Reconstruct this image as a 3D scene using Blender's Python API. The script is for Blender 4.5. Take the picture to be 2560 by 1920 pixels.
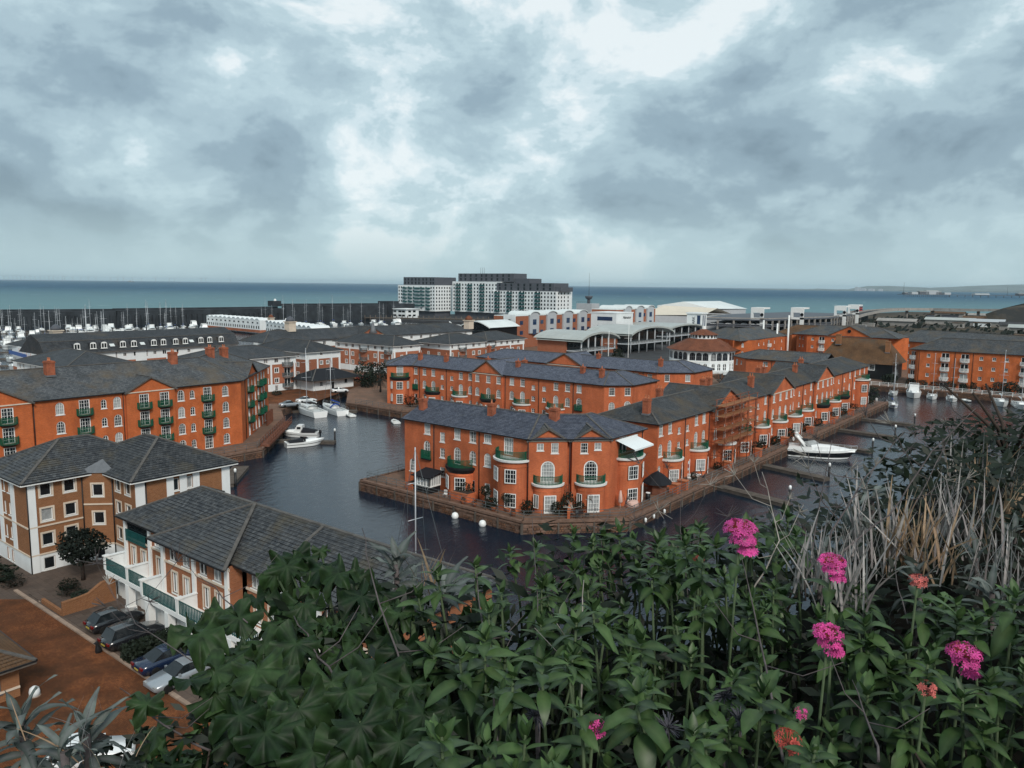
import bpy, bmesh, math, random
from math import sin, cos, pi, radians, sqrt, atan2, hypot
from mathutils import Vector, Matrix, Euler
random.seed(7)
scene = bpy.context.scene
for o in list(bpy.data.objects): bpy.data.objects.remove(o)
COL = scene.collection

# ------------------------------------------------------------------ camera
# world axes follow the street grid of the marina: +X along the near quay, +Y along the long terrace
CAM_Z = 29.0
cd = bpy.data.cameras.new('camera'); cam = bpy.data.objects.new('camera', cd); COL.objects.link(cam)
cd.sensor_width = 36.0; cd.lens = 36.0 * 1923 / 2560; cd.clip_start = 0.05; cd.clip_end = 90000
HEAD = radians(38.5); PITCH = math.atan(248 / 1923); ROLL = math.atan(0.0116)
cam.matrix_world = Matrix.Translation((0, 0, CAM_Z)) @ Matrix.Rotation(HEAD, 4, 'Z') @ Matrix.Rotation(pi/2 - PITCH, 4, 'X') @ Matrix.Rotation(ROLL, 4, 'Z')
scene.camera = cam
# ------------------------------------------------------------------ exposure
vs = scene.view_settings
vs.view_transform = 'Standard'; vs.look = 'None'; vs.exposure = 0.66; vs.gamma = 1.0; vs.use_curve_mapping = False
# ------------------------------------------------------------------ sun (veiled by cloud)
SUN_EL, SUN_AZ = radians(38), radians(-32)     # azimuth from +X towards +Y
sd = bpy.data.lights.new('sun', 'SUN'); sd.energy = 1.5; sd.angle = radians(14); sd.color = (1.0, 0.94, 0.86)
sun = bpy.data.objects.new('sun', sd); COL.objects.link(sun)
sdir = Vector((cos(SUN_EL)*cos(SUN_AZ), cos(SUN_EL)*sin(SUN_AZ), sin(SUN_EL)))
sun.rotation_euler = sdir.to_track_quat('Z', 'Y').to_euler()
# ------------------------------------------------------------------ world: nishita sky behind a broken cloud deck
world = bpy.data.worlds.new('World'); scene.world = world; world.use_nodes = True
wn, wl = world.node_tree.nodes, world.node_tree.links
wn.clear()
def WN(t, **kw):
    n = wn.new(t)
    for k, v in kw.items():
        if k == 'op': n.operation = v
        else: setattr(n, k, v)
    return n
def wmath(op, a, b=None, clamp=False):
    n = WN('ShaderNodeMath', op=op); n.use_clamp = clamp
    for i, v in enumerate((a, b)):
        if v is None: continue
        if isinstance(v, (int, float)): n.inputs[i].default_value = v
        else: wl.new(v, n.inputs[i])
    return n.outputs[0]
tc = WN('ShaderNodeTexCoord'); dirv = tc.outputs['Generated']
sep = WN('ShaderNodeSeparateXYZ'); wl.new(dirv, sep.inputs[0])
def wnoise(scale, detail, rough, dist, off):
    mp = WN('ShaderNodeMapping'); mp.inputs['Location'].default_value = off; mp.inputs['Scale'].default_value = (1, 1, 1.7); wl.new(dirv, mp.inputs[0])
    n = WN('ShaderNodeTexNoise'); n.inputs['Scale'].default_value = scale; n.inputs['Detail'].default_value = detail
    n.inputs['Roughness'].default_value = rough; n.inputs['Distortion'].default_value = dist
    wl.new(mp.outputs[0], n.inputs['Vector']); return n.outputs['Fac']
n1 = wnoise(5.2, 10, 0.57, 0.2, (3.1, 1.7, 0)); n2 = wnoise(11.0, 6, 0.55, 0.4, (0.4, 5.2, 2))
dens = wmath('ADD', wmath('ADD', wmath('MULTIPLY', n1, 2.0), wmath('MULTIPLY', n2, 0.7)), -0.64)
# cloud masses and breaks (direction x,y,z, half-width in degrees, weight)
MASSES = [(-0.631,0.736,0.246,17,-0.0884), (-0.550,0.819,0.163,10,-0.0624), (-0.587,0.751,0.301,16,-0.0312), (-0.723,0.670,0.170,6,-0.0728), (-0.859,0.491,0.143,7,-0.114), (-0.881,0.462,0.104,4,-0.0832), (-0.784,0.611,0.107,4,-0.0624), (-0.374,0.883,0.284,8,-0.0728), (-0.246,0.945,0.217,4,-0.104), (-0.440,0.891,0.113,6,-0.0624), (-0.116,0.957,0.265,5,-0.052), (-0.281,0.955,0.099,4,-0.0624), (-0.904,0.372,0.208,16,0.1), (-0.831,0.491,0.261,12,0.08), (-0.924,0.365,0.112,12,0.11), (-0.940,0.336,0.066,9,0.07), (-0.830,0.550,0.088,9,0.1), (-0.793,0.585,0.171,7,0.08), (-0.787,0.612,0.080,6,0.07), (-0.728,0.674,0.121,6,0.085), (-0.646,0.756,0.107,8,0.095), (-0.617,0.765,0.185,5.5,0.17), (-0.632,0.746,0.211,3,0.06), (-0.507,0.846,0.163,6.5,0.21), (-0.518,0.845,0.130,4,0.06), (-0.379,0.909,0.176,9,0.065), (-0.379,0.922,0.079,10,0.075), (-0.258,0.959,0.119,8,0.05), (-0.176,0.960,0.220,8,0.13), (-0.122,0.988,0.098,9,0.07), (-0.108,0.975,0.194,6,0.05), (-0.602,0.795,0.068,9,0.05), (-0.280,0.958,0.061,8,0.04), (-0.237,0.923,0.302,9,0.06)]
for (x, y, z, rad, wgt) in MASSES:
    dp = WN('ShaderNodeVectorMath', op='DOT_PRODUCT'); wl.new(dirv, dp.inputs[0]); dp.inputs[1].default_value = (x, y, z)
    mr = WN('ShaderNodeMapRange'); mr.interpolation_type = 'SMOOTHERSTEP'; wl.new(dp.outputs['Value'], mr.inputs[0])
    mr.inputs[1].default_value = cos(radians(rad)); mr.inputs[2].default_value = 1.0; mr.inputs[3].default_value = 0.0; mr.inputs[4].default_value = wgt
    dens = wmath('ADD', dens, mr.outputs[0])
dens = wmath('MULTIPLY', dens, 0.72)
ramp = WN('ShaderNodeValToRGB'); wl.new(dens, ramp.inputs[0])
cr = ramp.color_ramp; cr.interpolation = 'EASE'
stops = [(0.34, (9.0, 9.8, 10.0)), (0.42, (7.0, 8.4, 8.9)), (0.475, (5.5, 7.1, 7.7)), (0.58, (4.5, 5.95, 6.65)), (0.74, (3.2, 4.4, 5.15)), (0.95, (2.3, 3.25, 3.9))]
while len(cr.elements) < len(stops): cr.elements.new(0.5)
for e, (p, c) in zip(cr.elements, stops): e.position = p; e.color = (c[0]/10, c[1]/10, c[2]/10, 1)
sc10 = WN('ShaderNodeVectorMath', op='SCALE'); wl.new(ramp.outputs[0], sc10.inputs[0]); sc10.inputs[3].default_value = 10.0
# thin even veil towards the horizon
hz = WN('ShaderNodeMapRange'); hz.interpolation_type = 'SMOOTHSTEP'; wl.new(sep.outputs[2], hz.inputs[0])
hz.inputs[1].default_value = 0.0; hz.inputs[2].default_value = 0.11; hz.inputs[3].default_value = 0.85; hz.inputs[4].default_value = 0.0
mixh = WN('ShaderNodeMix', data_type='RGBA'); wl.new(hz.outputs[0], mixh.inputs[0]); wl.new(sc10.outputs[0], mixh.inputs[6]); mixh.inputs[7].default_value = (5.0, 6.8, 7.4, 1)
sky = WN('ShaderNodeTexSky'); sky.sky_type = 'NISHITA'; sky.sun_disc = False; sky.sun_elevation = SUN_EL; sky.sun_rotation = pi/2 - SUN_AZ
mixs = WN('ShaderNodeMix', data_type='RGBA'); mixs.inputs[0].default_value = 0.9; wl.new(sky.outputs[0], mixs.inputs[6]); wl.new(mixh.outputs[2], mixs.inputs[7])
bg = WN('ShaderNodeBackground'); bg.inputs['Strength'].default_value = 0.062; wl.new(mixs.outputs[2], bg.inputs['Color'])
wo = WN('ShaderNodeOutputWorld'); wl.new(bg.outputs[0], wo.inputs['Surface'])

# ------------------------------------------------------------------ materials
MATS = {}
def mat(name, col, rough=0.75, spec=0.25, metal=0.0, var=0.0, vscale=1.0, bump=0.0, bscale=8.0, brick=None, stain=None, grain=None, trans=0.0, coat=0.0, objvar=0.0):
    """procedural surface: base colour with noise variation, optional brick/tile pattern in surface metres, stain colour and bump"""
    m = bpy.data.materials.new(name); m.use_nodes = True; MATS[name] = m
    N, L = m.node_tree.nodes, m.node_tree.links
    b = N['Principled BSDF']; b.inputs['Roughness'].default_value = rough; b.inputs['Specular IOR Level'].default_value = spec; b.inputs['Metallic'].default_value = metal
    if coat: b.inputs['Coat Weight'].default_value = coat; b.inputs['Coat Roughness'].default_value = 0.05
    if trans: b.inputs['Transmission Weight'].default_value = trans
    c4 = (*col, 1); src = None; geo = N.new('ShaderNodeNewGeometry'); pos = geo.outputs['Position']
    bumpsrc = None
    if brick:
        uv = N.new('ShaderNodeUVMap'); bt = N.new('ShaderNodeTexBrick'); L.new(uv.outputs[0], bt.inputs['Vector'])
        bw, bh, mort, mc, c2, off = brick
        bt.inputs['Color1'].default_value = c4; bt.inputs['Color2'].default_value = (*c2, 1); bt.inputs['Mortar'].default_value = (*mc, 1)
        bt.inputs['Scale'].default_value = 1.0; bt.inputs['Brick Width'].default_value = bw; bt.inputs['Row Height'].default_value = bh
        bt.inputs['Mortar Size'].default_value = mort; bt.inputs['Mortar Smooth'].default_value = 0.2; bt.offset = off
        src = bt.outputs['Color']; bumpsrc = bt.outputs['Fac']
    if var:
        nz = N.new('ShaderNodeTexNoise'); nz.inputs['Scale'].default_value = vscale; nz.inputs['Detail'].default_value = 6; nz.inputs['Roughness'].default_value = 0.62
        L.new(pos, nz.inputs['Vector'])
        mr = N.new('ShaderNodeMapRange'); L.new(nz.outputs['Fac'], mr.inputs[0]); mr.inputs[1].default_value = 0.3; mr.inputs[2].default_value = 0.7
        mr.inputs[3].default_value = 1 - var; mr.inputs[4].default_value = 1 + var
        vm = N.new('ShaderNodeVectorMath'); vm.operation = 'SCALE'; L.new(mr.outputs[0], vm.inputs[3])
        if src: L.new(src, vm.inputs[0])
        else: vm.inputs[0].default_value = col
        src = vm.outputs[0]
    if objvar:
        oi = N.new('ShaderNodeObjectInfo'); mo = N.new('ShaderNodeMapRange'); L.new(oi.outputs['Random'], mo.inputs[0]); mo.inputs[3].default_value = 1-objvar; mo.inputs[4].default_value = 1+objvar
        v2 = N.new('ShaderNodeVectorMath'); v2.operation = 'SCALE'; L.new(mo.outputs[0], v2.inputs[3])
        if src: L.new(src, v2.inputs[0])
        else: v2.inputs[0].default_value = col
        src = v2.outputs[0]
    if stain:
        sc, lo, hi, scol, sx, sz = stain
        mp = N.new('ShaderNodeMapping'); mp.inputs['Scale'].default_value = (sx, sx, sz); L.new(pos, mp.inputs[0])
        nz = N.new('ShaderNodeTexNoise'); nz.inputs['Scale'].default_value = sc; nz.inputs['Detail'].default_value = 5; nz.inputs['Roughness'].default_value = 0.65; L.new(mp.outputs[0], nz.inputs['Vector'])
        mr = N.new('ShaderNodeMapRange'); L.new(nz.outputs['Fac'], mr.inputs[0]); mr.inputs[1].default_value = lo; mr.inputs[2].default_value = hi
        mx = N.new('ShaderNodeMix'); mx.data_type = 'RGBA'; L.new(mr.outputs[0], mx.inputs[0])
        if src: L.new(src, mx.inputs[6])
        else: mx.inputs[6].default_value = c4
        mx.inputs[7].default_value = (*scol, 1); src = mx.outputs[2]
    if src: L.new(src, b.inputs['Base Color'])
    else: b.inputs['Base Color'].default_value = c4
    if bump:
        bp = N.new('ShaderNodeBump'); bp.inputs['Strength'].default_value = bump; bp.inputs['Distance'].default_value = 0.02
        if bumpsrc and bscale <= 0:
            inv = N.new('ShaderNodeMath'); inv.operation = 'SUBTRACT'; inv.inputs[0].default_value = 1; L.new(bumpsrc, inv.inputs[1]); L.new(inv.outputs[0], bp.inputs['Height'])
        else:
            nz = N.new('ShaderNodeTexNoise'); nz.inputs['Scale'].default_value = bscale; nz.inputs['Detail'].default_value = 4; L.new(pos, nz.inputs['Vector']); L.new(nz.outputs['Fac'], bp.inputs['Height'])
        L.new(bp.outputs[0], b.inputs['Normal'])
    return m
BR = (0.225, 0.075, 0.008)
ORANGE = (0.60, 0.158, 0.06)
mat('red_brick', ORANGE, 0.85, 0.12, var=0.17, vscale=0.5, brick=(*BR, (0.48, 0.18, 0.10), (0.47, 0.112, 0.045), 0.5), stain=(1.0, 0.48, 0.85, (0.27, 0.072, 0.036), 0.45, 0.10), objvar=0.13)
mat('orange_brick', (0.55, 0.135, 0.04), 0.85, 0.12, var=0.18, vscale=0.5, brick=(*BR, (0.44, 0.16, 0.075), (0.43, 0.098, 0.03), 0.5), stain=(1.0, 0.48, 0.85, (0.24, 0.062, 0.026), 0.45, 0.10), objvar=0.13)
mat('chimney_brick', (0.30, 0.095, 0.05), 0.9, 0.12, var=0.3, vscale=1.5, brick=(*BR, (0.36, 0.15, 0.09), (0.32, 0.08, 0.04), 0.5), stain=(1.2, 0.5, 0.8, (0.12, 0.05, 0.035), 0.7, 0.3))
mat('brown_brick', (0.24, 0.10, 0.042), 0.85, 0.15, var=0.1, vscale=0.7, brick=(*BR, (0.33, 0.20, 0.12), (0.19, 0.074, 0.032), 0.5), objvar=0.13)
mat('mixed_brick', (0.36, 0.115, 0.06), 0.85, 0.15, var=0.1, vscale=0.7, brick=(*BR, (0.36, 0.2, 0.13), (0.30, 0.088, 0.045), 0.5), objvar=0.13)
mat('terrace_brick', (0.36, 0.125, 0.055), 0.85, 0.15, var=0.12, vscale=1.2, brick=(*BR, (0.36, 0.22, 0.14), (0.28, 0.09, 0.04), 0.5), objvar=0.13)
mat('slate_blue', (0.066, 0.075, 0.105), 0.7, 0.13, var=0.22, vscale=0.9, brick=(0.3, 0.25, 0.012, (0.02, 0.023, 0.03), (0.125, 0.136, 0.172), 0.5), stain=(0.8, 0.6, 0.85, (0.13, 0.135, 0.14), 0.5, 0.5), bump=0.25, bscale=6, objvar=0.13)
mat('slate_grey', (0.048, 0.052, 0.058), 0.7, 0.13, var=0.25, vscale=0.5, brick=(0.3, 0.25, 0.012, (0.03, 0.033, 0.037), (0.10, 0.104, 0.108), 0.5), stain=(0.35, 0.48, 0.72, (0.115, 0.088, 0.06), 0.6, 0.6), bump=0.25, bscale=5, objvar=0.13)
mat('tile_grey', (0.042, 0.046, 0.052), 0.7, 0.13, var=0.2, vscale=1.3, brick=(0.33, 0.31, 0.014, (0.018, 0.02, 0.023), (0.09, 0.094, 0.098), 0.5), stain=(0.8, 0.52, 0.8, (0.095, 0.08, 0.055), 0.5, 0.5), bump=0.3, bscale=9, objvar=0.13)
mat('tile_dark', (0.036, 0.04, 0.045), 0.7, 0.13, var=0.25, vscale=0.4, brick=(0.33, 0.3, 0.012, (0.02, 0.022, 0.025), (0.06, 0.064, 0.07), 0.5), stain=(0.3, 0.55, 0.8, (0.085, 0.07, 0.055), 0.6, 0.6), bump=0.2, bscale=5, objvar=0.13)
mat('tile_brown', (0.105, 0.055, 0.028), 0.8, 0.2, var=0.3, vscale=0.35, brick=(0.3, 0.3, 0.012, (0.04, 0.022, 0.012), (0.13, 0.07, 0.034), 0.5), stain=(0.4, 0.5, 0.75, (0.075, 0.062, 0.05), 0.6, 0.6))
mat('tile_red', (0.19, 0.07, 0.035), 0.8, 0.2, var=0.25, vscale=0.5, brick=(0.3, 0.3, 0.015, (0.07, 0.03, 0.02), (0.15, 0.05, 0.028), 0.5))
mat('ridge_tile', (0.10, 0.092, 0.085), 0.75, 0.2, var=0.3, vscale=2)
mat('lead', (0.13, 0.135, 0.145), 0.5, 0.4, var=0.2, vscale=2)
mat('white_paint', (0.80, 0.80, 0.78), 0.5, 0.3, var=0.05, vscale=1.5)
mat('white_render', (0.74, 0.76, 0.76), 0.8, 0.2, var=0.07, vscale=0.5, stain=(1.0, 0.62, 0.9, (0.5, 0.5, 0.48), 0.6, 0.12))
mat('cream_trim', (0.62, 0.52, 0.42), 0.8, 0.2, var=0.1, vscale=1.0)
mat('grey_render', (0.42, 0.44, 0.46), 0.85, 0.2, var=0.06, vscale=0.5)
mat('dark_cladding', (0.085, 0.09, 0.105), 0.6, 0.3, var=0.12, vscale=0.4)
mat('glass', (0.012, 0.015, 0.018), 0.06, 0.5, var=0.3, vscale=0.8)
mat('glass_curtain', (0.30, 0.31, 0.31), 0.25, 0.5, var=0.3, vscale=1.6)
mat('glass_blue', (0.02, 0.045, 0.10), 0.08, 0.5)
mat('green_iron', (0.007, 0.095, 0.052), 0.5, 0.4, var=0.25, vscale=3)
mat('teal_iron', (0.008, 0.075, 0.075), 0.5, 0.4, var=0.2, vscale=3)
mat('black_paint', (0.012, 0.013, 0.015), 0.5, 0.35)
mat('grey_iron', (0.10, 0.115, 0.12), 0.5, 0.4)
mat('terracotta', (0.42, 0.15, 0.075), 0.8, 0.2, var=0.15, vscale=3)
mat('quay_stone', (0.16, 0.10, 0.075), 0.9, 0.15, var=0.35, vscale=1.2, objvar=0.13)
mat('quay_brick', (0.20, 0.10, 0.06), 0.9, 0.15, var=0.4, vscale=1.8, brick=(0.7, 0.3, 0.035, (0.03, 0.024, 0.02), (0.11, 0.065, 0.045), 0.5), stain=(1.2, 0.42, 0.7, (0.04, 0.033, 0.03), 0.7, 0.5), bump=.5, bscale=0, objvar=0.13)
mat('quay_paving', (0.22, 0.125, 0.085), 0.9, 0.12, var=0.2, vscale=0.5, brick=(0.4, 0.2, 0.012, (0.16, 0.09, 0.06), (0.17, 0.10, 0.07), 0.5), stain=(0.35, 0.45, 0.75, (0.10, 0.075, 0.06), 1, 1))
mat('street', (0.055, 0.055, 0.058), 0.9, 0.15, var=0.25, vscale=0.3)
mat('road_brick', (0.21, 0.075, 0.029), 0.9, 0.1, var=0.35, vscale=0.5, brick=(0.21, 0.105, 0.01, (0.08, 0.034, 0.017), (0.13, 0.045, 0.02), 0.5), stain=(0.28, 0.40, 0.66, (0.07, 0.032, 0.017), 1, 1), bump=0.2, bscale=0)
mat('drive_slab', (0.105, 0.078, 0.064), 0.9, 0.12, var=0.25, vscale=0.5, brick=(0.6, 0.6, 0.012, (0.06, 0.045, 0.04), (0.13, 0.095, 0.076), 0.5), stain=(0.5, 0.45, 0.75, (0.05, 0.04, 0.035), 1, 1), objvar=0.13)
mat('kerb', (0.30, 0.22, 0.17), 0.9, 0.12, var=0.2, vscale=1.5, objvar=0.13)
mat('timber', (0.105, 0.088, 0.075), 0.85, 0.15, var=0.3, vscale=1.2, objvar=0.13)
mat('red_timber', (0.17, 0.07, 0.045), 0.85, 0.15, var=0.3, vscale=1.5)
mat('concrete', (0.30, 0.28, 0.26), 0.9, 0.15, var=0.2, vscale=0.3, stain=(0.8, 0.55, 0.8, (0.16, 0.14, 0.12), 0.6, 0.25), objvar=0.13)
mat('harbour_wall', (0.036, 0.041, 0.047), 0.9, 0.12, var=0.45, vscale=0.12)
mat('gel_coat', (0.80, 0.81, 0.80), 0.25, 0.4, objvar=0.13)
mat('deck_grey', (0.52, 0.53, 0.52), 0.6, 0.25, var=0.08, vscale=2)
mat('antifoul', (0.012, 0.014, 0.02), 0.4, 0.3)
mat('alloy', (0.55, 0.57, 0.60), 0.4, 0.5, metal=0.3)
mat('canvas_black', (0.015, 0.016, 0.02), 0.8, 0.2)
mat('canvas_blue', (0.015, 0.06, 0.30), 0.8, 0.2, var=0.2, vscale=2)
mat('canvas_white', (0.75, 0.78, 0.78), 0.8, 0.2)
mat('canvas_pink', (0.62, 0.42, 0.36), 0.8, 0.2)
mat('roof_white', (0.66, 0.69, 0.68), 0.5, 0.35, var=0.08, vscale=0.1)
mat('roof_metal', (0.40, 0.42, 0.40), 0.45, 0.4, var=0.15, vscale=0.15, stain=(0.3, 0.5, 0.8, (0.30, 0.29, 0.26), 1, 1))
mat('roof_cream', (0.66, 0.58, 0.47), 0.6, 0.3, var=0.06, vscale=0.1)
mat('rust_steel', (0.22, 0.07, 0.035), 0.7, 0.3, var=0.3, vscale=4)
mat('scaffold_plank', (0.30, 0.14, 0.07), 0.85, 0.15, var=0.25, vscale=2)
mat('bark', (0.055, 0.042, 0.035), 0.9, 0.1, var=0.3, vscale=6)
mat('foliage_dark', (0.010, 0.015, 0.011), 0.7, 0.2, var=0.4, vscale=3)
mat('foliage_bush', (0.013, 0.02, 0.012), 0.7, 0.2, var=0.4, vscale=3)
mat('tyre', (0.012, 0.012, 0.012), 0.8, 0.2)
mat('red_paint', (0.45, 0.02, 0.02), 0.35, 0.5)
mat('sign_blue', (0.02, 0.08, 0.30), 0.5, 0.4)
mat('sign_pink', (0.6, 0.05, 0.18), 0.5, 0.4)
mat('moss', (0.085, 0.065, 0.045), 0.95, 0.1, var=0.5, vscale=0.06, stain=(0.03, 0.45, 0.6, (0.035, 0.035, 0.034), 1, 1))

# ------------------------------------------------------------------ mesh helpers
ZUP = Vector((0, 0, 1))
class MB:
    """collects faces, then builds ONE mesh object; uvs are laid out in surface metres"""
    def __init__(s): s.v = []; s.f = []; s.mi = []; s.sm = []
    def face(s, pts, m=0, smooth=False):
        b = len(s.v); s.v.extend([tuple(p) for p in pts]); s.f.append(tuple(range(b, b+len(pts)))); s.mi.append(m); s.sm.append(smooth)
    def box(s, a, b, m=0, skip=''):
        x0, y0, z0 = a; x1, y1, z1 = b
        p = [(x0,y0,z0),(x1,y0,z0),(x1,y1,z0),(x0,y1,z0),(x0,y0,z1),(x1,y0,z1),(x1,y1,z1),(x0,y1,z1)]
        for k, q in (('b',(3,2,1,0)),('t',(4,5,6,7)),('f',(0,1,5,4)),('r',(1,2,6,5)),('k',(2,3,7,6)),('l',(3,0,4,7))):
            if k not in skip: s.face([p[i] for i in q], m)
    def prism(s, poly, z0, z1, m=0, mt=None, bottom=False):
        """poly counter-clockwise seen from above"""
        n = len(poly)
        for i in range(n):
            a, b = poly[i], poly[(i+1) % n]
            s.face([(a[0],a[1],z0),(b[0],b[1],z0),(b[0],b[1],z1),(a[0],a[1],z1)], m)
        s.face([(p[0],p[1],z1) for p in poly], m if mt is None else mt)
        if bottom: s.face([(p[0],p[1],z0) for p in reversed(poly)], m)
    def obox(s, p, q, w, h, m=0, up=ZUP):
        """bar from p to q, w wide, h high (top face at the line)"""
        p, q = Vector(p), Vector(q); d = (q-p)
        if d.length < 1e-6: return
        d.normalize(); u = up if abs(d.dot(up)) < 0.99 else Vector((1,0,0)); r = d.cross(u).normalized(); uu = r.cross(d)
        c = []
        for e in (p, q):
            for a, b in ((-1,-1),(1,-1),(1,1),(-1,1)): c.append(e + r*(a*w/2) + uu*(b*h/2))
        for q_ in ((3,2,1,0),(4,5,6,7),(0,1,5,4),(1,2,6,5),(2,3,7,6),(3,0,4,7)): s.face([c[i] for i in q_], m)
    def tube(s, pts, rad, n=6, m=0, cap=True, smooth=True):
        pts = [Vector(p) for p in pts]; rads = rad if isinstance(rad, (list, tuple)) else [rad]*len(pts)
        rings = []; base = len(s.v); prev = None
        for i, p in enumerate(pts):
            d = (pts[min(i+1, len(pts)-1)] - pts[max(i-1, 0)]).normalized()
            if prev is None: a = d.orthogonal().normalized()
            else: a = (prev - d*prev.dot(d)); a = a.normalized() if a.length > 1e-6 else d.orthogonal().normalized()
            prev = a; b = d.cross(a)
            for k in range(n):
                t = 2*pi*k/n; s.v.append(tuple(p + (a*cos(t) + b*sin(t))*rads[i]))
        for i in range(len(pts)-1):
            for k in range(n):
                k2 = (k+1) % n; s.f.append((base+i*n+k, base+i*n+k2, base+(i+1)*n+k2, base+(i+1)*n+k)); s.mi.append(m); s.sm.append(smooth)
        if cap:
            s.f.append(tuple(base+k for k in reversed(range(n)))); s.mi.append(m); s.sm.append(False)
            e = base+(len(pts)-1)*n; s.f.append(tuple(e+k for k in range(n))); s.mi.append(m); s.sm.append(False)
    def loft(s, rings, m=0, smooth=True, closed=True, cap0=False, cap1=False):
        base = len(s.v); n = len(rings[0])
        for r in rings: s.v.extend([tuple(p) for p in r])
        kk = n if closed else n-1
        for i in range(len(rings)-1):
            for k in range(kk):
                k2 = (k+1) % n; s.f.append((base+i*n+k, base+i*n+k2, base+(i+1)*n+k2, base+(i+1)*n+k)); s.mi.append(m); s.sm.append(smooth)
        if cap0: s.f.append(tuple(base+k for k in reversed(range(n)))); s.mi.append(m); s.sm.append(False)
        if cap1: e = base+(len(rings)-1)*n; s.f.append(tuple(e+k for k in range(n))); s.mi.append(m); s.sm.append(False)
    def lathe(s, prof, n=12, c=(0,0,0), m=0, smooth=True):
        s.loft([[(c[0]+r*cos(2*pi*k/n), c[1]+r*sin(2*pi*k/n), c[2]+z) for k in range(n)] for r, z in prof], m, smooth, cap0=True, cap1=True)
    def mesh(s, name, mats, org=(0,0,0), uv=True):
        me = bpy.data.meshes.new(name); ox, oy, oz = org
        vv = [(a-ox, b-oy, c-oz) for a, b, c in s.v]
        me.from_pydata(vv, [], s.f)
        for mm in (mats if isinstance(mats, (list, tuple)) else [mats]): me.materials.append(MATS[mm])
        me.polygons.foreach_set('material_index', s.mi); me.polygons.foreach_set('use_smooth', s.sm)
        if uv:
            me.update(); ul = me.uv_layers.new(name='UVMap'); dat = ul.data; V_ = s.v
            for p in me.polygons:
                n = p.normal
                t = Vector((-n.y, n.x, 0))
                if t.length < 1e-3: tx, ty = (1.0, 0.0, 0.0), (0.0, 1.0, 0.0)
                else:
                    t.normalize(); b = n.cross(t); tx, ty = tuple(t), tuple(b)
                for li in p.loop_indices:
                    q = V_[me.loops[li].vertex_index]
                    dat[li].uv = (q[0]*tx[0]+q[1]*tx[1]+q[2]*tx[2], q[0]*ty[0]+q[1]*ty[1]+q[2]*ty[2])
        return me
    def build(s, name, mats, parent=None, org=None, uv=True):
        """parent: object whose world origin is parent['_o']-tracked in ORG"""
        o0 = ORG[parent] if parent is not None else (org or (0,0,0))
        ob = bpy.data.objects.new(name, s.mesh(name, mats, o0, uv)); COL.objects.link(ob)
        if parent is not None: ob.parent = parent
        else: ob.location = o0
        ORG[ob] = o0
        return ob
ORG = {}
def tag(o, label=None, cat=None, group=None, kind=None):
    if label: o['label'] = label
    if cat: o['category'] = cat
    if group: o['group'] = group
    if kind: o['kind'] = kind
    return o
def thing(name, loc, label, cat, group=None):
    o = bpy.data.objects.new(name, None); COL.objects.link(o); o.location = loc; o.empty_display_size = 0.5
    ORG[o] = tuple(loc); return tag(o, label, cat, group)
def place(name, me, parent, loc, rz=0.0, scale=None, rot=None):
    """object with shared mesh data at a world location under parent"""
    o = bpy.data.objects.new(name, me); COL.objects.link(o)
    if parent is not None:
        po = ORG[parent]; o.parent = parent; o.location = (loc[0]-po[0], loc[1]-po[1], loc[2]-po[2])
    else: o.location = loc
    if rot is not None: o.rotation_euler = rot
    else: o.rotation_euler = (0, 0, rz)
    if scale is not None: o.scale = scale if isinstance(scale, (tuple, list)) else (scale,)*3
    ORG[o] = tuple(loc); return o
def sub(name, me, parent):
    """sub-part sharing the parent's local frame"""
    o = bpy.data.objects.new(name, me); COL.objects.link(o); o.parent = parent; return o
def copy_tree(o, parent=None):
    c = o.copy(); COL.objects.link(c)
    if parent is not None: c.parent = parent
    for ch in list(o.children): copy_tree(ch, c)
    return c
def struct(name, mb, mats, org=(0,0,0)): return tag(mb.build(name, mats, org=org), kind='structure')

# ------------------------------------------------------------------ windows (shared meshes)
WCACHE = {}
STY = {  # kind: width, height, arched, panes across, panes up, frame bar, muntin
 'w2': (1.15,1.5,False,4,3,.085,.026), 'w3': (1.25,1.15,False,4,2,.085,.026), 'sq': (.85,.9,False,2,2,.08,.026), 'sl': (.9,1.3,False,3,3,.08,.024),
 'ar': (1.15,1.75,True,4,4,.09,.026), 'as': (.8,1.35,True,2,3,.08,.026), 'ad': (1.25,2.35,True,4,5,.12,.026), 'AD': (1.75,2.7,True,5,6,.16,.03),
 'fd': (1.5,2.2,False,4,4,.12,.03), 'dr': (.9,2.1,False,1,2,.10,.06), 'bw': (1.45,1.75,False,4,3,.10,.03), 'pl': (1.1,1.1,False,2,1,.06,.05),
 'p1': (1.0,1.2,False,1,1,.08,.026), 'tl': (.8,1.7,False,2,1,.06,.05), 'gd': (1.9,2.1,False,2,1,.08,.07), 'n1': (.55,1.2,False,1,1,.06,.026)}
REC = 0.11
def arch_pts(w, h, n=8):
    r = w/2; return [(r*cos(t), h-r+r*sin(t)) for t in [pi*k/n for k in range(n+1)]]   # right springing over the top to left
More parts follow.
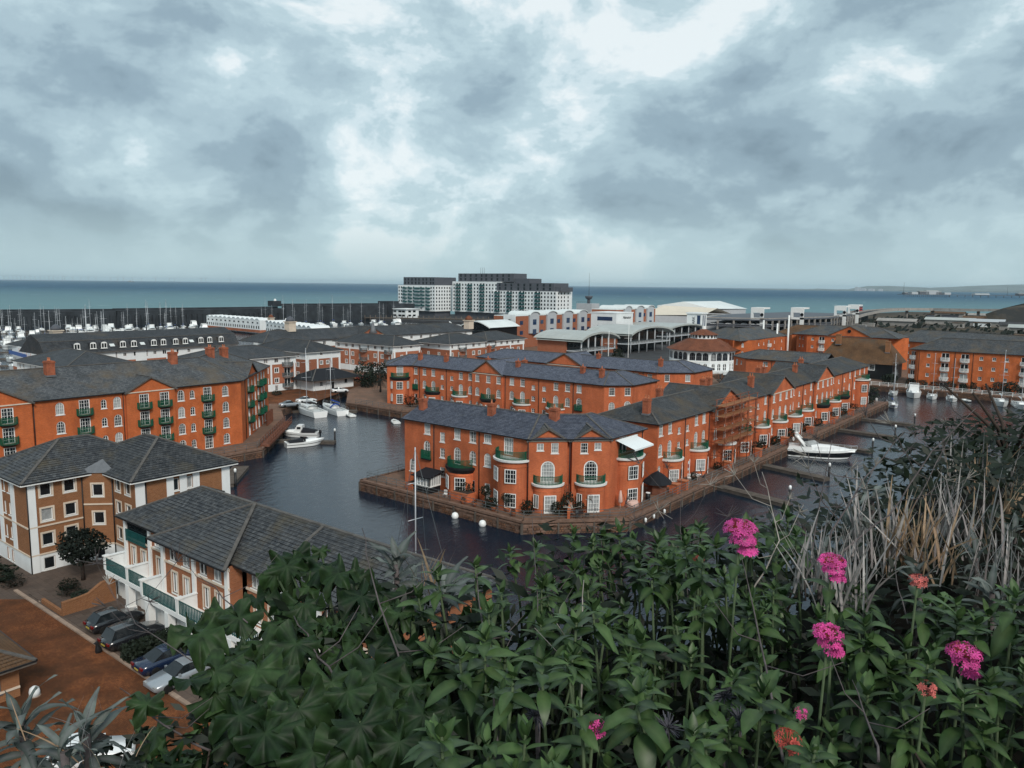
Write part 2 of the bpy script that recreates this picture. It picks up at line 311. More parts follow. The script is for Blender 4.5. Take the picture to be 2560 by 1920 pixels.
def win_mesh(kind, frame='white_paint', sill=True):
    key = (kind, frame, sill)
    if key in WCACHE: return WCACHE[key]
    w, h, arched, nx, nz, fb, mu = STY[kind]; mb = MB(); d0, d1 = REC-.045, REC+.03   # local y (inwards)
    hh = h - w/2 if arched else h
    def bar(x0, x1, z0, z1, a=d0, b=d1): mb.box((x0,a,z0),(x1,b,z1), 0, 'kb')
    bar(-w/2, -w/2+fb, 0, hh); bar(w/2-fb, w/2, 0, hh); bar(-w/2+fb, w/2-fb, 0, fb)
    if not arched: bar(-w/2+fb, w/2-fb, h-fb, h)
    else:
        o = arch_pts(w, h); i = [(x*(1-2*fb/w), (z-hh)*(1-2*fb/w)+hh) for x, z in o]
        for k in range(len(o)-1):
            mb.face([(o[k][0],d0,o[k][1]),(o[k+1][0],d0,o[k+1][1]),(i[k+1][0],d0,i[k+1][1]),(i[k][0],d0,i[k][1])])
            mb.face([(i[k][0],d0,i[k][1]),(i[k+1][0],d0,i[k+1][1]),(i[k+1][0],d1,i[k+1][1]),(i[k][0],d1,i[k][1])])
    for k in range(1, nx):
        x = -w/2 + w*k/nx; t = mu*(1.9 if 2*k == nx else 1)
        zt = h - fb if not arched else hh + sqrt(max(0, (w/2-fb)**2 - x*x))
        bar(x-t/2, x+t/2, fb, zt, d0+.012, d1)
    for k in range(1, nz):
        z = h*k/nz
        if arched and z > hh: xx = sqrt(max(0, (w/2-fb)**2-(z-hh)**2))
        else: xx = w/2-fb
        bar(-xx, xx, z-mu/2, z+mu/2, d0+.014, d1)
    me = mb.mesh('window', frame)
    pb = MB()
    if arched: pb.face([(w/2-.01,d1+.005,.01),*[(x*.99,d1+.005,z-.005) for x, z in arch_pts(w,h)],(-w/2+.01,d1+.005,.01)])
    else: pb.face([(-w/2+.01,d1+.005,.01),(w/2-.01,d1+.005,.01),(w/2-.01,d1+.005,h-.01),(-w/2+.01,d1+.005,h-.01)])
    panes = [pb.mesh('pane', g) for g in ('glass', 'glass_curtain', 'glass_blue')]
    sb = None
    if sill:
        q = MB(); q.box((-w/2-.07,-.07,-.1),(w/2+.07,REC-.05,0)); sb = q.mesh('sill', frame)
    WCACHE[key] = (me, panes, sb); return WCACHE[key]
FR = {}
def frame_mesh(kind, fw=.16, m='cream_trim', proud=.04):
    """moulded surround around a rectangular window"""
    key = (kind, fw, m)
    if key not in FR:
        w, h = STY[kind][:2]; b = MB()
        b.box((-w/2-fw,-proud,-fw),(w/2+fw,0.01,0)); b.box((-w/2-fw,-proud,h),(w/2+fw,0.01,h+fw)); b.box((-w/2-fw,-proud,0),(-w/2,0.01,h)); b.box((w/2,-proud,0),(w/2+fw,0.01,h))
        FR[key] = b.mesh('surround', m)
    return FR[key]

def clip_z(poly, z, keep_above):
    out = []; n = len(poly)
    for i in range(n):
        a, b = poly[i], poly[(i+1) % n]; ia = (a[2] >= z) == keep_above; ib = (b[2] >= z) == keep_above
        if ia: out.append(a)
        if ia != ib:
            t = (z-a[2])/(b[2]-a[2]); out.append((a[0]+(b[0]-a[0])*t, a[1]+(b[1]-a[1])*t, z))
    return out
def slope(mb, pts, course=0.0, lift=0.05, m=0):
    """one roof plane; with course>0 it is laid as lapped courses, each raised at its lower edge"""
    pts = [tuple(p) for p in pts]
    if course <= 0: mb.face(pts, m); return
    P = [Vector(p) for p in pts]; n = Vector((0,0,0))
    for i in range(len(P)):     # newell
        a, b = P[i], P[(i+1) % len(P)]; n += Vector(((a.y-b.y)*(a.z+b.z), (a.z-b.z)*(a.x+b.x), (a.x-b.x)*(a.y+b.y)))
    n.normalize()
    if n.z < 0: n = -n; pts = pts[::-1]
    mb.face([Vector(p)-n*.02 for p in pts], m)
    z0, z1 = min(p[2] for p in pts), max(p[2] for p in pts); dz = course*sqrt(max(1e-4, 1-n.z*n.z)); k = 0; z = z0
    while z < z1-1e-4:
        q = clip_z(clip_z(pts, z, True), z+dz, False)
        if len(q) >= 3:
            mb.face([(p[0]+n.x*lift*(1-(p[2]-z)/dz)+random.uniform(-.002,.002), p[1]+n.y*lift*(1-(p[2]-z)/dz), p[2]+n.z*lift*(1-(p[2]-z)/dz)) for p in q], m)
        z += dz

def offs(path, d):
    """offset an open path to its left by d (inwards), mitred"""
    out = []; n = len(path)
    for i in range(n):
        ds = []
        for a, b in ((i-1, i), (i, i+1)):
            if 0 <= a and b < n:
                t = Vector((path[b][0]-path[a][0], path[b][1]-path[a][1])).normalized(); ds.append(Vector((-t.y, t.x)))
        if len(ds) == 1: m = ds[0]
        else: m = (ds[0]+ds[1]); m = m/ (m.dot(ds[0]))
        out.append((path[i][0]+m.x*d, path[i][1]+m.y*d))
    return out

class House:
    """a building: walls with real openings, windows, doors, bays, balconies, roof as parts"""
    def __init__(s, name, label, cat, loc, wall='red_brick', z0=1.5, group=None):
        s.e = thing(name, (loc[0], loc[1], z0), label, cat, group); s.wm = [wall, 'white_render', 'cream_trim', 'grey_render', 'black_paint']; s.w = MB(); s.z0 = z0; s.rng = random.Random(hash(label) % 1000 if False else len(label)*7+int(loc[0]))
        s.trim = MB()
    def T(s, p0, p1):
        t = Vector((p1[0]-p0[0], p1[1]-p0[1])); L = t.length; t.normalize(); n = Vector((t.y, -t.x)); return t, n, L
    def wall(s, p0, p1, z0, z1, ops=(), m=0, curtain=.25, bands=()):
        """ops: (s, zc, kind[, opts]) ; opts: 'n' no sill, 'c' cream surround, 'g' grey frame, 'C' curtain. bands: (z0,z1,mat) horizontal colour zones"""
        t, n, L = s.T(p0, p1); rects = []
        for o in ops:
            k = STY[o[2]]; rects.append((o[0]-k[0]/2, o[0]+k[0]/2, o[1]-k[1]/2, o[1]+k[1]/2, o))
        xs = sorted({0.0, L, *[r[0] for r in rects], *[r[1] for r in rects]}); zs = sorted({z0, z1, *[r[2] for r in rects], *[r[3] for r in rects], *[b[0] for b in bands], *[b[1] for b in bands]})
        xs = [x for x in xs if -1e-6 <= x <= L+1e-6]; zs = [z for z in zs if z0-1e-6 <= z <= z1+1e-6]
        P = lambda a, z, d=0.0: (p0[0]+t.x*a-n.x*d, p0[1]+t.y*a-n.y*d, z)
        for j in range(len(zs)-1):
            za, zb = zs[j], zs[j+1]
            if zb-za < 1e-5: continue
            mm = m
            for b in bands:
                if b[0]-1e-4 <= za and zb <= b[1]+1e-4: mm = b[2]
            run = None
            for i in range(len(xs)-1):
                xa, xb = xs[i], xs[i+1]; mid = ((xa+xb)/2, (za+zb)/2)
                hole = any(r[0] < mid[0] < r[1] and r[2] < mid[1] < r[3] for r in rects)
                if not hole:
                    if run is None: run = xa
                    end = xb
                if (hole or i == len(xs)-2) and run is not None:
                    s.w.face([P(run,za),P(end,za),P(end,zb),P(run,zb)], mm); run = None
        for (xa, xb, za, zb, o) in rects:
            kind = o[2]; opt = o[3] if len(o) > 3 else ''; w, h, arched = STY[kind][:3]; d = REC+.035
            if arched:
                ap = [( (xa+xb)/2+x, za+z) for x, z in arch_pts(w, h)]; half = len(ap)//2
                s.w.face([P(xb,zb)]+[P(*q) for q in reversed(ap[:half+1])], m); s.w.face([P(xa,zb)]+[P(*q) for q in reversed(ap[half:])], m)
                ring = [(xb,za)]+ap+[(xa,za)]
            else: ring = [(xb,za),(xb,zb),(xa,zb),(xa,za)]
            ring.append(ring[0])
            for q in range(len(ring)-1): a, b = ring[q], ring[q+1]; s.w.face([P(*a),P(*b),P(*b,d),P(*a,d)], m)
            s.window(kind, P((xa+xb)/2, za), atan2(t.y, t.x), opt, curtain)
    def window(s, kind, loc, rz, opt='', curtain=.25, name=None):
        fr = 'white_paint' if 'g' not in opt else 'dark_cladding'
        me, panes, sill = win_mesh(kind, fr, 'n' not in opt)
        nm = name or ('door' if kind in ('fd','dr','gd') else 'window')
        o = place(nm, me, s.e, loc, rz)
        pi_ = 1 if ('C' in opt or s.rng.random() < curtain) else 0
        if 'b' in opt: pi_ = 2
        sub('pane', panes[pi_], o)
        if sill is not None and kind not in ('fd','dr','gd','ad','AD'): sub('sill', sill, o)
        if 'c' in opt: sub('surround', frame_mesh(kind), o)
        if 'W' in opt: sub('surround', frame_mesh(kind, .14, 'white_paint'), o)
        return o
    def done(s):
        if s.w.f: s.w.build('wall', s.wm, s.e)
        if s.trim.f: s.trim.build('trim', 'cream_trim', s.e)
    # -- roof over a bent strip
    def strip_roof(s, path, depth, ez, rise, ends=('hip','hip'), m='slate_grey', course=0.0, over=0.35, gutter=True, back=True, caps=True):
        f = offs(path, -over); D = depth+2*over; c = offs(f, D/2); b = offs(f, D)
        def ext(lst, k, sg):     # lengthen the ends by the overhang
            a, q = (lst[0], lst[1]) if k == 0 else (lst[-1], lst[-2]); d = Vector((a[0]-q[0], a[1]-q[1])).normalized(); return (a[0]+d.x*sg, a[1]+d.y*sg)
        for lst in (f, b):
            e0, e1 = ext(lst, 0, over), ext(lst, 1, over); lst[0] = e0; lst[-1] = e1
        c0 = ext(c, 0, over-(D/2 if ends[0] == 'hip' else 0)); c1 = ext(c, 1, over-(D/2 if ends[1] == 'hip' else 0)); c[0] = c0; c[-1] = c1
        rz = ez+rise; mb = MB(); E3 = lambda p: (p[0],p[1],ez); R3 = lambda p: (p[0],p[1],rz)
        for i in range(len(path)-1):
            slope(mb, [E3(f[i]),E3(f[i+1]),R3(c[i+1]),R3(c[i])], course)
            if back: slope(mb, [E3(b[i+1]),E3(b[i]),R3(c[i]),R3(c[i+1])], 0)
        if ends[0] == 'hip': slope(mb, [E3(b[0]),E3(f[0]),R3(c[0])], course)
        if ends[1] == 'hip': slope(mb, [E3(f[-1]),E3(b[-1]),R3(c[-1])], course)
        roof = mb.build('roof', m, s.e)
        sf = MB()   # soffit closes the eaves from below
        for i in range(len(path)-1): sf.face([(*f[i],ez-.06),(*f[i+1],ez-.06),(*b[i+1],ez-.06),(*b[i],ez-.06)])
        sf.build('soffit', 'white_paint' if 'white' in s.wm[0] else 'timber', s.e)
        if gutter:
            g = MB()
            lines = [(f[i], f[i+1]) for i in range(len(path)-1)]+[(b[0], f[0]), (f[-1], b[-1])]
            for a, q in lines: g.obox((a[0],a[1],ez-.02),(q[0],q[1],ez-.02), .14, .14)
            g.build('gutter', 'black_paint', s.e)
        if caps:
            k = MB()
            for i in range(len(path)-1): k.obox((*c[i],rz+.03),(*c[i+1],rz+.03), .3, .12)
            for i in range(1, len(path)-1): k.obox((*f[i],ez+.05),(*c[i],rz+.05), .22, .1)
            if ends[0] == 'hip': k.obox((*f[0],ez+.05),(*c[0],rz+.05),.24,.1); k.obox((*b[0],ez+.05),(*c[0],rz+.05),.24,.1)
            if ends[1] == 'hip': k.obox((*f[-1],ez+.05),(*c[-1],rz+.05),.24,.1); k.obox((*b[-1],ez+.05),(*c[-1],rz+.05),.24,.1)
            k.build('ridge_cap', 'ridge_tile', s.e)
        return roof
    def hip_roof(s, x0, x1, y0, y1, ez, rise, m='tile_dark', course=0.0, over=0.6, fascia='white_paint'):
        x0 -= over; x1 += over; y0 -= over; y1 += over; h = min(x1-x0, y1-y0)/2; z = ez+rise
        if x1-x0 >= y1-y0: a, b = (x0+h, (y0+y1)/2, z), (x1-h, (y0+y1)/2, z)
        else: a, b = ((x0+x1)/2, y0+h, z), ((x0+x1)/2, y1-h, z)
        A, B, C_, D_ = (x0,y0,ez),(x1,y0,ez),(x1,y1,ez),(x0,y1,ez); mb = MB()
        if x1-x0 >= y1-y0:
            pl = [[A,B,b,a],[C_,D_,a,b],[B,C_,b],[D_,A,a]]; hips = [(A,a),(D_,a),(B,b),(C_,b)]
        else:
            pl = [[A,B,a],[C_,D_,b],[B,C_,b,a],[D_,A,a,b]]; hips = [(A,a),(B,a),(C_,b),(D_,b)]
        for p in pl: slope(mb, p, course)
        mb.build('roof', m, s.e)
        k = MB(); k.obox((a[0],a[1],a[2]+.03),(b[0],b[1],b[2]+.03),.3,.12)
        for p, q in hips: k.obox((p[0],p[1],p[2]+.05),(q[0],q[1],q[2]+.05),.26,.1)
        k.build('ridge_cap', 'ridge_tile', s.e)
        g = MB()
        for p, q in ((A,B),(B,C_),(C_,D_),(D_,A)): g.obox((p[0],p[1],ez-.1),(q[0],q[1],ez-.1),.10,.2)
        g.face([(x0,y0,ez-.18),(x0,y1,ez-.18),(x1,y1,ez-.18),(x1,y0,ez-.18)])
        g.build('fascia', fascia, s.e)
        g = MB()
        for p, q in ((A,B),(B,C_),(C_,D_),(D_,A)): g.obox((p[0],p[1],ez-.01),(q[0],q[1],ez-.01),.2,.1)
        g.build('gutter', 'black_paint', s.e)
    def gable(s, p0, p1, proud, ez, rise, z0=None, back=6.0, ops=(), m='slate_grey', course=0.0, over=.3, trim=True, full=True, curtain=.25):
        """gabled front p0->p1 standing 'proud' of the wall behind; its roof runs 'back' metres into the main roof"""
        t, n, L = s.T(p0, p1); z0 = s.z0 if z0 is None else z0
        a = (p0[0]+n.x*proud, p0[1]+n.y*proud); b = (p1[0]+n.x*proud, p1[1]+n.y*proud)
        if full: s.wall(a, b, z0, ez, ops, curtain=curtain)
        mid = ((a[0]+b[0])/2, (a[1]+b[1])/2)
        s.w.face([(*a,ez),(*b,ez),(*mid,ez+rise)])
        if proud > .05 and full:
            s.w.face([(*p0,z0),(*a,z0),(*a,ez),(*p0,ez)]); s.w.face([(*b,z0),(*p1,z0),(*p1,ez),(*b,ez)])
        Q = lambda along, out, z: (p0[0]+t.x*along+n.x*out, p0[1]+t.y*along+n.y*out, z)
        k = rise/(L/2); fo = proud+.3; mb = MB()
        slope(mb, [Q(-over,fo,ez-over*k+.08), Q(L/2,fo,ez+rise+.08), Q(L/2,-back,ez+rise+.08), Q(-over,-back,ez-over*k+.08)], course)
        slope(mb, [Q(L/2,fo,ez+rise+.08), Q(L+over,fo,ez-over*k+.08), Q(L+over,-back,ez-over*k+.08), Q(L/2,-back,ez+rise+.08)], course)
        mb.build('roof', m, s.e)
        v = MB()
        for sg in (-over, L+over): v.obox(Q(sg,fo-.04,ez-over*k+.02), Q(L/2,fo-.04,ez+rise+.02), .1, .22)
        v.obox(Q(L/2,fo,ez+rise+.12), Q(L/2,-back,ez+rise+.12), .25, .1)
        v.build('bargeboard', 'ridge_tile', s.e)
        if trim: s.trim.obox(Q(-.05,proud+.05,ez-.1), Q(L+.05,proud+.05,ez-.1), .12, .16)
    def bay(s, p0, p1, sc, r, out, z0, z1, top='white', wins=(), rail=True, curtain=.3, slab_r=1.18, railmat='green_iron'):
        """rounded bay on a wall; top: 'white' stone cornice or 'black' slab; wins: (angle from outward normal, zc, kind)"""
        t, n, L = s.T(p0, p1); c = (p0[0]+t.x*sc, p0[1]+t.y*sc); N = 16
        E = lambda a, k=1.0: (c[0]+t.x*sin(a)*r*k+n.x*cos(a)*out*k, c[1]+t.y*sin(a)*r*k+n.y*cos(a)*out*k)
        A = [-pi/2+pi*i/N for i in range(N+1)]; mb = MB()
        for i in range(N):
            a, b = E(A[i]), E(A[i+1]); mb.face([(*a,z0),(*b,z0),(*b,z1),(*a,z1)], 0, True)
            a2, b2 = E(A[i],1.03), E(A[i+1],1.03); zc = z1-.55
            mb.face([(*a2,zc),(*b2,zc),(*b2,zc+.12),(*a2,zc+.12)], 0); mb.face([(*a2,zc+.12),(*b2,zc+.12),(*b,zc+.12),(*a,zc+.12)], 0)
        bo = mb.build('bay', s.wm[0], s.e)
        q = MB(); K = slab_r; h = .38 if top == 'white' else .5
        ks = [(z1, 1.04), (z1+h*.35, K*.98), (z1+h, K)] if top == 'white' else [(z1-.25, 1.02), (z1+h*.5, K), (z1+h, K)]
        for j in range(len(ks)-1):
            for i in range(N): q.face([(*E(A[i],ks[j][1]),ks[j][0]),(*E(A[i+1],ks[j][1]),ks[j][0]),(*E(A[i+1],ks[j+1][1]),ks[j+1][0]),(*E(A[i],ks[j+1][1]),ks[j+1][0])], 0, True)
        q.face([(*E(a,ks[-1][1]),ks[-1][0]) for a in A])
        q.build('cornice', 'white_paint' if top == 'white' else 'black_paint', bo)
        if rail: s.railing([E(a,K*.86) for a in A], z1+h, 1.0, bo, railmat)
        for (ang, zc, kind) in wins:
            a = radians(ang); e = E(a,1.0); nn = Vector((t.x*sin(a)/r+n.x*cos(a)/out, t.y*sin(a)/r+n.y*cos(a)/out)).normalized()
            rz = atan2(-nn.y, -nn.x)-pi/2+pi  # local -y = outward
            rz = atan2(nn.y, nn.x)+pi/2
            d = REC+.10
            s.window(kind, (e[0]+nn.x*d, e[1]+nn.y*d, zc-STY[kind][1]/2), rz, 'n', curtain)
        return bo
    def railing(s, pts, z, h, parent, m='green_iron', step=.12):
        b = MB()
        for i in range(len(pts)-1):
            a, q = pts[i], pts[i+1]; b.obox((*a,z+h),(*q,z+h),.06,.06); b.obox((*a,z+.1),(*q,z+.1),.04,.04)
            L = hypot(q[0]-a[0], q[1]-a[1]); k = max(1, int(L/step))
            for j in range(k):
                f = j/k; x, y = a[0]+(q[0]-a[0])*f, a[1]+(q[1]-a[1])*f; b.box((x-.03,y-.03,z),(x+.03,y+.03,z+h), 0, 'tb')
        return b.build('railing', m, parent, uv=False)
    def balcony(s, p0, p1, sc, z, w=2.0, out=.85, m='green_iron', slab='black_paint', round_=True, h=1.0):
        t, n, L = s.T(p0, p1); c = (p0[0]+t.x*sc, p0[1]+t.y*sc); N = 8; mb = MB()
        if round_:
            E = lambda a, k: (c[0]+t.x*sin(a)*w/2*k+n.x*cos(a)*out*k, c[1]+t.y*sin(a)*w/2*k+n.y*cos(a)*out*k)
            A = [-pi/2+pi*i/N for i in range(N+1)]; pts = [E(a,1) for a in A]; low = [E(a,.7) for a in A]
        else:
            Q = lambda a, o: (c[0]+t.x*a+n.x*o, c[1]+t.y*a+n.y*o); pts = [Q(-w/2,0),Q(-w/2,out),Q(w/2,out),Q(w/2,0)]; low = pts
        for i in range(len(pts)-1): mb.face([(*low[i],z-.3 if round_ else z-.18),(*low[i+1],z-.3 if round_ else z-.18),(*pts[i+1],z),(*pts[i],z)])
        mb.face([(*p,z) for p in pts]); mb.face([(*p,z-.3 if round_ else z-.18) for p in reversed(low)])
        bo = mb.build('balcony', slab, s.e); s.railing([(c[0]+(p[0]-c[0])*.97, c[1]+(p[1]-c[1])*.97) for p in pts], z, h, bo, m); return bo
    def juliet(s, p0, p1, sc, z, w=1.6, m='green_iron'): return s.balcony(p0, p1, sc, z, w, .3, m, 'black_paint', False, 1.15)
    def pipe(s, p0, p1, sc, z0, z1, m='black_paint'):
        t, n, L = s.T(p0, p1); x, y = p0[0]+t.x*sc+n.x*.07, p0[1]+t.y*sc+n.y*.07; b = MB(); b.tube([(x,y,z0),(x,y,z1)], .06, 6); return b.build('downpipe', m, s.e, uv=False)
    def chimney(s, x, y, z0, z1, w=1.0, d=.8, pots=2, m=None):
        b = MB(); b.box((x-w/2,y-d/2,z0),(x+w/2,y+d/2,z1-.3), 0, 'b'); b.box((x-w/2-.08,y-d/2-.08,z1-.3),(x+w/2+.08,y+d/2+.08,z1-.15)); b.box((x-w/2-.02,y-d/2-.02,z1-.15),(x+w/2+.02,y+d/2+.02,z1))
        b.box((x-w/2-.1,y-d/2-.1,z0),(x+w/2+.1,y+d/2+.1,z0+.25), 1, 'b')
        c = b.build('chimney', [m or 'chimney_brick', 'lead'], s.e)
        for i in range(pots):
            q = MB(); xx = x+(i-(pots-1)/2)*w/max(pots,1); q.lathe([(.13,0),(.15,.1),(.11,.12),(.10,.45),(.13,.5)], 8, (xx,y,z1)); q.build('chimney_pot', 'terracotta', c, uv=False)
        return c
# ------------------------------------------------------------------ water
def water_mat(name, base, rough, spec, scales, strength, caps=False, shallow=None):
    m = bpy.data.materials.new(name); m.use_nodes = True; MATS[name] = m
    N, L = m.node_tree.nodes, m.node_tree.links; b = N['Principled BSDF']
    b.inputs['Roughness'].default_value = rough; b.inputs['Specular IOR Level'].default_value = spec; b.inputs['IOR'].default_value = 1.33
    geo = N.new('ShaderNodeNewGeometry'); last = None
    for (sc, sx, sy, dist, st) in scales:
        mp = N.new('ShaderNodeMapping'); mp.inputs['Scale'].default_value = (sx, sy, 1); mp.inputs['Rotation'].default_value = (0, 0, 0.5); L.new(geo.outputs['Position'], mp.inputs[0])
        nz = N.new('ShaderNodeTexNoise'); nz.inputs['Scale'].default_value = sc; nz.inputs['Detail'].default_value = 4; nz.inputs['Roughness'].default_value = .6; L.new(mp.outputs[0], nz.inputs['Vector'])
        bp = N.new('ShaderNodeBump'); bp.inputs['Strength'].default_value = st*strength; bp.inputs['Distance'].default_value = dist; L.new(nz.outputs['Fac'], bp.inputs['Height'])
        if last: L.new(last.outputs[0], bp.inputs['Normal'])
        last = bp
    L.new(last.outputs[0], b.inputs['Normal'])
    nz = N.new('ShaderNodeTexNoise'); nz.inputs['Scale'].default_value = .012; nz.inputs['Detail'].default_value = 5; L.new(geo.outputs['Position'], nz.inputs['Vector'])
    mr = N.new('ShaderNodeMapRange'); L.new(nz.outputs['Fac'], mr.inputs[0]); mr.inputs[1].default_value = .35; mr.inputs[2].default_value = .65; mr.inputs[3].default_value = .75; mr.inputs[4].default_value = 1.25
    vm = N.new('ShaderNodeVectorMath'); vm.operation = 'SCALE'; vm.inputs[0].default_value = base; L.new(mr.outputs[0], vm.inputs[3]); src = vm.outputs[0]
    if shallow:       # silty shallows along the beach and outside the harbour arm
        col, a, bb, ax, ay, c = shallow
        sp = N.new('ShaderNodeVectorMath'); sp.operation = 'DOT_PRODUCT'; L.new(geo.outputs['Position'], sp.inputs[0]); sp.inputs[1].default_value = (ax, ay, 0)
        mr2 = N.new('ShaderNodeMapRange'); mr2.interpolation_type = 'SMOOTHSTEP'; L.new(sp.outputs['Value'], mr2.inputs[0]); mr2.inputs[1].default_value = a; mr2.inputs[2].default_value = bb; mr2.inputs[3].default_value = c; mr2.inputs[4].default_value = 0
        mx = N.new('ShaderNodeMix'); mx.data_type = 'RGBA'; L.new(mr2.outputs[0], mx.inputs[0]); L.new(src, mx.inputs[6]); mx.inputs[7].default_value = (*col, 1); src = mx.outputs[2]
    if caps:
        mp = N.new('ShaderNodeMapping'); mp.inputs['Scale'].default_value = (1, .22, 1); mp.inputs['Rotation'].default_value = (0, 0, .55); L.new(geo.outputs['Position'], mp.inputs[0])
        nz = N.new('ShaderNodeTexNoise'); nz.inputs['Scale'].default_value = .06; nz.inputs['Detail'].default_value = 4; nz.inputs['Roughness'].default_value = .55; L.new(mp.outputs[0], nz.inputs['Vector'])
        mr3 = N.new('ShaderNodeMapRange'); L.new(nz.outputs['Fac'], mr3.inputs[0]); mr3.inputs[1].default_value = .685; mr3.inputs[2].default_value = .72
        mx = N.new('ShaderNodeMix'); mx.data_type = 'RGBA'; L.new(mr3.outputs[0], mx.inputs[0]); L.new(src, mx.inputs[6]); mx.inputs[7].default_value = (.6,.68,.7,1); src = mx.outputs[2]
    L.new(src, b.inputs['Base Color']); return m
water_mat('sea_water', (.016,.075,.135), .55, .1, [(.05,1,1,1.2,1),(.4,1,1,.25,1)], .9, True, ((.16,.27,.28), 500, 3200, -.62, .78, .8))
water_mat('basin_water_mat', (.004,.012,.024), .035, .5, [(.9,1,.45,.07,1),(4.5,1,.6,.022,1)], 1.3)
b = MB(); S = 45000; b.face([(-S,-S,-.3),(S,-S,-.3),(S,S,-.3),(-S,S,-.3)]); struct('sea', b, 'sea_water')
b = MB(); b.face([(-560,-20,0),(60,-20,0),(60,300,0),(-300,560,0),(-470,560,0)]); struct('basin_water', b, 'basin_water_mat')

# ------------------------------------------------------------------ land, quays
QZ = 1.5
def quay(name, poly, z=QZ, top='quay_paving', side='quay_brick', cop=None):
    """poly counter-clockwise; cop = list of edge indices that carry a coping and timber fenders"""
    b = MB(); b.prism(poly, -1.5, z, 1, 0); q = struct(name, b, [top, side])
    c = MB(); post = MB(); post.box((-.11,-.1,-1.3),(.11,.12,z-.22)); pm = post.mesh('fender_post', 'timber')
    for i in cop or []:
        a, d = poly[i], poly[(i+1) % len(poly)]; L = hypot(d[0]-a[0], d[1]-a[1]); t = ((d[0]-a[0])/L, (d[1]-a[1])/L); n = (t[1], -t[0])
        c.obox((a[0]-n[0]*.15,a[1]-n[1]*.15,z-.02),(d[0]-n[0]*.15,d[1]-n[1]*.15,z-.02),.5,.28)
        c.obox((a[0]+n[0]*.06,a[1]+n[1]*.06,z-.42),(d[0]+n[0]*.06,d[1]+n[1]*.06,z-.42),.14,.2)
        k = max(1, int(L/3.4))
        for j in range(k+1): f = j/k; place('fender_post', pm, q, (a[0]+(d[0]-a[0])*f+n[0]*.1, a[1]+(d[1]-a[1])*f+n[1]*.1, 0), atan2(t[1],t[0]))
    if cop: c.build('coping', 'quay_stone', q)
    return q
pq = quay('pier_quay', [(-82.3,69.4),(-53.2,69.1),(-44.1,78.2),(-44.1,204),(-62,204),(-62,92),(-77,88),(-82.3,84)], cop=[0,1,2,7])
sq_ = MB(); sq_.box((0,-.07,0),(.66,.05,.27)); SQM = [sq_.mesh('stone', m_) for m_ in ('quay_brick','quay_stone')]
rq = random.Random(2)
for (a, d) in (((-82.3,69.4),(-53.2,69.1)),((-53.2,69.1),(-44.1,78.2))):
    t_ = Vector((d[0]-a[0],d[1]-a[1])); L_ = t_.length; t_.normalize()
    for r_ in range(4):
        s_ = .15*(r_ % 2)
        while s_ < L_-.7: place('stone', rq.choice(SQM), pq, (a[0]+t_.x*s_,a[1]+t_.y*s_,-.12+r_*.3), atan2(t_.y,t_.x), (rq.uniform(.82,1.0),rq.uniform(.4,1.3),rq.uniform(.85,1.0))); s_ += .7
quay('middle_quay', [(-139.5,113.8),(-121,113.8),(-119,117.5),(-72,117.5),(-66,123.5),(-66,146),(-68,162),(-70,176),(-139,176),(-156,128)], cop=[0,1,2,3,4])
quay('north_west_quay', [(-300,20),(-110.4,20),(-110.4,72.4),(-126.3,88.3),(-142,98),(-146,106),(-156,128),(-139,176),(-70,176),(-100,226),(-100,243),(-60,243),(-58,236),(0,236),(60,236),(60,420),(-250,560),(-330,480),(-216,215),(-232,88),(-300,66)], cop=[1,2])
# near shore with the street under the cliff
b = MB(); b.prism([(-140,-30),(20,-30),(20,41),(-68,41),(-71,44.5),(-92,44.5),(-110.4,40),(-140,40)], -1.5, QZ-.004, 1, 0); struct('shore_ground', b, ['drive_slab','quay_brick'])
b = MB(); b.prism([(-140,4),(0,4),(0,23.7),(-72.4,23.7),(-76,20.5),(-140,20.5)], QZ-.1, QZ+.02, 0); struct('brick_road', b, 'road_brick')
b = MB()
x = -75.2
b.box((x,23.78,QZ-.1),(-20,23.98,QZ+.06)); ko = struct('kerb', b, 'kerb')
q = MB(); q.box((.01,-.15,-.1),(.905,.15,.12)); km = q.mesh('kerb_stone', 'kerb')
while x < -20: place('kerb_stone', km, ko, (x,23.87+random.uniform(-.008,.008),QZ+random.uniform(-.008,.008)), random.uniform(-.006,.006)); x += .915
b = MB(); b.prism([(-66,24.03),(-20,24.03),(-20,28.6),(-66,28.6)], QZ-.1, QZ+.035, 0); dw = struct('driveway', b, 'drive_slab')
q = MB(); q.box((.008,.008,-.03),(.592,.592,.03)); sm_ = q.mesh('paving_slab', 'drive_slab')
for i in range(40):
    for j in range(7): place('paving_slab', sm_, dw, (-73.4+i*.6,24.3+j*.6,QZ+.035+random.uniform(-.004,.006)), random.uniform(-.004,.004))
b = MB(); b.prism([(-170,96),(-152,99),(-146,110),(-160,135),(-166,160),(-150,178),(-180,178),(-182,120)], QZ-.1, QZ+.03, 0); struct('back_street', b, 'red_timber' if False else 'road_brick')

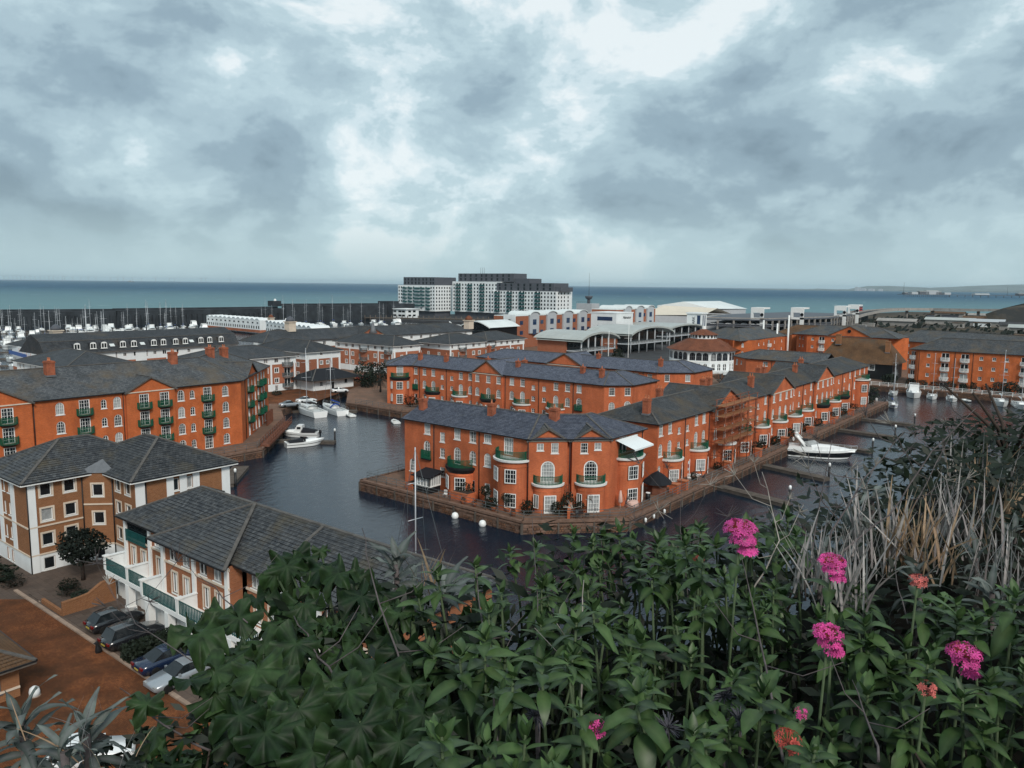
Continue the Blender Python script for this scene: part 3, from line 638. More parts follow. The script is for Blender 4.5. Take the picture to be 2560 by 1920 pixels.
# railings along the quays
pb = MB(); pb.tube([(0,0,0),(0,0,1.1)], .035, 6); pb.lathe([(.05,0),(.05,.04)], 6, (0,0,1.1)); POSTM = pb.mesh('post', 'grey_iron')
pb = MB(); pb.box((-.07,-.07,0),(.07,.07,1.15)); WPOSTM = pb.mesh('post', 'white_paint')
def fence(name, label, path, z=QZ, m='grey_iron', pm=None, step=2.0, hs=(.35,.7,1.08), r=.025):
    e = thing(name, (path[0][0], path[0][1], z), label, 'railing'); rl = MB()
    for i in range(len(path)-1):
        a, d = path[i], path[i+1]; L = hypot(d[0]-a[0], d[1]-a[1]); k = max(1, round(L/step))
        for j in range(k + (1 if i == len(path)-2 else 0)): f = j/k; place('post', pm or POSTM, e, (a[0]+(d[0]-a[0])*f, a[1]+(d[1]-a[1])*f, z), atan2(d[1]-a[1], d[0]-a[0]))
        for h in hs: rl.obox((a[0],a[1],z+h),(d[0],d[1],z+h),2*r,2*r)
    rl.build('rail', m, e, uv=False); return e
fence('quay_railing', 'grey iron railing along the brick quay in front of the nearest orange block', [(-81.6,82),(-81.6,70.1),(-53.5,69.8),(-49,74.2)])
fence('quay_railing', 'grey iron railing along the quay beside the long receding orange terrace', [(-48.9,74.3),(-44.8,78.5),(-44.8,203)])
fence('quay_railing', 'grey iron railing on the quay in front of the second orange block', [(-137,114.5),(-121.5,114.5),(-119.4,118.2),(-73,118.2)])
fence('quay_railing', 'grey iron railing beside the brown ramp below the left orange block', [(-111.2,40),(-111.2,71.9),(-126,87),(-129,90)])
fence('white_railing', 'white post and rail fence on the far quay behind the moored yachts', [(-56,236.6),(-33,236.6),(-10,236.6),(20,236.6)], m='white_paint', pm=WPOSTM, step=2.2, r=.04)
fence('white_railing', 'white railing on the terrace in front of the round white building', [(-122,230.5),(-104,228.5),(-97,237),(-97,247)], m='white_paint', pm=WPOSTM, step=2.0, r=.03)

# ------------------------------------------------------------------ block A : nearest orange terrace, corner cut at 45 degrees
EZ, RISE = 10.45, 2.15
H = House('orange_terrace', 'nearest orange brick block at the quay tip with two small gables', 'terrace', (-66,78))
p0, p1, p2, p3 = (-77.1,73.1), (-55.4,73.1), (-48.3,80.2), (-48.3,88.7)
S = lambda x: x+77.1
H.wall(p0, p1, QZ, EZ, [(S(-72.7),9.55,'w2'),(S(-69.9),8.75,'sl'),(S(-67.2),9.55,'w2'),(S(-64.5),9.5,'w2'),(S(-62),9.6,'w3','C'),(S(-58.6),9.1,'fd','nC'),
  (S(-72.8),6.7,'ad','n'),(S(-69.9),6.6,'sl'),(S(-67.2),6.6,'ad','n'),(S(-64.5),6.8,'ar'),(S(-62),6.85,'ar'),
  (S(-75.6),4.1,'ar'),(S(-72.8),2.75,'dr','n'),(S(-69.9),4.0,'sl'),(S(-64.55),2.75,'dr','n'),(S(-62),2.75,'dr','nC')])
H.juliet(p0, p1, S(-72.8), 5.45, 1.7)
H.bay(p0, p1, S(-66.4), 1.95, 1.7, QZ, 5.0, 'black', [(-38,3.4,'bw'),(32,3.4,'bw')])
H.bay(p0, p1, S(-57.9), 2.2, 1.9, QZ, 7.5, 'white', [(-35,5.9,'bw'),(28,5.9,'bw'),(-35,2.9,'bw'),(28,2.9,'bw')])
for x in (-71.4, -63.35): H.pipe(p0, p1, S(x), QZ, EZ)
# cut corner: wall behind, two gabled fronts
C0, C1 = p1, p2; t, n, L = H.T(C0, C1); P = lambda s_, o=0: (C0[0]+t.x*s_+n.x*o, C0[1]+t.y*s_+n.y*o)
H.wall(P(0,-.9), P(L,-.9), QZ, EZ)
for (a, d, tops, dx) in ((.0,4.75,((1.4,9.45,'sq'),(3.2,9.3,'sl','C')),0), (5.35,10.04,((1.5,9.25,'sl'),(3.2,9.45,'sq')),0)):
    H.gable(P(a,-.9), P(d,-.9), .9, EZ-.15, 1.4, back=4, ops=[*tops,(2.37,6.35,'AD','n')], m='slate_grey', course=.3)
    H.bay(P(a), P(d), 2.4, 1.75, 1.45, QZ, 4.65, 'white', [(2,2.7,'fd'),(-58,2.9,'tl')])
H.pipe(P(4.75), P(5.35), .3, QZ, EZ); H.pipe(P(0), P(4), -.1, QZ, EZ)
H.wall(p2, p3, QZ, EZ, [(6.4,9.4,'w3'),(3.2,9.1,'gd','n')])
H.bay(p2, p3, 4.4, 2.3, 1.8, QZ, 7.3, 'white', [(-32,5.8,'bw'),(30,5.8,'bw'),(-32,2.9,'bw'),(30,2.8,'fd')])
H.pipe(p2, p3, 8.0, QZ, EZ)
H.w.face([(-77.1,83.1,QZ),(-77.1,73.1,QZ),(-77.1,73.1,EZ),(-77.1,83.1,EZ)]); H.w.face([(-48.3,88.7,QZ),(-58.3,88.7,QZ),(-58.3,88.7,EZ),(-48.3,88.7,EZ)])
H.w.face([(-59.5,83.1,QZ),(-77.1,83.1,QZ),(-77.1,83.1,EZ),(-59.5,83.1,EZ)])
H.w.face([(-77.1,83.1,EZ),(-77.1,73.1,EZ),(-77.1,78.1,EZ+RISE)])
H.strip_roof([p0,p1,p2,p3], 10.0, EZ, RISE, ('gable','hip'), 'slate_blue', .32)
H.bay((-77.1,83.1), (-77.1,73.1), 6.2, 1.7, 1.5, QZ, 5.1, 'black', [(40,3.5,'w2'),(-30,3.5,'w2')])
H.chimney(-76.0, 75.6, 10.9, 13.1, .95, .8, 1); H.chimney(-64.3, 76.6, 11.6, 13.5, .9, .75, 1); H.chimney(-55.6, 78.6, 11.3, 13.6, 1.1, .9, 1)
H.done()
# awning above the rounded corner bay
aw = thing('awning', (-48.3,84.4,9.6), 'white canvas awning pulled out over the rounded balcony at the block corner', 'awning')
b = MB(); b.face([(-48.25,81.6,9.95),(-48.25,86.4,9.95),(-45.6,86.4,9.15),(-45.6,81.6,9.15)]); b.face([(-45.6,81.6,9.15),(-45.6,86.4,9.15),(-45.6,86.4,8.95),(-45.6,81.6,8.95)]); b.box((-48.3,81.5,9.9),(-48.05,86.5,10.05)); b.build('canopy', 'canvas_white', aw)
b = MB()
for y in (82, 86): b.tube([(-48.1,y,8.2),(-45.7,y,9.1)], .03, 5)
b.build('arm', 'grey_iron', aw, uv=False)

# ------------------------------------------------------------------ block B : long receding orange terrace
H = House('orange_terrace', 'long orange terrace receding along the right quay with tall gables and many rounded bays', 'terrace', (-53,146))
q0, q1 = (-48.4,92.8), (-48.4,200.5); Y = lambda y: y-92.8
ops = []
def unit(y0):
    for dy in (.9,3.6,12.0,14.6): ops.append((Y(y0+dy),9.45,'w2'))
    for dy in (6.4,9.1): ops.append((Y(y0+dy),8.7,'sq')); ops.append((Y(y0+dy),6.6,'sq'))
    ops.append((Y(y0+.9),6.7,'ar')); ops.append((Y(y0+3.6),6.55,'ad','n')); ops.append((Y(y0+12.0),6.55,'ad','n')); ops.append((Y(y0+14.6),6.75,'ar'))
    ops.append((Y(y0+.7),3.9,'as')); ops.append((Y(y0+7.6),2.75,'dr','n')); ops.append((Y(y0+14.9),3.6,'as'))
unit(92.8); 
def mid(y0, y1):
    w = y1-y0
    for f in (.11,.89): ops.append((Y(y0+w*f),9.45,'w2')); ops.append((Y(y0+w*f),6.7,'ar'))
    for f in (.37,.63): ops.append((Y(y0+w*f),8.7,'sq')); ops.append((Y(y0+w*f),6.6,'sq'))
    ops.append((Y(y0+w*.3),2.75,'dr','n')); ops.append((Y(y0+w*.6),3.5,'as'))
for a, d in ((121,134),(145.5,159),(170.5,187)): mid(a, d)
ops += [(Y(y),z,k) for y in (189.5,193.5,197.5) for z, k in ((9.45,'w2'),(6.7,'ar'),(3.9,'as'))]
H.wall(q0, q1, QZ, EZ, ops)
H.wall((-58.4,92.8), q0, QZ, EZ, [(3,9.4,'w2'),(3,6.7,'ar')])
for (a, d) in ((109.5,121),(134,145.5),(159,170.5)):
    w = d-a; H.gable((-48.4,a), (-48.4,d), .5, EZ-.1, 2.75, back=10, m='slate_grey', course=.34, over=.4,
      ops=[(w*.12,9.45,'w2'),(w*.4,9.5,'w2'),(w*.68,9.45,'w2'),(w*.9,9.4,'sl'),(w*.1,6.7,'ar'),(w*.4,6.55,'ad','n'),(w*.66,6.75,'ar'),(w*.9,6.7,'as'),(w*.1,3.6,'as'),(w*.62,2.75,'dr','n')])
for i, y in enumerate((96.4,104.9,121.6,129.8,137.2,145.2,153.4,162.2,169.9,178.4)):
    o = -47.9 if any(a-.3 < y < d+.3 for a, d in ((109.5,121),(134,145.5),(159,170.5))) else -48.4
    H.bay((o,92.8), (o,200), y-92.8, 1.75, 1.75, QZ, 5.0, 'white' if i not in (7,9) else 'black', [(-40,3.1,'bw'),(25,2.8,'fd')])
H.bay((-48.4,92.8), (-48.4,200), 113.8-92.8, 1.75, 2.2, QZ, 4.6, 'white', [(-40,3.1,'bw'),(25,2.8,'fd')], rail=False)
H.bay((-48.4,92.8), (-48.4,200), 192.5-92.8, 2.3, 2.3, QZ, 7.6, 'white', [(-40,5.9,'bw'),(15,5.9,'bw'),(-40,3.0,'bw'),(15,3.0,'bw')])
for y in (101.0,109.2,121.3,127.8,133.8,145.8,152.4,158.8,170.8,179,187.2): H.pipe(q0, q1, Y(y), QZ, EZ)
H.strip_roof([q0,q1], 10.0, EZ, RISE, ('hip','hip'), 'slate_grey', .34)
for x, y, w in ((-51.2,94.6,1.0),(-55,105.5,.9),(-55.4,122,1.0),(-55.4,124.2,1.0),(-51.0,132,1.0),(-55.4,147,1.0),(-55.4,149.4,1.0),(-52,158,.9),(-55.4,172,1.0)): H.chimney(x, y, 11.2, 13.5, w*.9, .9, 2)
H.done()
# scaffolding on the first gable of the long terrace
sc = thing('scaffolding', (-46.6,115,QZ), 'rusty tube scaffolding with plank decks in front of the first tall gable', 'scaffolding')
for y in (109,112,115,118,121.4):
    for x in (-47.2,-45.7):
        b = MB(); b.tube([(x,y,QZ),(x,y,12.2)], .06, 5); b.build('standard', 'rust_steel', sc, uv=False)
for z in (3.6,5.6,7.6,9.6,11.2):
    b = MB()
    for x in (-47.2,-45.7):
        b.tube([(x,108.5,z),(x,122,z)], .05, 5); b.tube([(x,108.5,z+.95),(x,122,z+.95)], .05, 5)
    for y in (109,112,115,118,121.4): b.tube([(-48,y,z),(-45.3,y,z)], .05, 5)
    b.build('ledger', 'rust_steel', sc, uv=False)
    if z > 3.7:
        for k in range(4): b = MB(); b.box((-47.1+k*.33,108.6,z+.05),(-46.82+k*.33,121.9,z+.1)); b.build('plank', 'scaffold_plank', sc)
b = MB()
for z in (1.6,5.6): b.tube([(-45.65,109,z),(-45.65,115,z+4)], .05, 5); b.tube([(-45.65,121.4,z),(-45.65,115,z+4)], .05, 5)
b.build('brace', 'rust_steel', sc, uv=False)

# ------------------------------------------------------------------ block 2 and 3 behind
def rear_block(label, y0, xl, xr, gx0, gx1, chl, chr_, col, bays, jul, roofm, top=10.3):
    H = House('orange_terrace', label, 'terrace', ((xl+xr)/2, y0+5)); ez = top
    path = ([(xl-chl, y0-chl)] if chl else [])+[(xl,y0),(xr,y0),(xr+chr_,y0+chr_),(xr+chr_,y0+chr_+10)]
    X = lambda x: x-xl; A, B = (xl,y0), (xr,y0); ops = []
    for x, typ in col:
        if typ == 'b': ops += [(X(x),9.1,'w2'),(X(x),6.1,'ad','n')]
        elif typ == 'a': ops += [(X(x),9.1,'w2'),(X(x),6.25,'ar'),(X(x),3.3,'as')]
        elif typ == 's': ops += [(X(x),8.35,'sq'),(X(x),6.1,'sq'),(X(x),3.6,'sq')]
        elif typ == 'j': ops += [(X(x),9.1,'w2'),(X(x),6.1,'ad','n'),(X(x),2.75,'dr','n')]
    gops = [o for o in ops if X(gx0) < o[0] < X(gx1)]; ops = [o for o in ops if o not in gops]
    H.wall(A, (gx0,y0), QZ, ez, [o for o in ops if o[0] < X(gx0)]); t_ = X(gx1)
    H.wall((gx1,y0), B, QZ, ez, [(o[0]-t_, *o[1:]) for o in ops if o[0] > t_])
    H.gable((gx0,y0), (gx1,y0), .35, ez-.05, 2.7, back=9, ops=[(o[0]-X(gx0), *o[1:]) for o in gops], m=roofm, over=.35)
    ch = [(chr_*.28*1.414,9.1,'w2'),(chr_*.85*1.414,9.1,'w2'),(chr_*.28*1.414,6.2,'ar'),(chr_*.85*1.414,6.1,'ad','n')]
    H.wall(B, (xr+chr_,y0+chr_), QZ, ez, ch); H.wall((xr+chr_,y0+chr_), (xr+chr_,y0+chr_+10), QZ, ez)
    H.juliet(B, (xr+chr_,y0+chr_), chr_*.85*1.414, 4.9, 1.7)
    if chl:
        H.wall((xl-chl,y0-chl), A, QZ, ez, [(chl*.7,8.95,'fd','n')]); H.bay((xl-chl,y0-chl), A, chl*.7, 2.0, 1.9, QZ, 7.2, 'black', [(0,5.9,'bw'),(-62,5.9,'tl'),(62,5.9,'tl'),(0,2.8,'fd'),(-62,3,'tl')])
    for x, st in bays: H.bay(A, B, X(x), 1.85, 1.6, QZ, 4.5, st, [(-35,2.9,'bw'),(32,2.9,'bw')])
    for x in jul: H.juliet(A, B, X(x), 4.9, 1.7)
    H.strip_roof(path, 10.2, ez, 2.15, ('hip','hip'), roofm, 0)
    return H, A, B, X
H, A, B, X = rear_block('second orange block behind the nearest one with a broad gable in the middle', 123.9, -127.8, -76.2, -109.3, -100.9, 4.2, 3.8,
  [(-126.9,'j'),(-124.1,'a'),(-121.3,'b'),(-118.5,'s'),(-115.6,'s'),(-112.9,'b'),(-110.1,'a'),(-107.8,'a'),(-104.7,'b'),(-101.9,'a'),(-98.6,'a'),(-95.8,'b'),(-93,'s'),(-90.3,'s'),(-87.4,'b'),(-84.6,'a'),(-81.9,'j')],
  [(-121.3,'black'),(-113,'white'),(-104.7,'black'),(-95.8,'white'),(-87.3,'white')], [-126.9,-81.9], 'slate_blue')
for x in (-125.6,-117.2,-100.3,-91.6,-83.2): H.pipe(A, B, X(x), QZ, 10.3)
for x, y in ((-128,126.5),(-120,126.8),(-108,127.3),(-99.8,127.5),(-99.8,129.8),(-83.5,127.5),(-78.5,126.6)): H.chimney(x, y, 11, 13.1, .85, .8, 1)
H.done()
H, A, B, X = rear_block('third orange block further back with slate roof and a wide central gable', 150.5, -131.4, -79.2, -108.7, -98.3, 0, 5.8,
  [(-129,'a'),(-126,'a'),(-123,'s'),(-120,'a'),(-117,'a'),(-113,'s'),(-110.3,'a'),(-106.5,'a'),(-103.5,'b'),(-100.2,'a'),(-95.5,'a'),(-92.6,'s'),(-89.9,'s'),(-87.1,'a'),(-84.4,'a'),(-81,'a')], [], [], 'slate_blue')
for x in (-111,-93.9,-82.6): H.pipe(A, B, X(x), QZ, 10.3)
H.wall((-131.4,160),(-131.4,150.5), QZ, 10.3)
for x, y in ((-129.5,153),(-96.8,154.5),(-80,153.5)): H.chimney(x, y, 11, 13.1, .85, .8, 1)
H.done()
# ------------------------------------------------------------------ block 5 behind the long terrace
H = House('orange_terrace', 'orange block with plain slate roof behind the far end of the long terrace', 'terrace', (-67,203))
a, b_, c_ = (-84.1,204.2), (-78.2,198.3), (-58.4,198.3)
H.wall(b_, c_, QZ, 10.3, [(5.2,9.2,'w3'),(8.6,8.8,'sq'),(12.4,8.8,'sl'),(15.8,9.2,'w2'),(5.2,6.0,'ar'),(8.6,6.2,'sq'),(12.4,6.2,'ar'),(15.8,6.2,'ar')])
H.wall(a, b_, QZ, 10.3, [(2.2,8.8,'w2'),(5.2,8.9,'sq'),(2.2,5.6,'as'),(5.2,5.6,'as')])
H.strip_roof([a,b_,c_], 10.2, 10.3, 2.2, ('hip','gable'), 'slate_grey', 0)
H.pipe(b_, c_, 6.9, QZ, 10.3); H.done()

# ------------------------------------------------------------------ L1 : left orange block, four storeys
H = House('orange_apartments', 'four storey orange block on the left with green bowl balconies and dark slate roof', 'apartment block', (-124,52), 'orange_brick'); ez = 12.3
a0, a1, a2, a3 = (-117,26), (-117,72.9), (-119.3,75.0), (-133.6,89.3); Y = lambda y: y-26
ops = []
Z4 = (10.85, 8.15, 5.45, 2.75)
for z in Z4:
    for y, k in ((37.5,'fd'),(44.3,'ar'),(47.6,'fd'),(50.3,'as'),(52.25,'ar'),(62.2,'ar'),(64.1,'as'),(66.75,'fd'),(69.95,'ar')):
        ops.append((Y(y), z-(.15 if k == 'fd' else 0), k, 'n' if k == 'fd' else ''))
ops = [o for o in ops if o[0] > Y(41)]
H.wall(a0, a1, QZ, ez, ops, curtain=.15)
H.gable((-117,53.4), (-117,61.0), .45, ez-.05, 2.0, back=7, ops=[(y-53.4,z-.15,'fd','n') for y in (56.1,59.3) for z in Z4], m='slate_grey', curtain=.15)
H.gable((-117,33), (-117,40.6), .45, ez-.05, 2.0, back=7, ops=[(y-33,z-.15,'fd','n') for y in (35,37.6) for z in Z4], m='slate_grey', curtain=.15)
for z in Z4[:3]:
    for y, pr in ((47.6,0),(66.75,0),(56.1,.45),(59.3,.45),(37.6,.45),(35,.45)): H.balcony((a0[0]+pr,a0[1]), (a1[0]+pr,a1[1]), Y(y), z-1.3, 2.3, 1.0)
H.wall(a1, a2, QZ, ez); sops = []
for z in Z4:
    for s_, k in ((3.2,'fd'),(6.0,'as'),(8.6,'ar'),(11.2,'fd'),(14.2,'fd'),(16.6,'ar')): sops.append((s_, z-(.15 if k == 'fd' else 0), k, 'n' if k == 'fd' else ''))
H.wall(a2, a3, QZ, ez, sops, curtain=.15)
H.gable((a2[0]-.71*1.2,a2[1]+.71*1.2), (a2[0]-.71*9.6,a2[1]+.71*9.6), .05, ez-.05, 2.3, back=7, full=False, m='slate_grey')
for z in Z4[:3]:
    for s_ in (3.2,11.2,14.2): H.balcony(a2, a3, s_, z-1.3, 2.3, 1.0)
H.strip_roof([a0,a1,a2,a3], 15, ez, 3.7, ('gable','hip'), 'slate_grey', 0)
for y in (40.9,53.1): H.pipe(a0, a1, Y(y), QZ, ez)
H.pipe(a2, a3, .2, QZ, ez)
for x, y, z in ((-122.5,45.3,15.1),(-123.5,64.5,15.2),(-127.5,73.5,15.2),(-130.5,78,14.8)): H.chimney(x, y, z-.2, z+2.1, 1.15, 1.15, 2)
H.done()
# ------------------------------------------------------------------ L2 : brown brick flats, near left
BW = 1
def pilaster(H, p0, p1, sc, w, z0, z1, m='white_render', out=.08):
    t, n, L = H.T(p0, p1); b = MB(); P = lambda a, o, z: (p0[0]+t.x*a+n.x*o, p0[1]+t.y*a+n.y*o, z)
    x0, x1 = sc-w/2, sc+w/2
    b.face([P(x0,out,z0),P(x1,out,z0),P(x1,out,z1),P(x0,out,z1)]); b.face([P(x0,0,z0),P(x0,out,z0),P(x0,out,z1),P(x0,0,z1)]); b.face([P(x1,out,z0),P(x1,0,z0),P(x1,0,z1),P(x1,out,z1)]); b.face([P(x0,out,z1),P(x1,out,z1),P(x1,0,z1),P(x0,0,z1)]); b.face([P(x0,0,z0),P(x1,0,z0),P(x1,out,z0),P(x0,out,z0)])
    return b.build('pilaster', m, H.e)
def string(H, p0, p1, z, m=None, h=.14):
    t, n, L = H.T(p0, p1); b = MB(); b.obox((p0[0]+n.x*.03,p0[1]+n.y*.03,z),(p1[0]+n.x*.03,p1[1]+n.y*.03,z),.12,h); return b.build('string_course', m or 'cream_trim', H.e)
H = House('brick_flats', 'brown brick flats at the left with two hipped grey tile roofs and white ground floor', 'apartment block', (-80,35), 'brown_brick')
ez = 10.3; g0 = [(QZ,3.15,BW)]
A, B = (-90,26.3), (-78.3,26.3); X = lambda x: x+90
ops = [(X(x),z,'n1') for x in (-83.9,-82.7) for z in (9.2,7.0,4.6,2.3)]
H.wall(A, B, QZ, ez, ops, bands=g0)
pilaster(H, A, B, X(-84.9), .9, 3.2, ez-.2); pilaster(H, A, B, X(-81.7), .9, 3.2, ez-.2); string(H, A, B, 3.2); string(H, A, B, 5.9)
C_, D_ = (-78.3,26.3), (-78.3,31.2)
ops = [(1.65,9.35,'p1','c'),(3.75,9.35,'p1','c'),(1.65,6.95,'p1','cC'),(3.75,7.0,'p1','c'),(1.6,4.55,'p1','c'),(3.7,4.7,'p1','c'),(1.6,2.2,'p1')]
H.wall(C_, D_, QZ, ez, ops, bands=g0, curtain=.1); pilaster(H, C_, D_, .38, .72, QZ, ez-.15); string(H, C_, D_, 3.2); string(H, C_, D_, 5.9)
E_ = (-76.3,33.2)
H.wall(D_, E_, QZ, ez, [(1.4,8.6,'p1','c'),(1.4,5.8,'p1','c'),(1.4,2.6,'dr','n')], bands=g0, curtain=.1); string(H, D_, E_, 3.2); string(H, D_, E_, 7.2)
F_ = (-71.8,33.2); H.wall(E_, F_, QZ, ez, [(1.1,9.25,'p1','c'),(3.1,9.25,'p1','c'),(1.1,7.0,'p1','c'),(3.1,7.0,'p1','c'),(1.1,4.4,'p1','c'),(3.1,4.4,'p1','c')], bands=g0, curtain=.1); string(H, E_, F_, 3.2)
G_ = (-71.8,43.1); H.wall(F_, G_, QZ, ez, [(4.1,9.1,'n1'),(5.5,9.1,'n1'),(4.1,6.6,'n1'),(5.5,6.6,'n1')], bands=g0)
pilaster(H, F_, G_, .5, .9, QZ, ez-.15); pilaster(H, F_, G_, 9.4, .9, QZ, ez-.15); pilaster(H, F_, G_, 3.45, .7, 5.2, ez-.15); pilaster(H, F_, G_, 4.8, .75, 5.2, ez-.15, out=.05); pilaster(H, F_, G_, 6.15, .7, 5.2, ez-.15)
H.wall((-71.8,43.1), (-90,43.1), QZ, ez)
for p, q, s_ in ((C_,D_,.02),(C_,D_,4.85),(E_,F_,.05),(F_,G_,1.05)): H.pipe(p, q, s_, QZ, ez-.2)
H.hip_roof(-88.3,-78.3,26.3,39.0, ez, 2.75, 'tile_grey', .33); H.hip_roof(-84.4,-71.8,33.2,43.1, ez, 2.72, 'tile_grey', .33)
b = MB(); b.face([(-78.5,30.8,ez+.05),(-75.9,33.4,ez+.05),(-78.2,33.2,ez+1.1)]); b.build('lead_flashing', 'lead', H.e)
H.done()

# ------------------------------------------------------------------ L3 : townhouses, near centre-left
H = House('townhouses', 'brick and white townhouses with teal balconies and broad grey tile roof at the near shore', 'terrace', (-52,34.6), 'terrace_brick')
ez = 8.5
def th_wall(x0, x1, y, wins2, doors1, m=0):
    A, B = (x0,y), (x1,y); H.wall(A, B, 4.0, ez-.05, [(x-x0,7.45,'bwn','') if False else (x-x0,7.45,'pl') for x in wins2]+[(x-x0,5.2,'tl','c') for x in doors1], curtain=.3)
    b = MB(); b.obox((x0,y-.05,6.75),(x1,y-.05,6.75),.14,.16); b.obox((x0,y-.03,8.2),(x1,y-.03,8.2),.1,.22); b.build('string_course', 'cream_trim', H.e)
th_wall(-67.2,-59.7,30.1,(-61.6,),(-65.8,-64.0,-61.3)); th_wall(-59.2,-49.3,29.3,(-57.5,-55.5,-53.0,-51.0),(-57.3,-55.5,-52.6,-50.9)); th_wall(-48.7,-33,30.3,(-47.6,-45.6,-43,-41,-39,-37.4,-35),(-47.4,-45.6,-43,-40,-36))
H.w.face([(-33,30.3,QZ),(-33,39.5,QZ),(-33,39.5,ez),(-33,30.3,ez)]); H.w.face([(-33,39.5,QZ),(-67.2,39.5,QZ),(-67.2,39.5,ez),(-33,39.5,ez)])
H.w.face([(-59.2,30.1,4),(-59.2,29.3,4),(-59.2,29.3,ez),(-59.2,30.1,ez)]); H.w.face([(-49.3,29.3,4),(-49.3,30.3,4),(-49.3,30.3,ez),(-49.3,29.3,ez)])
H.w.face([(-67.2,39.5,QZ),(-67.2,30.1,QZ),(-67.2,30.1,ez),(-67.2,39.5,ez)])
for x, y in ((-67.0,30.1),(-62.7,30.1),(-59.45,29.9),(-58.9,29.3),(-54.2,29.3),(-49.6,29.3),(-44.3,30.3),(-40.2,30.3)):
    pilaster(H, (x-1,y), (x+1,y), 1.0, .42, QZ, ez-.15, 'white_paint', .16)
# loggia on the upper floor of the first house
b = MB(); b.face([(-66.7,30.04,6.55),(-63.1,30.04,6.55),(-63.1,30.04,8.2),(-66.7,30.04,8.2)]); b.build('loggia_glazing', 'glass', H.e)
H.railing([(-66.7,29.9),(-63.1,29.9)], 6.5, 1.0, H.e, 'teal_iron', .21)
# garage storey carrying the balconies
gb = MB()
for x0, x1 in ((-67.4,-59.8),(-59.6,-49.2),(-48.9,-33)):
    yf = 28.3 if x0 != -59.6 else 27.7; gb.box((x0,yf,3.7),(x1,30.6,4.05)); gb.box((x0,yf+1.0,QZ),(x1,yf+1.15,3.7))
gb.build('balcony_deck', 'white_paint', H.e)
dm = MB(); dm.box((-1.15,-.05,0),(1.15,.03,2.0)); dme = dm.mesh('garage_door', 'white_paint'); dg = MB()
for k in range(4): dg.box((-.95+k*.5,-.07,1.35),(-.6+k*.5,-.045,1.85))
dgm = dg.mesh('pane', 'glass')
for x, yf in ((-65.4,28.3),(-61.9,28.3),(-57.3,27.7),(-54.2,27.7),(-51,27.7),(-46.5,28.3),(-42.5,28.3),(-38.5,28.3)):
    g = place('garage_door', dme, H.e, (x,yf+.95,QZ)); sub('pane', dgm, g)
    for dx in (-1.55,): 
        b = MB(); b.box((x+dx-.28,yf-.02,QZ),(x+dx+.28,yf+.55,3.7)); b.box((x+dx-.36,yf-.08,QZ),(x+dx+.36,yf+.6,QZ+.35)); b.build('pier', 'white_paint', H.e)
for x0, x1, yf in ((-67.3,-63.7,28.4),(-63.2,-59.9,28.4),(-59.5,-54.4,27.8),(-53.9,-49.3,27.8),(-48.8,-44.4,28.4),(-43.9,-40,28.4),(-39.5,-36.2,28.4),(-35.8,-33.2,28.4)):
    H.railing([(x0,yf),(x1,yf)], 4.05, 1.05, H.e, 'teal_iron', .21)
    b = MB(); b.box((x0-.35,yf-.1,4.05),(x0-.02,yf+.3,5.2)); b.box((x0-.42,yf-.16,5.2),(x0+.05,yf+.36,5.32)); b.build('pier', 'white_paint', H.e)
    b = MB(); b.box((x0-.2,yf+.3,4.05),(x0-.08,yf+1.9,5.2)); b.box((x0-.3,yf+.3,5.2),(x0+.02,yf+1.9,5.28)); b.build('party_screen', 'white_render', H.e)
H.strip_roof([(-67.2,30.2),(-33,30.2)], 9.2, ez, 2.5, ('hip','hip'), 'tile_grey', 0, over=.6)
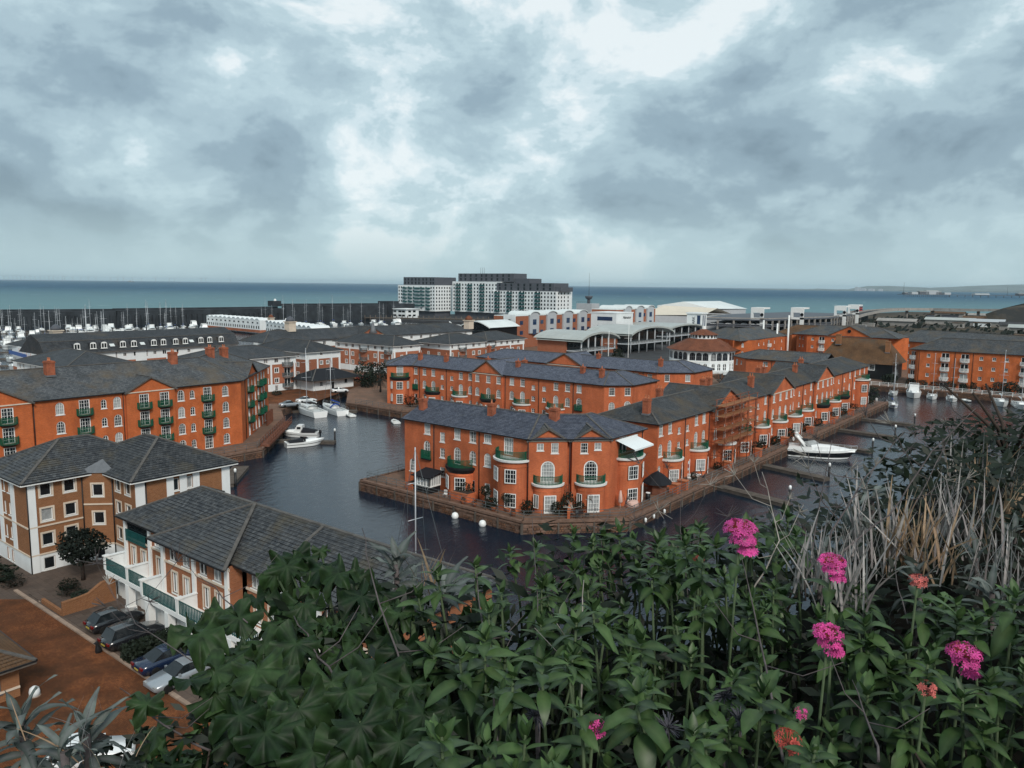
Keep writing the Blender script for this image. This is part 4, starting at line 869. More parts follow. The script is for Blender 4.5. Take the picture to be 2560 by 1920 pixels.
def tiled(H, tri, apex_z, near, skip=None, W=.33, C=.34):
    """lay single lapped tiles on a roof plane: tri = (eave a, eave b, list of upper corners); whole tiles nearest the view are parts, the rest one part"""
    a, b_ = Vector(tri[0]), Vector(tri[1]); poly = [Vector(p) for p in tri]; t = (b_-a).normalized(); n = (b_-a).cross(poly[2]-a).normalized()
    if n.z < 0: n = -n
    up = n.cross(t)
    if up.z < 0: up = -up
    P2 = [((p-a).dot(t), (p-a).dot(up)) for p in poly]
    def span(v):
        xs = []
        for i in range(len(P2)):
            p, q = P2[i], P2[(i+1) % len(P2)]
            if (p[1]-v)*(q[1]-v) <= 0 and abs(p[1]-q[1]) > 1e-6: xs.append(p[0]+(q[0]-p[0])*(v-p[1])/(q[1]-p[1]))
        return (min(xs), max(xs)) if len(xs) >= 2 else None
    out = []; k = 0; vmax = max(p[1] for p in P2)
    while k*C < vmax-.05:
        v0 = k*C; s0, s1 = span(v0+.02), span(min(v0+C, vmax-.01))
        if s0 and s1:
            lo, hi = max(s0[0],s1[0]), min(s0[1],s1[1]); u = (k % 2)*W/2+math.floor(lo/W)*W
            while u < max(s0[1],s1[1]):
                u0, u1 = max(u, s0[0]), min(u+W, s0[1]); w0, w1 = max(u, s1[0]), min(u+W, s1[1])
                if u1-u0 > .04: out.append((u0,u1,min(w0,w1),max(w0,w1),v0, u >= lo and u+W <= hi))
                u += W
        k += 1
    def pt(u, v, h): return a+t*u+up*v+n*h
    tm = MB(); tm.face([(0,0,.055),(W-.012,0,.055),(W-.012,C+.03,.012),(0,C+.03,.012)]); tm.face([(0,0,.0),(W-.012,0,.0),(W-.012,0,.055),(0,0,.055)]); tm.face([(0,0,0),(0,0,.055),(0,C,.012)]); tm.face([(W-.012,0,.055),(W-.012,0,0),(W-.012,C,.012)])
    me = tm.mesh('tile', 'tile_grey'); cam_ = Vector((0,0,CAM_Z)); whole = sorted([o for o in out if o[5] and not (skip and skip(pt(o[0],o[4],0)))], key=lambda o: (pt(o[0],o[4],0)-cam_).length)[:near]; ws = set(whole)
    R3 = Matrix((t,up,n)).transposed().to_4x4(); rest = MB(); jr = random.Random(6)
    for o in out:
        if skip and skip(pt(o[0],o[4],0)): continue
        j = jr.uniform(-.006,.008)
        if o in ws:
            ob = bpy.data.objects.new('tile', me); COL.objects.link(ob); ob.parent = H.e; p = pt(o[0],o[4],.02+j); ob.matrix_local = Matrix.Translation(p-Vector(ORG[H.e])) @ R3
        else: rest.face([pt(o[0],o[4],.075+j),pt(o[1]-.012,o[4],.075+j),pt(o[3]-.012,o[4]+C,.03+j),pt(o[2],o[4]+C,.03+j)])
    r_ = rest.build('roof_tiles', 'tile_grey', H.e); r_['kind'] = 'stuff'
tiled(H, ((-67.8,29.6,ez),(-32.4,29.6,ez),(-37.6,34.8,ez+2.5),(-62.6,34.8,ez+2.5)), 0, 150)
tiled(H, ((-59.9,28.5,ez),(-48.7,28.5,ez),(-54.3,34.8,ez+2.56)), 0, 150)
tiled(H, ((-67.8,40.0,ez),(-67.8,29.6,ez),(-62.6,34.8,ez+2.5)), 0, 0)
mb = MB(); TA, TB, TP = (-59.9,28.5,ez), (-48.7,28.5,ez), (-54.3,34.8,ez+2.56); slope(mb, [TA,TB,TP], 0)
for p in (TA, TB): mb.face([p, TP, (TP[0],TP[1],TP[2]-.5), (p[0],p[1],p[2]-.12)]); mb.face([p, (p[0],p[1],p[2]-.12), (TP[0],TP[1],TP[2]-.5), TP])
mb.build('roof', 'tile_grey', H.e)
k = MB()
for p in (TA, TB): k.obox((p[0],p[1],p[2]+.06),(TP[0],TP[1],TP[2]+.06),.26,.12)
k.obox((-45.4,34.8,ez+2.58),(-45.4,29.9,ez+.06),.3,.1); k.build('ridge_cap', 'ridge_tile', H.e)
k = MB(); k.obox(TA,TB,.16,.14); k.build('gutter', 'black_paint', H.e)
H.done()

# ------------------------------------------------------------------ white and brick waterside flats, middle distance
def flats(label, walls, roofs, pil=(), z1=10.3, brick='mixed_brick', bal=(), extra=None, rise=2.6, over=.7):
    x = sum(w[0][0] for w in walls)/len(walls); y = sum(w[0][1] for w in walls)/len(walls)
    H = House('waterside_flats', label, 'apartment block', (x,y), brick)
    for (p0, p1, ops, bands) in walls:
        H.wall(p0, p1, QZ, z1, ops, bands=bands if bands is not None else [(QZ,3.3,1),(8.3,z1,1)], curtain=.12)
    for (p0, p1, sc, w) in pil: pilaster(H, p0, p1, sc, w, QZ, z1-.1)
    for (p0, p1, sc, z) in bal: H.balcony(p0, p1, sc, z, 3.2, 1.3, 'grey_iron', 'white_paint', True)
    for r in roofs: H.hip_roof(*r, z1, rise if len(r) == 4 else 2.6, 'tile_dark', 0, over)
    if extra: extra(H)
    H.done(); return H
def cols(xs, kinds=('pl','pl','pl'), zs=(9.3,6.8,4.2), opt='W', off=0): return [(x-off,z,k,opt if z < 9 else 'n') for x in xs for z, k in zip(zs, kinds)]
p, q = (-167.4,96), (-167.4,120.4)
flats('white and brick flats with stacked corner balconies behind the left orange block', [(p, q, cols((99,103,107,111.4,114.5),off=96)+[(21.7,z,'gd','n') for z in (8.9,6.2,3.5)]+[(18.4,2.3,'as'),(15.4,2.3,'as')], None), (q, (-177,120.4), (), None)], [(-182,-167.4,96,120.4)],
  [(p,q,16.9,.5),(p,q,23.9,.5),(p,q,13.3,.5)], bal=[(p,q,21.7,z) for z in (7.75,5.05,2.35)])
p0, p, q = (-186,126.8), (-172,126.8), (-172,138.6)
flats('white and brick flats with tall gable wall facing the yachts', [(p0, p, cols((-183,-179,-175.5),off=-186), None), (p, q, [(5.2,9.7,'sq','n'),(5.2,7.2,'sq','W'),(7.3,7.2,'sq','W'),(5.2,4.6,'sq','W'),(7.3,4.6,'sq','W')], None)], [(-196,-172,126.8,138.6)],
  [(p,q,.5,1.0),(p,q,3.9,.5),(p,q,8.6,.5),(p,q,11.4,.6)])
p, q, r = (-199.6,158.8), (-172.2,158.8), (-172.2,170.2)
flats('white and brick flats with long hipped roof behind the palm trees', [(p, q, cols((-198,-194.1,-191,-180.4,-177.2),off=-199.6)+[(x+199.6,z,'tl','n') for x in (-187.7,-183.6,-174) for z in (9.0,6.2,3.6)], None), (q, r, [(3.4,9.6,'sq','n'),(7.4,9.6,'sq','n'),(3.4,6.8,'sq','W'),(7.4,6.8,'sq','W')], None)], [(-199.6,-172.2,158.8,170.2)],
  [(p,q,7.2,.4),(p,q,20.6,.4),(p,q,26.9,.7),(q,r,.4,.7),(q,r,5.4,.5),(q,r,11,.6)], bal=[(p,q,14,z) for z in (7.9,5.1)]+[(p,q,25.4,z) for z in (7.9,5.1)])
p0, p, q = (-182,178), (-166,177), (-166,215.5)
flats('white and brick flats with hipped roofs beside the brick restaurant building', [(p0, p, cols((-180,-176,-171,),('sq','sq','sq'),off=-182), None), (p, q, cols((177.9,188.3,191.2,202.7,205.8,208.7,212),off=177)+[(y-177,z,'tl','n') for y in (181.1,184.7,194.5,199.6) for z in (9.1,6.7,4)], None)], [(-182,-166,177,198),(-180,-166,195,215.5)],
  [(p,q,.3,.6),(p,q,19.6,.5),(p,q,30.5,.5),(p,q,37.8,.6)], bal=[(p,q,5.9,z) for z in (7.9,5.4)]+[(p,q,20,z) for z in (7.9,)])
# long white building with mansard dormers (behind left orange block)
H = House('waterside_flats', 'long white building with a row of arched dormers in its dark mansard roof', 'apartment block', (-213,104), 'mixed_brick')
p, q = (-207,76), (-207,128)
H.wall(p, q, QZ, 10.6, [(y-76,9.5,k,'n') for y, k in ((80,'sq'),(84,'pl'),(90.1,'sq'),(92.7,'tl'),(95.1,'sq'),(98,'pl'),(100.8,'tl'),(103.2,'sq'),(105.9,'pl'),(109.4,'pl'),(113,'sq'),(117,'pl'),(121,'tl'),(125,'pl'))]+[(y-76,6.6,'pl','W') for y in (80,84,90,98,106,114,122)], bands=[(8.0,10.6,1),(QZ,3.3,1)])
for y in (91.2,99.4,107.8,116): pilaster(H, p, q, y-76, 3.0, 3.3, 10.5, out=.05)
mb = MB(); xa, xb, xm, xr = -206.4, -209, -214.5, -222.6
mb.face([(xa,75.4,10.5),(xa,128.6,10.5),(xb,128.6,13.6),(xb,75.4,13.6)]); mb.face([(xb,75.4,13.6),(xb,128.6,13.6),(xm,128.6,15.3),(xm,75.4,15.3)]); mb.face([(xm,75.4,15.3),(xm,128.6,15.3),(xr,128.6,10.5),(xr,75.4,10.5)])
mb.face([(xa,75.4,10.5),(xb,75.4,13.6),(xm,75.4,15.3),(xr,75.4,10.5)]); mb.face([(xr,128.6,10.5),(xm,128.6,15.3),(xb,128.6,13.6),(xa,128.6,10.5)]); mb.build('roof', 'tile_dark', H.e)
b = MB(); b.obox((xa+.05,75.4,10.5),(xa+.05,128.6,10.5),.16,.2); b.obox((xb+.02,75.4,13.62),(xb+.02,128.6,13.62),.2,.14); b.build('gutter', 'ridge_tile', H.e)
for y in (83.2,87.1,89.8,94.6,97.5,102.9,105.6,109.1,111.9,116.6,119.3,122.9):
    b = MB(); w = .75; n_ = 6; f = -206.75
    arc = [(y+w*cos(pi*k/n_), 12.75+.42*sin(pi*k/n_)) for k in range(n_+1)]
    ring = [(y+w,11.5)]+arc+[(y-w,11.5)]
    for i in range(len(ring)-1): b.face([(f,ring[i][0],ring[i][1]),(f-3,ring[i][0],ring[i][1]),(f-3,ring[i+1][0],ring[i+1][1]),(f,ring[i+1][0],ring[i+1][1])], 0)
    b.face([(f,a_,c) for a_, c in reversed(ring)], 1); b.box((f-.02,y-w-.15,11.4),(f+.1,y+w+.15,11.5), 1)
    d = b.build('dormer', ['tile_dark','white_paint'], H.e); g = MB()
    for s_ in (-1,1): g.box((f+.01,y+s_*.33-.24,11.65),(f+.03,y+s_*.33+.24,12.75))
    g.build('pane', 'glass', d)
for y in (92.2,100.2,114.2):
    b = MB(); b.obox((-207.6,y-.6,12.1),(-207.6,y+.6,12.1),.1,1.0, up=Vector((-.77,0,.64))); b.build('rooflight', 'roof_white', H.e)
H.done()
# low white block with blue balcony, far left
H = House('waterside_flats', 'white flats with blue glass balcony at the far left below hipped dark roofs', 'apartment block', (-215,80), 'mixed_brick')
p, q = (-250,83), (-205,78); H.wall(p, q, QZ, 10.3, [(s_,9.0,'tl','n') for s_ in (8,12,16,20)]+[(s_,6.3,'pl','n') for s_ in (3,8,12,16,20,24)], bands=[(4.2,10.3,1),(QZ,2.5,1)])
b = MB(); t, n, L = H.T(p, q)
b.obox((p[0]+t.x*1+n.x*1,p[1]+t.y*1+n.y*1,8.4),(p[0]+t.x*20+n.x*1,p[1]+t.y*20+n.y*1,8.4),.1,1.0); b.build('balcony_panel', 'sign_blue', H.e)
H.hip_roof(-252,-222,83,96, 10.3, 2.6, 'tile_dark', 0, .7)
p, q = (-201,67.5), (-174.5,67.5); H.wall(p, q, QZ, 10.3, [(s_,9.1,'tl','n') for s_ in (2,4,8,11,15,18,22)], m=1); H.hip_roof(-201,-174.5,67.5,83, 10.2, 2.9, 'tile_dark', 0, .7)
H.done()
H = House('waterside_flats', 'white and brick flats with a pointed lead turret between two dormers', 'apartment block', (-212,170), 'mixed_brick')
p, q, r = (-208,138), (-208,160), (-208,235)
H.wall(p, r, QZ, 10.3, [(s_,9.2,'pl','n') for s_ in range(3,95,5)], bands=[(8.0,10.3,1),(QZ,3.3,1)])
H.strip_roof([p, r], 13, 10.3, 3.2, ('hip','hip'), 'tile_dark', 0, over=.6)
H.gable((-208,176), (-208,187), .1, 11.0, 2.6, back=8, full=False, m='tile_dark')
b = MB(); b.lathe([(1.6,11.5),(.9,12.8),(.1,16)], 8, (-207.2,181.5,0)); b.build('turret', 'lead', H.e)
H.done()
H = House('waterside_flats', 'white flats with small hipped roof and lantern near the white floating houses', 'apartment block', (-215,142), 'mixed_brick')
p, q, r = (-226,146), (-213,146), (-213,157); H.wall(p, q, QZ, 11.2, [(s_,9.6,'tl','n') for s_ in (3,6,9)]+[(s_,6.8,'tl','n') for s_ in (3,6,9)], m=1); H.wall(q, r, QZ, 11.2, [(s_,9.6,'tl','n') for s_ in (3,7)], m=1)
H.hip_roof(-226,-213,146,157, 11.2, 2.3, 'tile_dark', 0, .7); H.done()

# ------------------------------------------------------------------ little white boathouse
H = House('boathouse', 'small white boathouse with black hipped roof beside the moored yachts', 'boathouse', (-164,127), 'white_render')
p, q = (-160.5,120.5), (-160.5,133.5); H.wall(p, q, QZ, 4.3, [(2.5,3.2,'sq','g'),(6.2,2.6,'dr','ng'),(10.5,3.3,'sq','g')]); H.wall((-168,120.5), p, QZ, 4.3, ())
H.hip_roof(-168,-160.5,120.5,133.5, 4.3, 2.3, 'canvas_black', 0, 1.6, 'timber'); H.done()

# ------------------------------------------------------------------ round white building with red tiled roof
rb = thing('pavilion', (-111,243,QZ), 'round white pavilion with arched windows and a two tier red tiled roof', 'pavilion')
def octo(R, z, n=10, c=(-111,243)): return [(c[0]+R*cos(2*pi*(k+.5)/n), c[1]+R*sin(2*pi*(k+.5)/n), z) for k in range(n)]
W_ = House.__new__(House); W_.e = rb; W_.wm = ['white_render','white_render','cream_trim','grey_render','black_paint']; W_.w = MB(); W_.z0 = QZ; W_.rng = random.Random(5); W_.trim = MB()
r1 = octo(11.2, 0)
STY['av'] = (1.9,2.6,True,3,2,.16,.1); STY['al'] = (1.3,2.6,True,2,2,.12,.1)
for k in range(10):
    a_, c = r1[k], r1[(k+1) % 10]; L = hypot(c[0]-a_[0], c[1]-a_[1])
    W_.wall(a_[:2], c[:2], QZ, 8.6, [(L*f,6.5,'av','ng') for f in (.2,.5,.8)]+[(L*f,3.1,'al','n') for f in (.2,.5,.8)], curtain=.05)
    string(W_, a_[:2], c[:2], 4.9, 'white_paint', .3)
W_.done()
def cone(ra, za, rb_, zb, name, m):
    A_, B_ = octo(ra, za), octo(rb_, zb); b = MB()
    for k in range(10): b.face([A_[k],A_[(k+1)%10],B_[(k+1)%10],B_[k]])
    b.face(B_); return b.build(name, m, rb)
cone(12.4, 8.4, 5.0, 11.9, 'roof', 'tile_red'); cone(12.5, 8.25, 12.4, 8.4, 'gutter', 'black_paint'); cone(4.4, 11.7, 4.4, 13.3, 'lantern', 'white_render'); cone(5.1, 13.2, .7, 15.0, 'roof', 'tile_red'); cone(.7, 15, .6, 16, 'vent', 'white_paint')
gm = MB(); gm.box((-.3,-.04,0),(.3,0,.9)); gme = gm.mesh('window', 'glass')
for k in range(20):
    t_ = 2*pi*(k+.5)/20; rr = 4.3 if k % 1 == 0 else 4.4; place('window', gme, rb, (-111+4.34*cos(t_), 243+4.34*sin(t_), 12.2), t_+pi/2)
b = MB(); b.prism([(c[0],c[1]) for c in octo(14.5, 0)], 1.0, 2.1, 0); b.build('terrace', 'white_render', rb)

# ------------------------------------------------------------------ right-hand orange blocks
def red_flats(label, path, depth, z1, colsx, roofm='slate_grey', balc=(), ends=('hip','hip'), rise=3.3, gab=None, bm='white_paint', roofpath=None):
    H = House('orange_apartments', label, 'apartment block', path[0], 'orange_brick'); nf = 4 if z1 > 11 else 3
    zs = [z1-1.5-2.75*i for i in range(nf)]
    for i in range(len(path)-1):
        L = hypot(path[i+1][0]-path[i][0], path[i+1][1]-path[i][1]); ops = []
        for (seg, s_, k) in colsx:
            if seg == i and s_ < L-.8:
                for z in zs: ops.append((s_, z-(.15 if k == 'gd' else 0), k, 'n' if k == 'gd' else ''))
        H.wall(path[i], path[i+1], QZ, z1, ops, curtain=.15)
    for (seg, s_) in balc:
        for z in zs[:-1]: H.balcony(path[seg], path[seg+1], s_, z-1.3, 2.4, .9, bm, 'white_paint', True)
    if gab: H.gable(*gab[0], gab[1], z1-.05, gab[2], back=depth*.5, full=False, m=roofm)
    H.strip_roof(roofpath or path, depth, z1, rise, ends, roofm, 0)
    return H
H = red_flats('orange block on the right quay with white balconies above the moored yachts', [(-48.6,246.5),(-45.6,243.6),(10,243.6)], 13, 12, [(0,2.0,'gd')]+[(1,s_,k) for s_, k in ((2.6,'sq'),(6.8,'gd'),(11.6,'gd'),(15.5,'sq'),(18.5,'sq'),(21.4,'sq'),(25.6,'gd'),(31,'gd'),(35.5,'sq'),(39,'sq'),(43,'gd'))], 'slate_grey', [(0,2.0),(1,6.8),(1,11.6),(1,25.6),(1,31),(1,43)], roofpath=[(-47.6,243.6),(10,243.6)])
for s_ in (.3,9.2,13.6,28.4): H.pipe((-45.6,243.6), (10,243.6), s_, QZ, 12)
H.done()
H = red_flats('orange block with a wide low gable and round window behind the brown roofed barn', [(-95.5,290),(-90,284.5),(-66,284.5),(-58,292)], 16, 12.4, [(0,2.5,'sq'),(0,5,'sq')]+[(1,s_,'sq') for s_ in (2,9,12,15.5)]+[(1,5.2,'gd')], 'slate_grey', [(1,5.2)], gab=(((-83,284.5),(-68,284.5)), .2, 3.6), roofpath=[(-95,284.5),(-60,284.5)])
b = MB(); b.lathe([(.6,0),(.6,.1)], 12, (0,0,0)); me = b.mesh('round_window', 'glass'); place('round_window', me, H.e, (-75.5,284.2,14.2), rot=(pi/2,0,0)); H.done()
H = red_flats('orange flats with hipped roof behind the round white pavilion', [(-122,262),(-101,244),(-96,250),(-97,285)], 15, 11.6, [(0,s_,'sq') for s_ in (4,9,14,19,24)]+[(1,3.5,'as')]+[(2,s_,'sq') for s_ in (4,9,20,28)]+[(2,14,'gd')], 'slate_grey', [(2,14)], roofpath=[(-122,262),(-98.2,243),(-97,285)]); H.done()
H = red_flats('orange gabled flats beside the white harbour masts', [(-106,300),(-98,292),(-84,300)], 12, 11.6, [(0,4,'sq'),(0,8,'sq'),(1,4,'sq'),(1,9,'sq')], 'tile_brown', roofpath=[(-106,297),(-84,297)]); H.done()
H = red_flats('long low orange building with dark roof in front of the flyover', [(-74,330),(-14,305)], 18, 9.2, [(0,s_,'sq') for s_ in range(4,60,6)], 'slate_grey', rise=4.2); H.done()
H = red_flats('orange building with brown slate roof at the right edge in front of the flyover', [(-30,285),(30,270)], 16, 10.4, [(0,s_,'sq') for s_ in range(4,60,6)], 'slate_grey', rise=4.0); H.done()
# brown-roofed barn
H = House('barn_pub', 'dark timber building with huge steep brown tiled roof on the far quay', 'pub', (-62,258), 'black_paint')
p, q, r = (-75.5,253.5), (-54.2,253.5), (-54.2,266); H.wall(p, q, QZ, 6.6, [(11.3,5.3,'n1'),(13.6,5.1,'bw','W'),(15.4,5.1,'bw','W'),(13.2,2.6,'bw'),(4,3.2,'bw')]); H.wall(q, r, QZ, 6.6, [(6,3.5,'bw')])
mb = MB(); A_, B_ = (-76.3,252.5,6.2), (-53.2,252.5,6.2); R0, R1 = (-72.5,260,13.4), (-57.5,260,13.4)
mb.face([A_,B_,R1,R0]); mb.face([B_,(-53.2,267.5,6.2),R1]); mb.face([(-76.3,267.5,6.2),A_,R0]); mb.face([(-53.2,267.5,6.2),(-76.3,267.5,6.2),R0,R1]); mb.build('roof', 'tile_brown', H.e)
H.chimney(-71.5,257.5,11.2,14.6,1.5,1.2,0,'brown_brick'); H.chimney(-56.6,256.5,9.5,13.2,1.3,1.2,0,'brown_brick'); H.done()
# ------------------------------------------------------------------ far land
b = MB(); b.prism([(-250,556),(60,420),(60,236),(700,236),(700,1600),(100,1350),(-120,1090),(-215,1060),(-262,700)], -2, 1.4, 0); struct('seafront_ground', b, 'moss')
b = MB(); b.prism([(-520,395),(-330,430),(-300,480),(-200,480),(-200,700),(-420,620),(-520,480)], -2, 1.4, 0); struct('harbour_ground', b, 'street')
b = MB(); b.prism([(-190,236),(-140,226),(-112,250),(-110,330),(-150,380),(-200,380)], QZ-.2, QZ+.05, 0); struct('plaza', b, 'street')
def text_mesh(body, size, name, m, ext=.03, shear=0.0):
    c = bpy.data.curves.new(name, 'FONT'); c.body = body; c.size = size; c.extrude = ext; c.align_x = 'CENTER'; c.align_y = 'CENTER'; c.shear = shear
    o = bpy.data.objects.new(name, c); COL.objects.link(o); dg = bpy.context.evaluated_depsgraph_get(); me = bpy.data.meshes.new_from_object(o.evaluated_get(dg)); bpy.data.objects.remove(o)
    me.materials.clear(); me.materials.append(MATS[m]); return me
PW = {}
def flat_win(w, h, m='glass'):
    if (w,h,m) not in PW: q = MB(); q.box((-w/2,-.06,0),(w/2,.02,h), 0, 'k'); PW[(w,h,m)] = q.mesh('window', m)
    return PW[(w,h,m)]
def grid(e, p0, p1, ss, zs, w=1.2, h=1.5, m='glass', name='window', skip=None):
    t = Vector((p1[0]-p0[0], p1[1]-p0[1])).normalized(); rz = atan2(t.y, t.x); me = flat_win(w, h, m)
    for i, s_ in enumerate(ss):
        for j, z in enumerate(zs):
            if skip and skip(i, j): continue
            place(name, me, e, (p0[0]+t.x*s_, p0[1]+t.y*s_, z), rz)
# ------------------------------------------------------------------ white apartment tower block
T = thing('apartment_tower', (-430,490,1.4), 'big white apartment block with dark grey penthouse storeys and teal balconies by the sea', 'apartment block')
def tbox(x0, x1, y0, y1, z0, z1, m, name='storeys'): q = MB(); q.box((x0,y0,z0),(x1,y1,z1)); return q.build(name, m, T)
tbox(-501,-456,468,489,6,27.8,'white_render'); tbox(-496,-458,470,496,27.8,34.6,'dark_cladding','penthouse'); tbox(-499,-458,470,489,1.4,6,'dark_cladding','podium')
tbox(-451,-398,484,505,6,31.3,'white_render'); tbox(-446,-386,486,503,31.3,38,'dark_cladding','penthouse'); tbox(-386,-371,487,503,28,34,'dark_cladding','penthouse'); tbox(-450,-380,486,503,1.4,6,'dark_cladding','podium')
tbox(-406,-341,481.5,503,6,24.2,'white_render'); tbox(-401,-344,483,502,24.2,30.6,'dark_cladding','penthouse'); tbox(-344,-338.5,484,500,24.2,27.5,'dark_cladding','penthouse'); tbox(-404,-343,483,502,1.4,6,'dark_cladding','podium')
def balstack(x, y, zs, w=4.4):
    q = MB(); q.box((-w/2,-1.3,-.15),(w/2,0,.05)); q.box((-w/2,-1.32,.05),(w/2,-1.22,1.0)); q.box((-w/2,-1.3,.05),(-w/2+.08,0,1.0)); q.box((w/2-.08,-1.3,.05),(w/2,0,1.0)); me = q.mesh('balcony', 'teal_iron')
    for z in zs: place('balcony', me, T, (x,y,z))
zs1 = [7.5+2.9*k for k in range(7)]; zs2 = [7.5+2.9*k for k in range(8)]; zs3 = [7.5+2.9*k for k in range(6)]
grid(T, (-501,468), (-456,468), [1.5+3.0*k for k in range(15)], zs1, 1.3, 1.6, skip=lambda i, j: i in (3,5,7,8,10,12)); grid(T, (-456,468), (-456,489), [2+3.2*k for k in range(6)], zs1, 1.3, 1.6)
grid(T, (-451,484), (-398,484), [2+3.3*k for k in range(16)], zs2, 1.3, 1.6, skip=lambda i, j: i in (2,6,10)); grid(T, (-406,481.5), (-341,481.5), [1.6+3.1*k for k in range(21)], zs3, 1.3, 1.6, skip=lambda i, j: i in (2,6,10,15)); grid(T, (-341,481.5), (-341,503), [3,7,11,16], zs3, 1.3, 1.6)
for k, x in enumerate((-492,-485.5,-477.5,-470.5,-464)): balstack(x, 468, zs1[(k % 2):], 4.6 if k != 2 else 7)
for x in (-444,-431,-417.5): balstack(x, 484, zs2, 5); grid(T, (x-1.5,483.9), (x+3,483.9), [0,3], [z+.1 for z in zs2], 1.6, 2.0)
for x in (-399,-386.5,-374,-358.5): balstack(x, 481.5, zs3, 5); grid(T, (x-1.5,481.4), (x+3,481.4), [0,3], [z+.1 for z in zs3], 1.6, 2.0)
grid(T, (-496,470), (-458,470), [2,6,10.5,15,19,24,28,33,36], (28.6,31.6), 1.6, 2.2); grid(T, (-446,486), (-386,486), [3,8,14,20,26,31,37,43,49,55], (32.2,35.2), 1.8, 2.2); grid(T, (-401,483), (-344,483), [3,9,15,22,28,34,41,47,53], (25,27.8), 1.8, 2.2)
q = MB()
for x in (-428,-426,-424): q.tube([(x,494,38),(x,494,43)], .12, 4)
q.build('aerial', 'grey_iron', T, uv=False)
# ------------------------------------------------------------------ hotel with wave roof
def wave_wing(label, x, y0, y1, z0, z1, bays, depth, left=None):
    e = thing('wave_roof_building', (x,(y0+y1)/2,1.5), label, 'building')
    q = MB(); q.box((x-depth,y0,1.5),(x,y1,z1-1.2)); q.build('wall', 'mixed_brick', e)
    for (a, c) in bays:
        n_ = 8; w = (c-a)/2; m_ = (a+c)/2; arc = [(m_+w*1.08*cos(pi*k/n_), z1-.9+1.7*sin(pi*k/n_)) for k in range(n_+1)]
        q = MB(); f = x+.8; ring = [(c,z0)]+[(m_+w*cos(pi*k/n_), z1-1+1.5*sin(pi*k/n_)) for k in range(n_+1)]+[(a,z0)]
        q.face([(f,p_[0],p_[1]) for p_ in ring])
        for i in range(len(ring)-1): q.face([(f,*ring[i]),(x-.1,*ring[i]),(x-.1,*ring[i+1]),(f,*ring[i+1])])
        q.face([(f,a,z0),(x-.1,a,z0),(x-.1,c,z0),(f,c,z0)]); q.build('bay', 'grey_render', e)
        q = MB()
        for i in range(n_): q.face([(f+.5,*arc[i]),(x-depth,*arc[i]),(x-depth,*arc[i+1]),(f+.5,*arc[i+1])]); q.face([(f+.5,*arc[i]),(f+.5,*arc[i+1]),(f+.5,arc[i+1][0],arc[i+1][1]-.25),(f+.5,arc[i][0],arc[i][1]-.25)])
        q.build('vault_roof', 'roof_white', e)
        grid(e, (f+.02,m_-5), (f+.02,m_+5), [5], (z1-9.6,z1-5.2) if z1-5.2 > z0 else (z1-5.2,), 2.6, 2.4, 'glass_blue')
    for i in range(len(bays)+1):
        s_ = (bays[i-1][1] if i else y0); t_ = (bays[i][0] if i < len(bays) else y1)
        if t_-s_ > 3: grid(e, (x+.02,s_), (x+.02,t_), [(t_-s_)/2], (z1-9.4,z1-5), 2.2, 1.7, 'glass_blue')
        q = MB(); q.box((x-depth,s_,z1-1.2),(x+.1,t_,z1-.95)); q.build('parapet', 'roof_white', e)
    return e
e = wave_wing('brick and white building with four arched bays under a wave shaped white roof', -208, 262.5, 324, 7.6, 16.6, [(272.8,279.7),(285.9,293.2),(298.8,306.5),(311.5,319.1)], 11.5)
q = MB(); q.box((-213.8,262.2,7),(-207.2,262.48,16.2)); q.build('white_panel', 'white_render', e); grid(e, (-213,262.2), (-208,262.2), [2.6], [12.5], 1.2, 1.6)
e = wave_wing('second wave roofed brick and white building behind the white hotel', -195, 326, 366, 9, 18.6, [(333,339.5),(344.5,352),(356,363)], 14)
e = thing('white_hotel', (-188,310,1.5), 'flat roofed white hotel with dark window bands and script lettering', 'hotel')
q = MB(); q.box((-194.6,303,1.5),(-181,318,16.6)); q.box((-194.8,302.8,16.6),(-180.8,318.2,17.0)); q.build('wall', 'white_render', e)
grid(e, (-194.6,303), (-181,303), [7.5], (9.2,13.2), 8, 1.8, 'glass_blue'); grid(e, (-181,303), (-181,318), [3], (9.6,), 2.6, 1.4, 'glass_blue')
place('lettering', text_mesh('Malmaison', 1.7, 'lettering', 'black_paint', .03, .35), e, (-180.93,312.3,14.6), rot=(pi/2,0,pi/2))
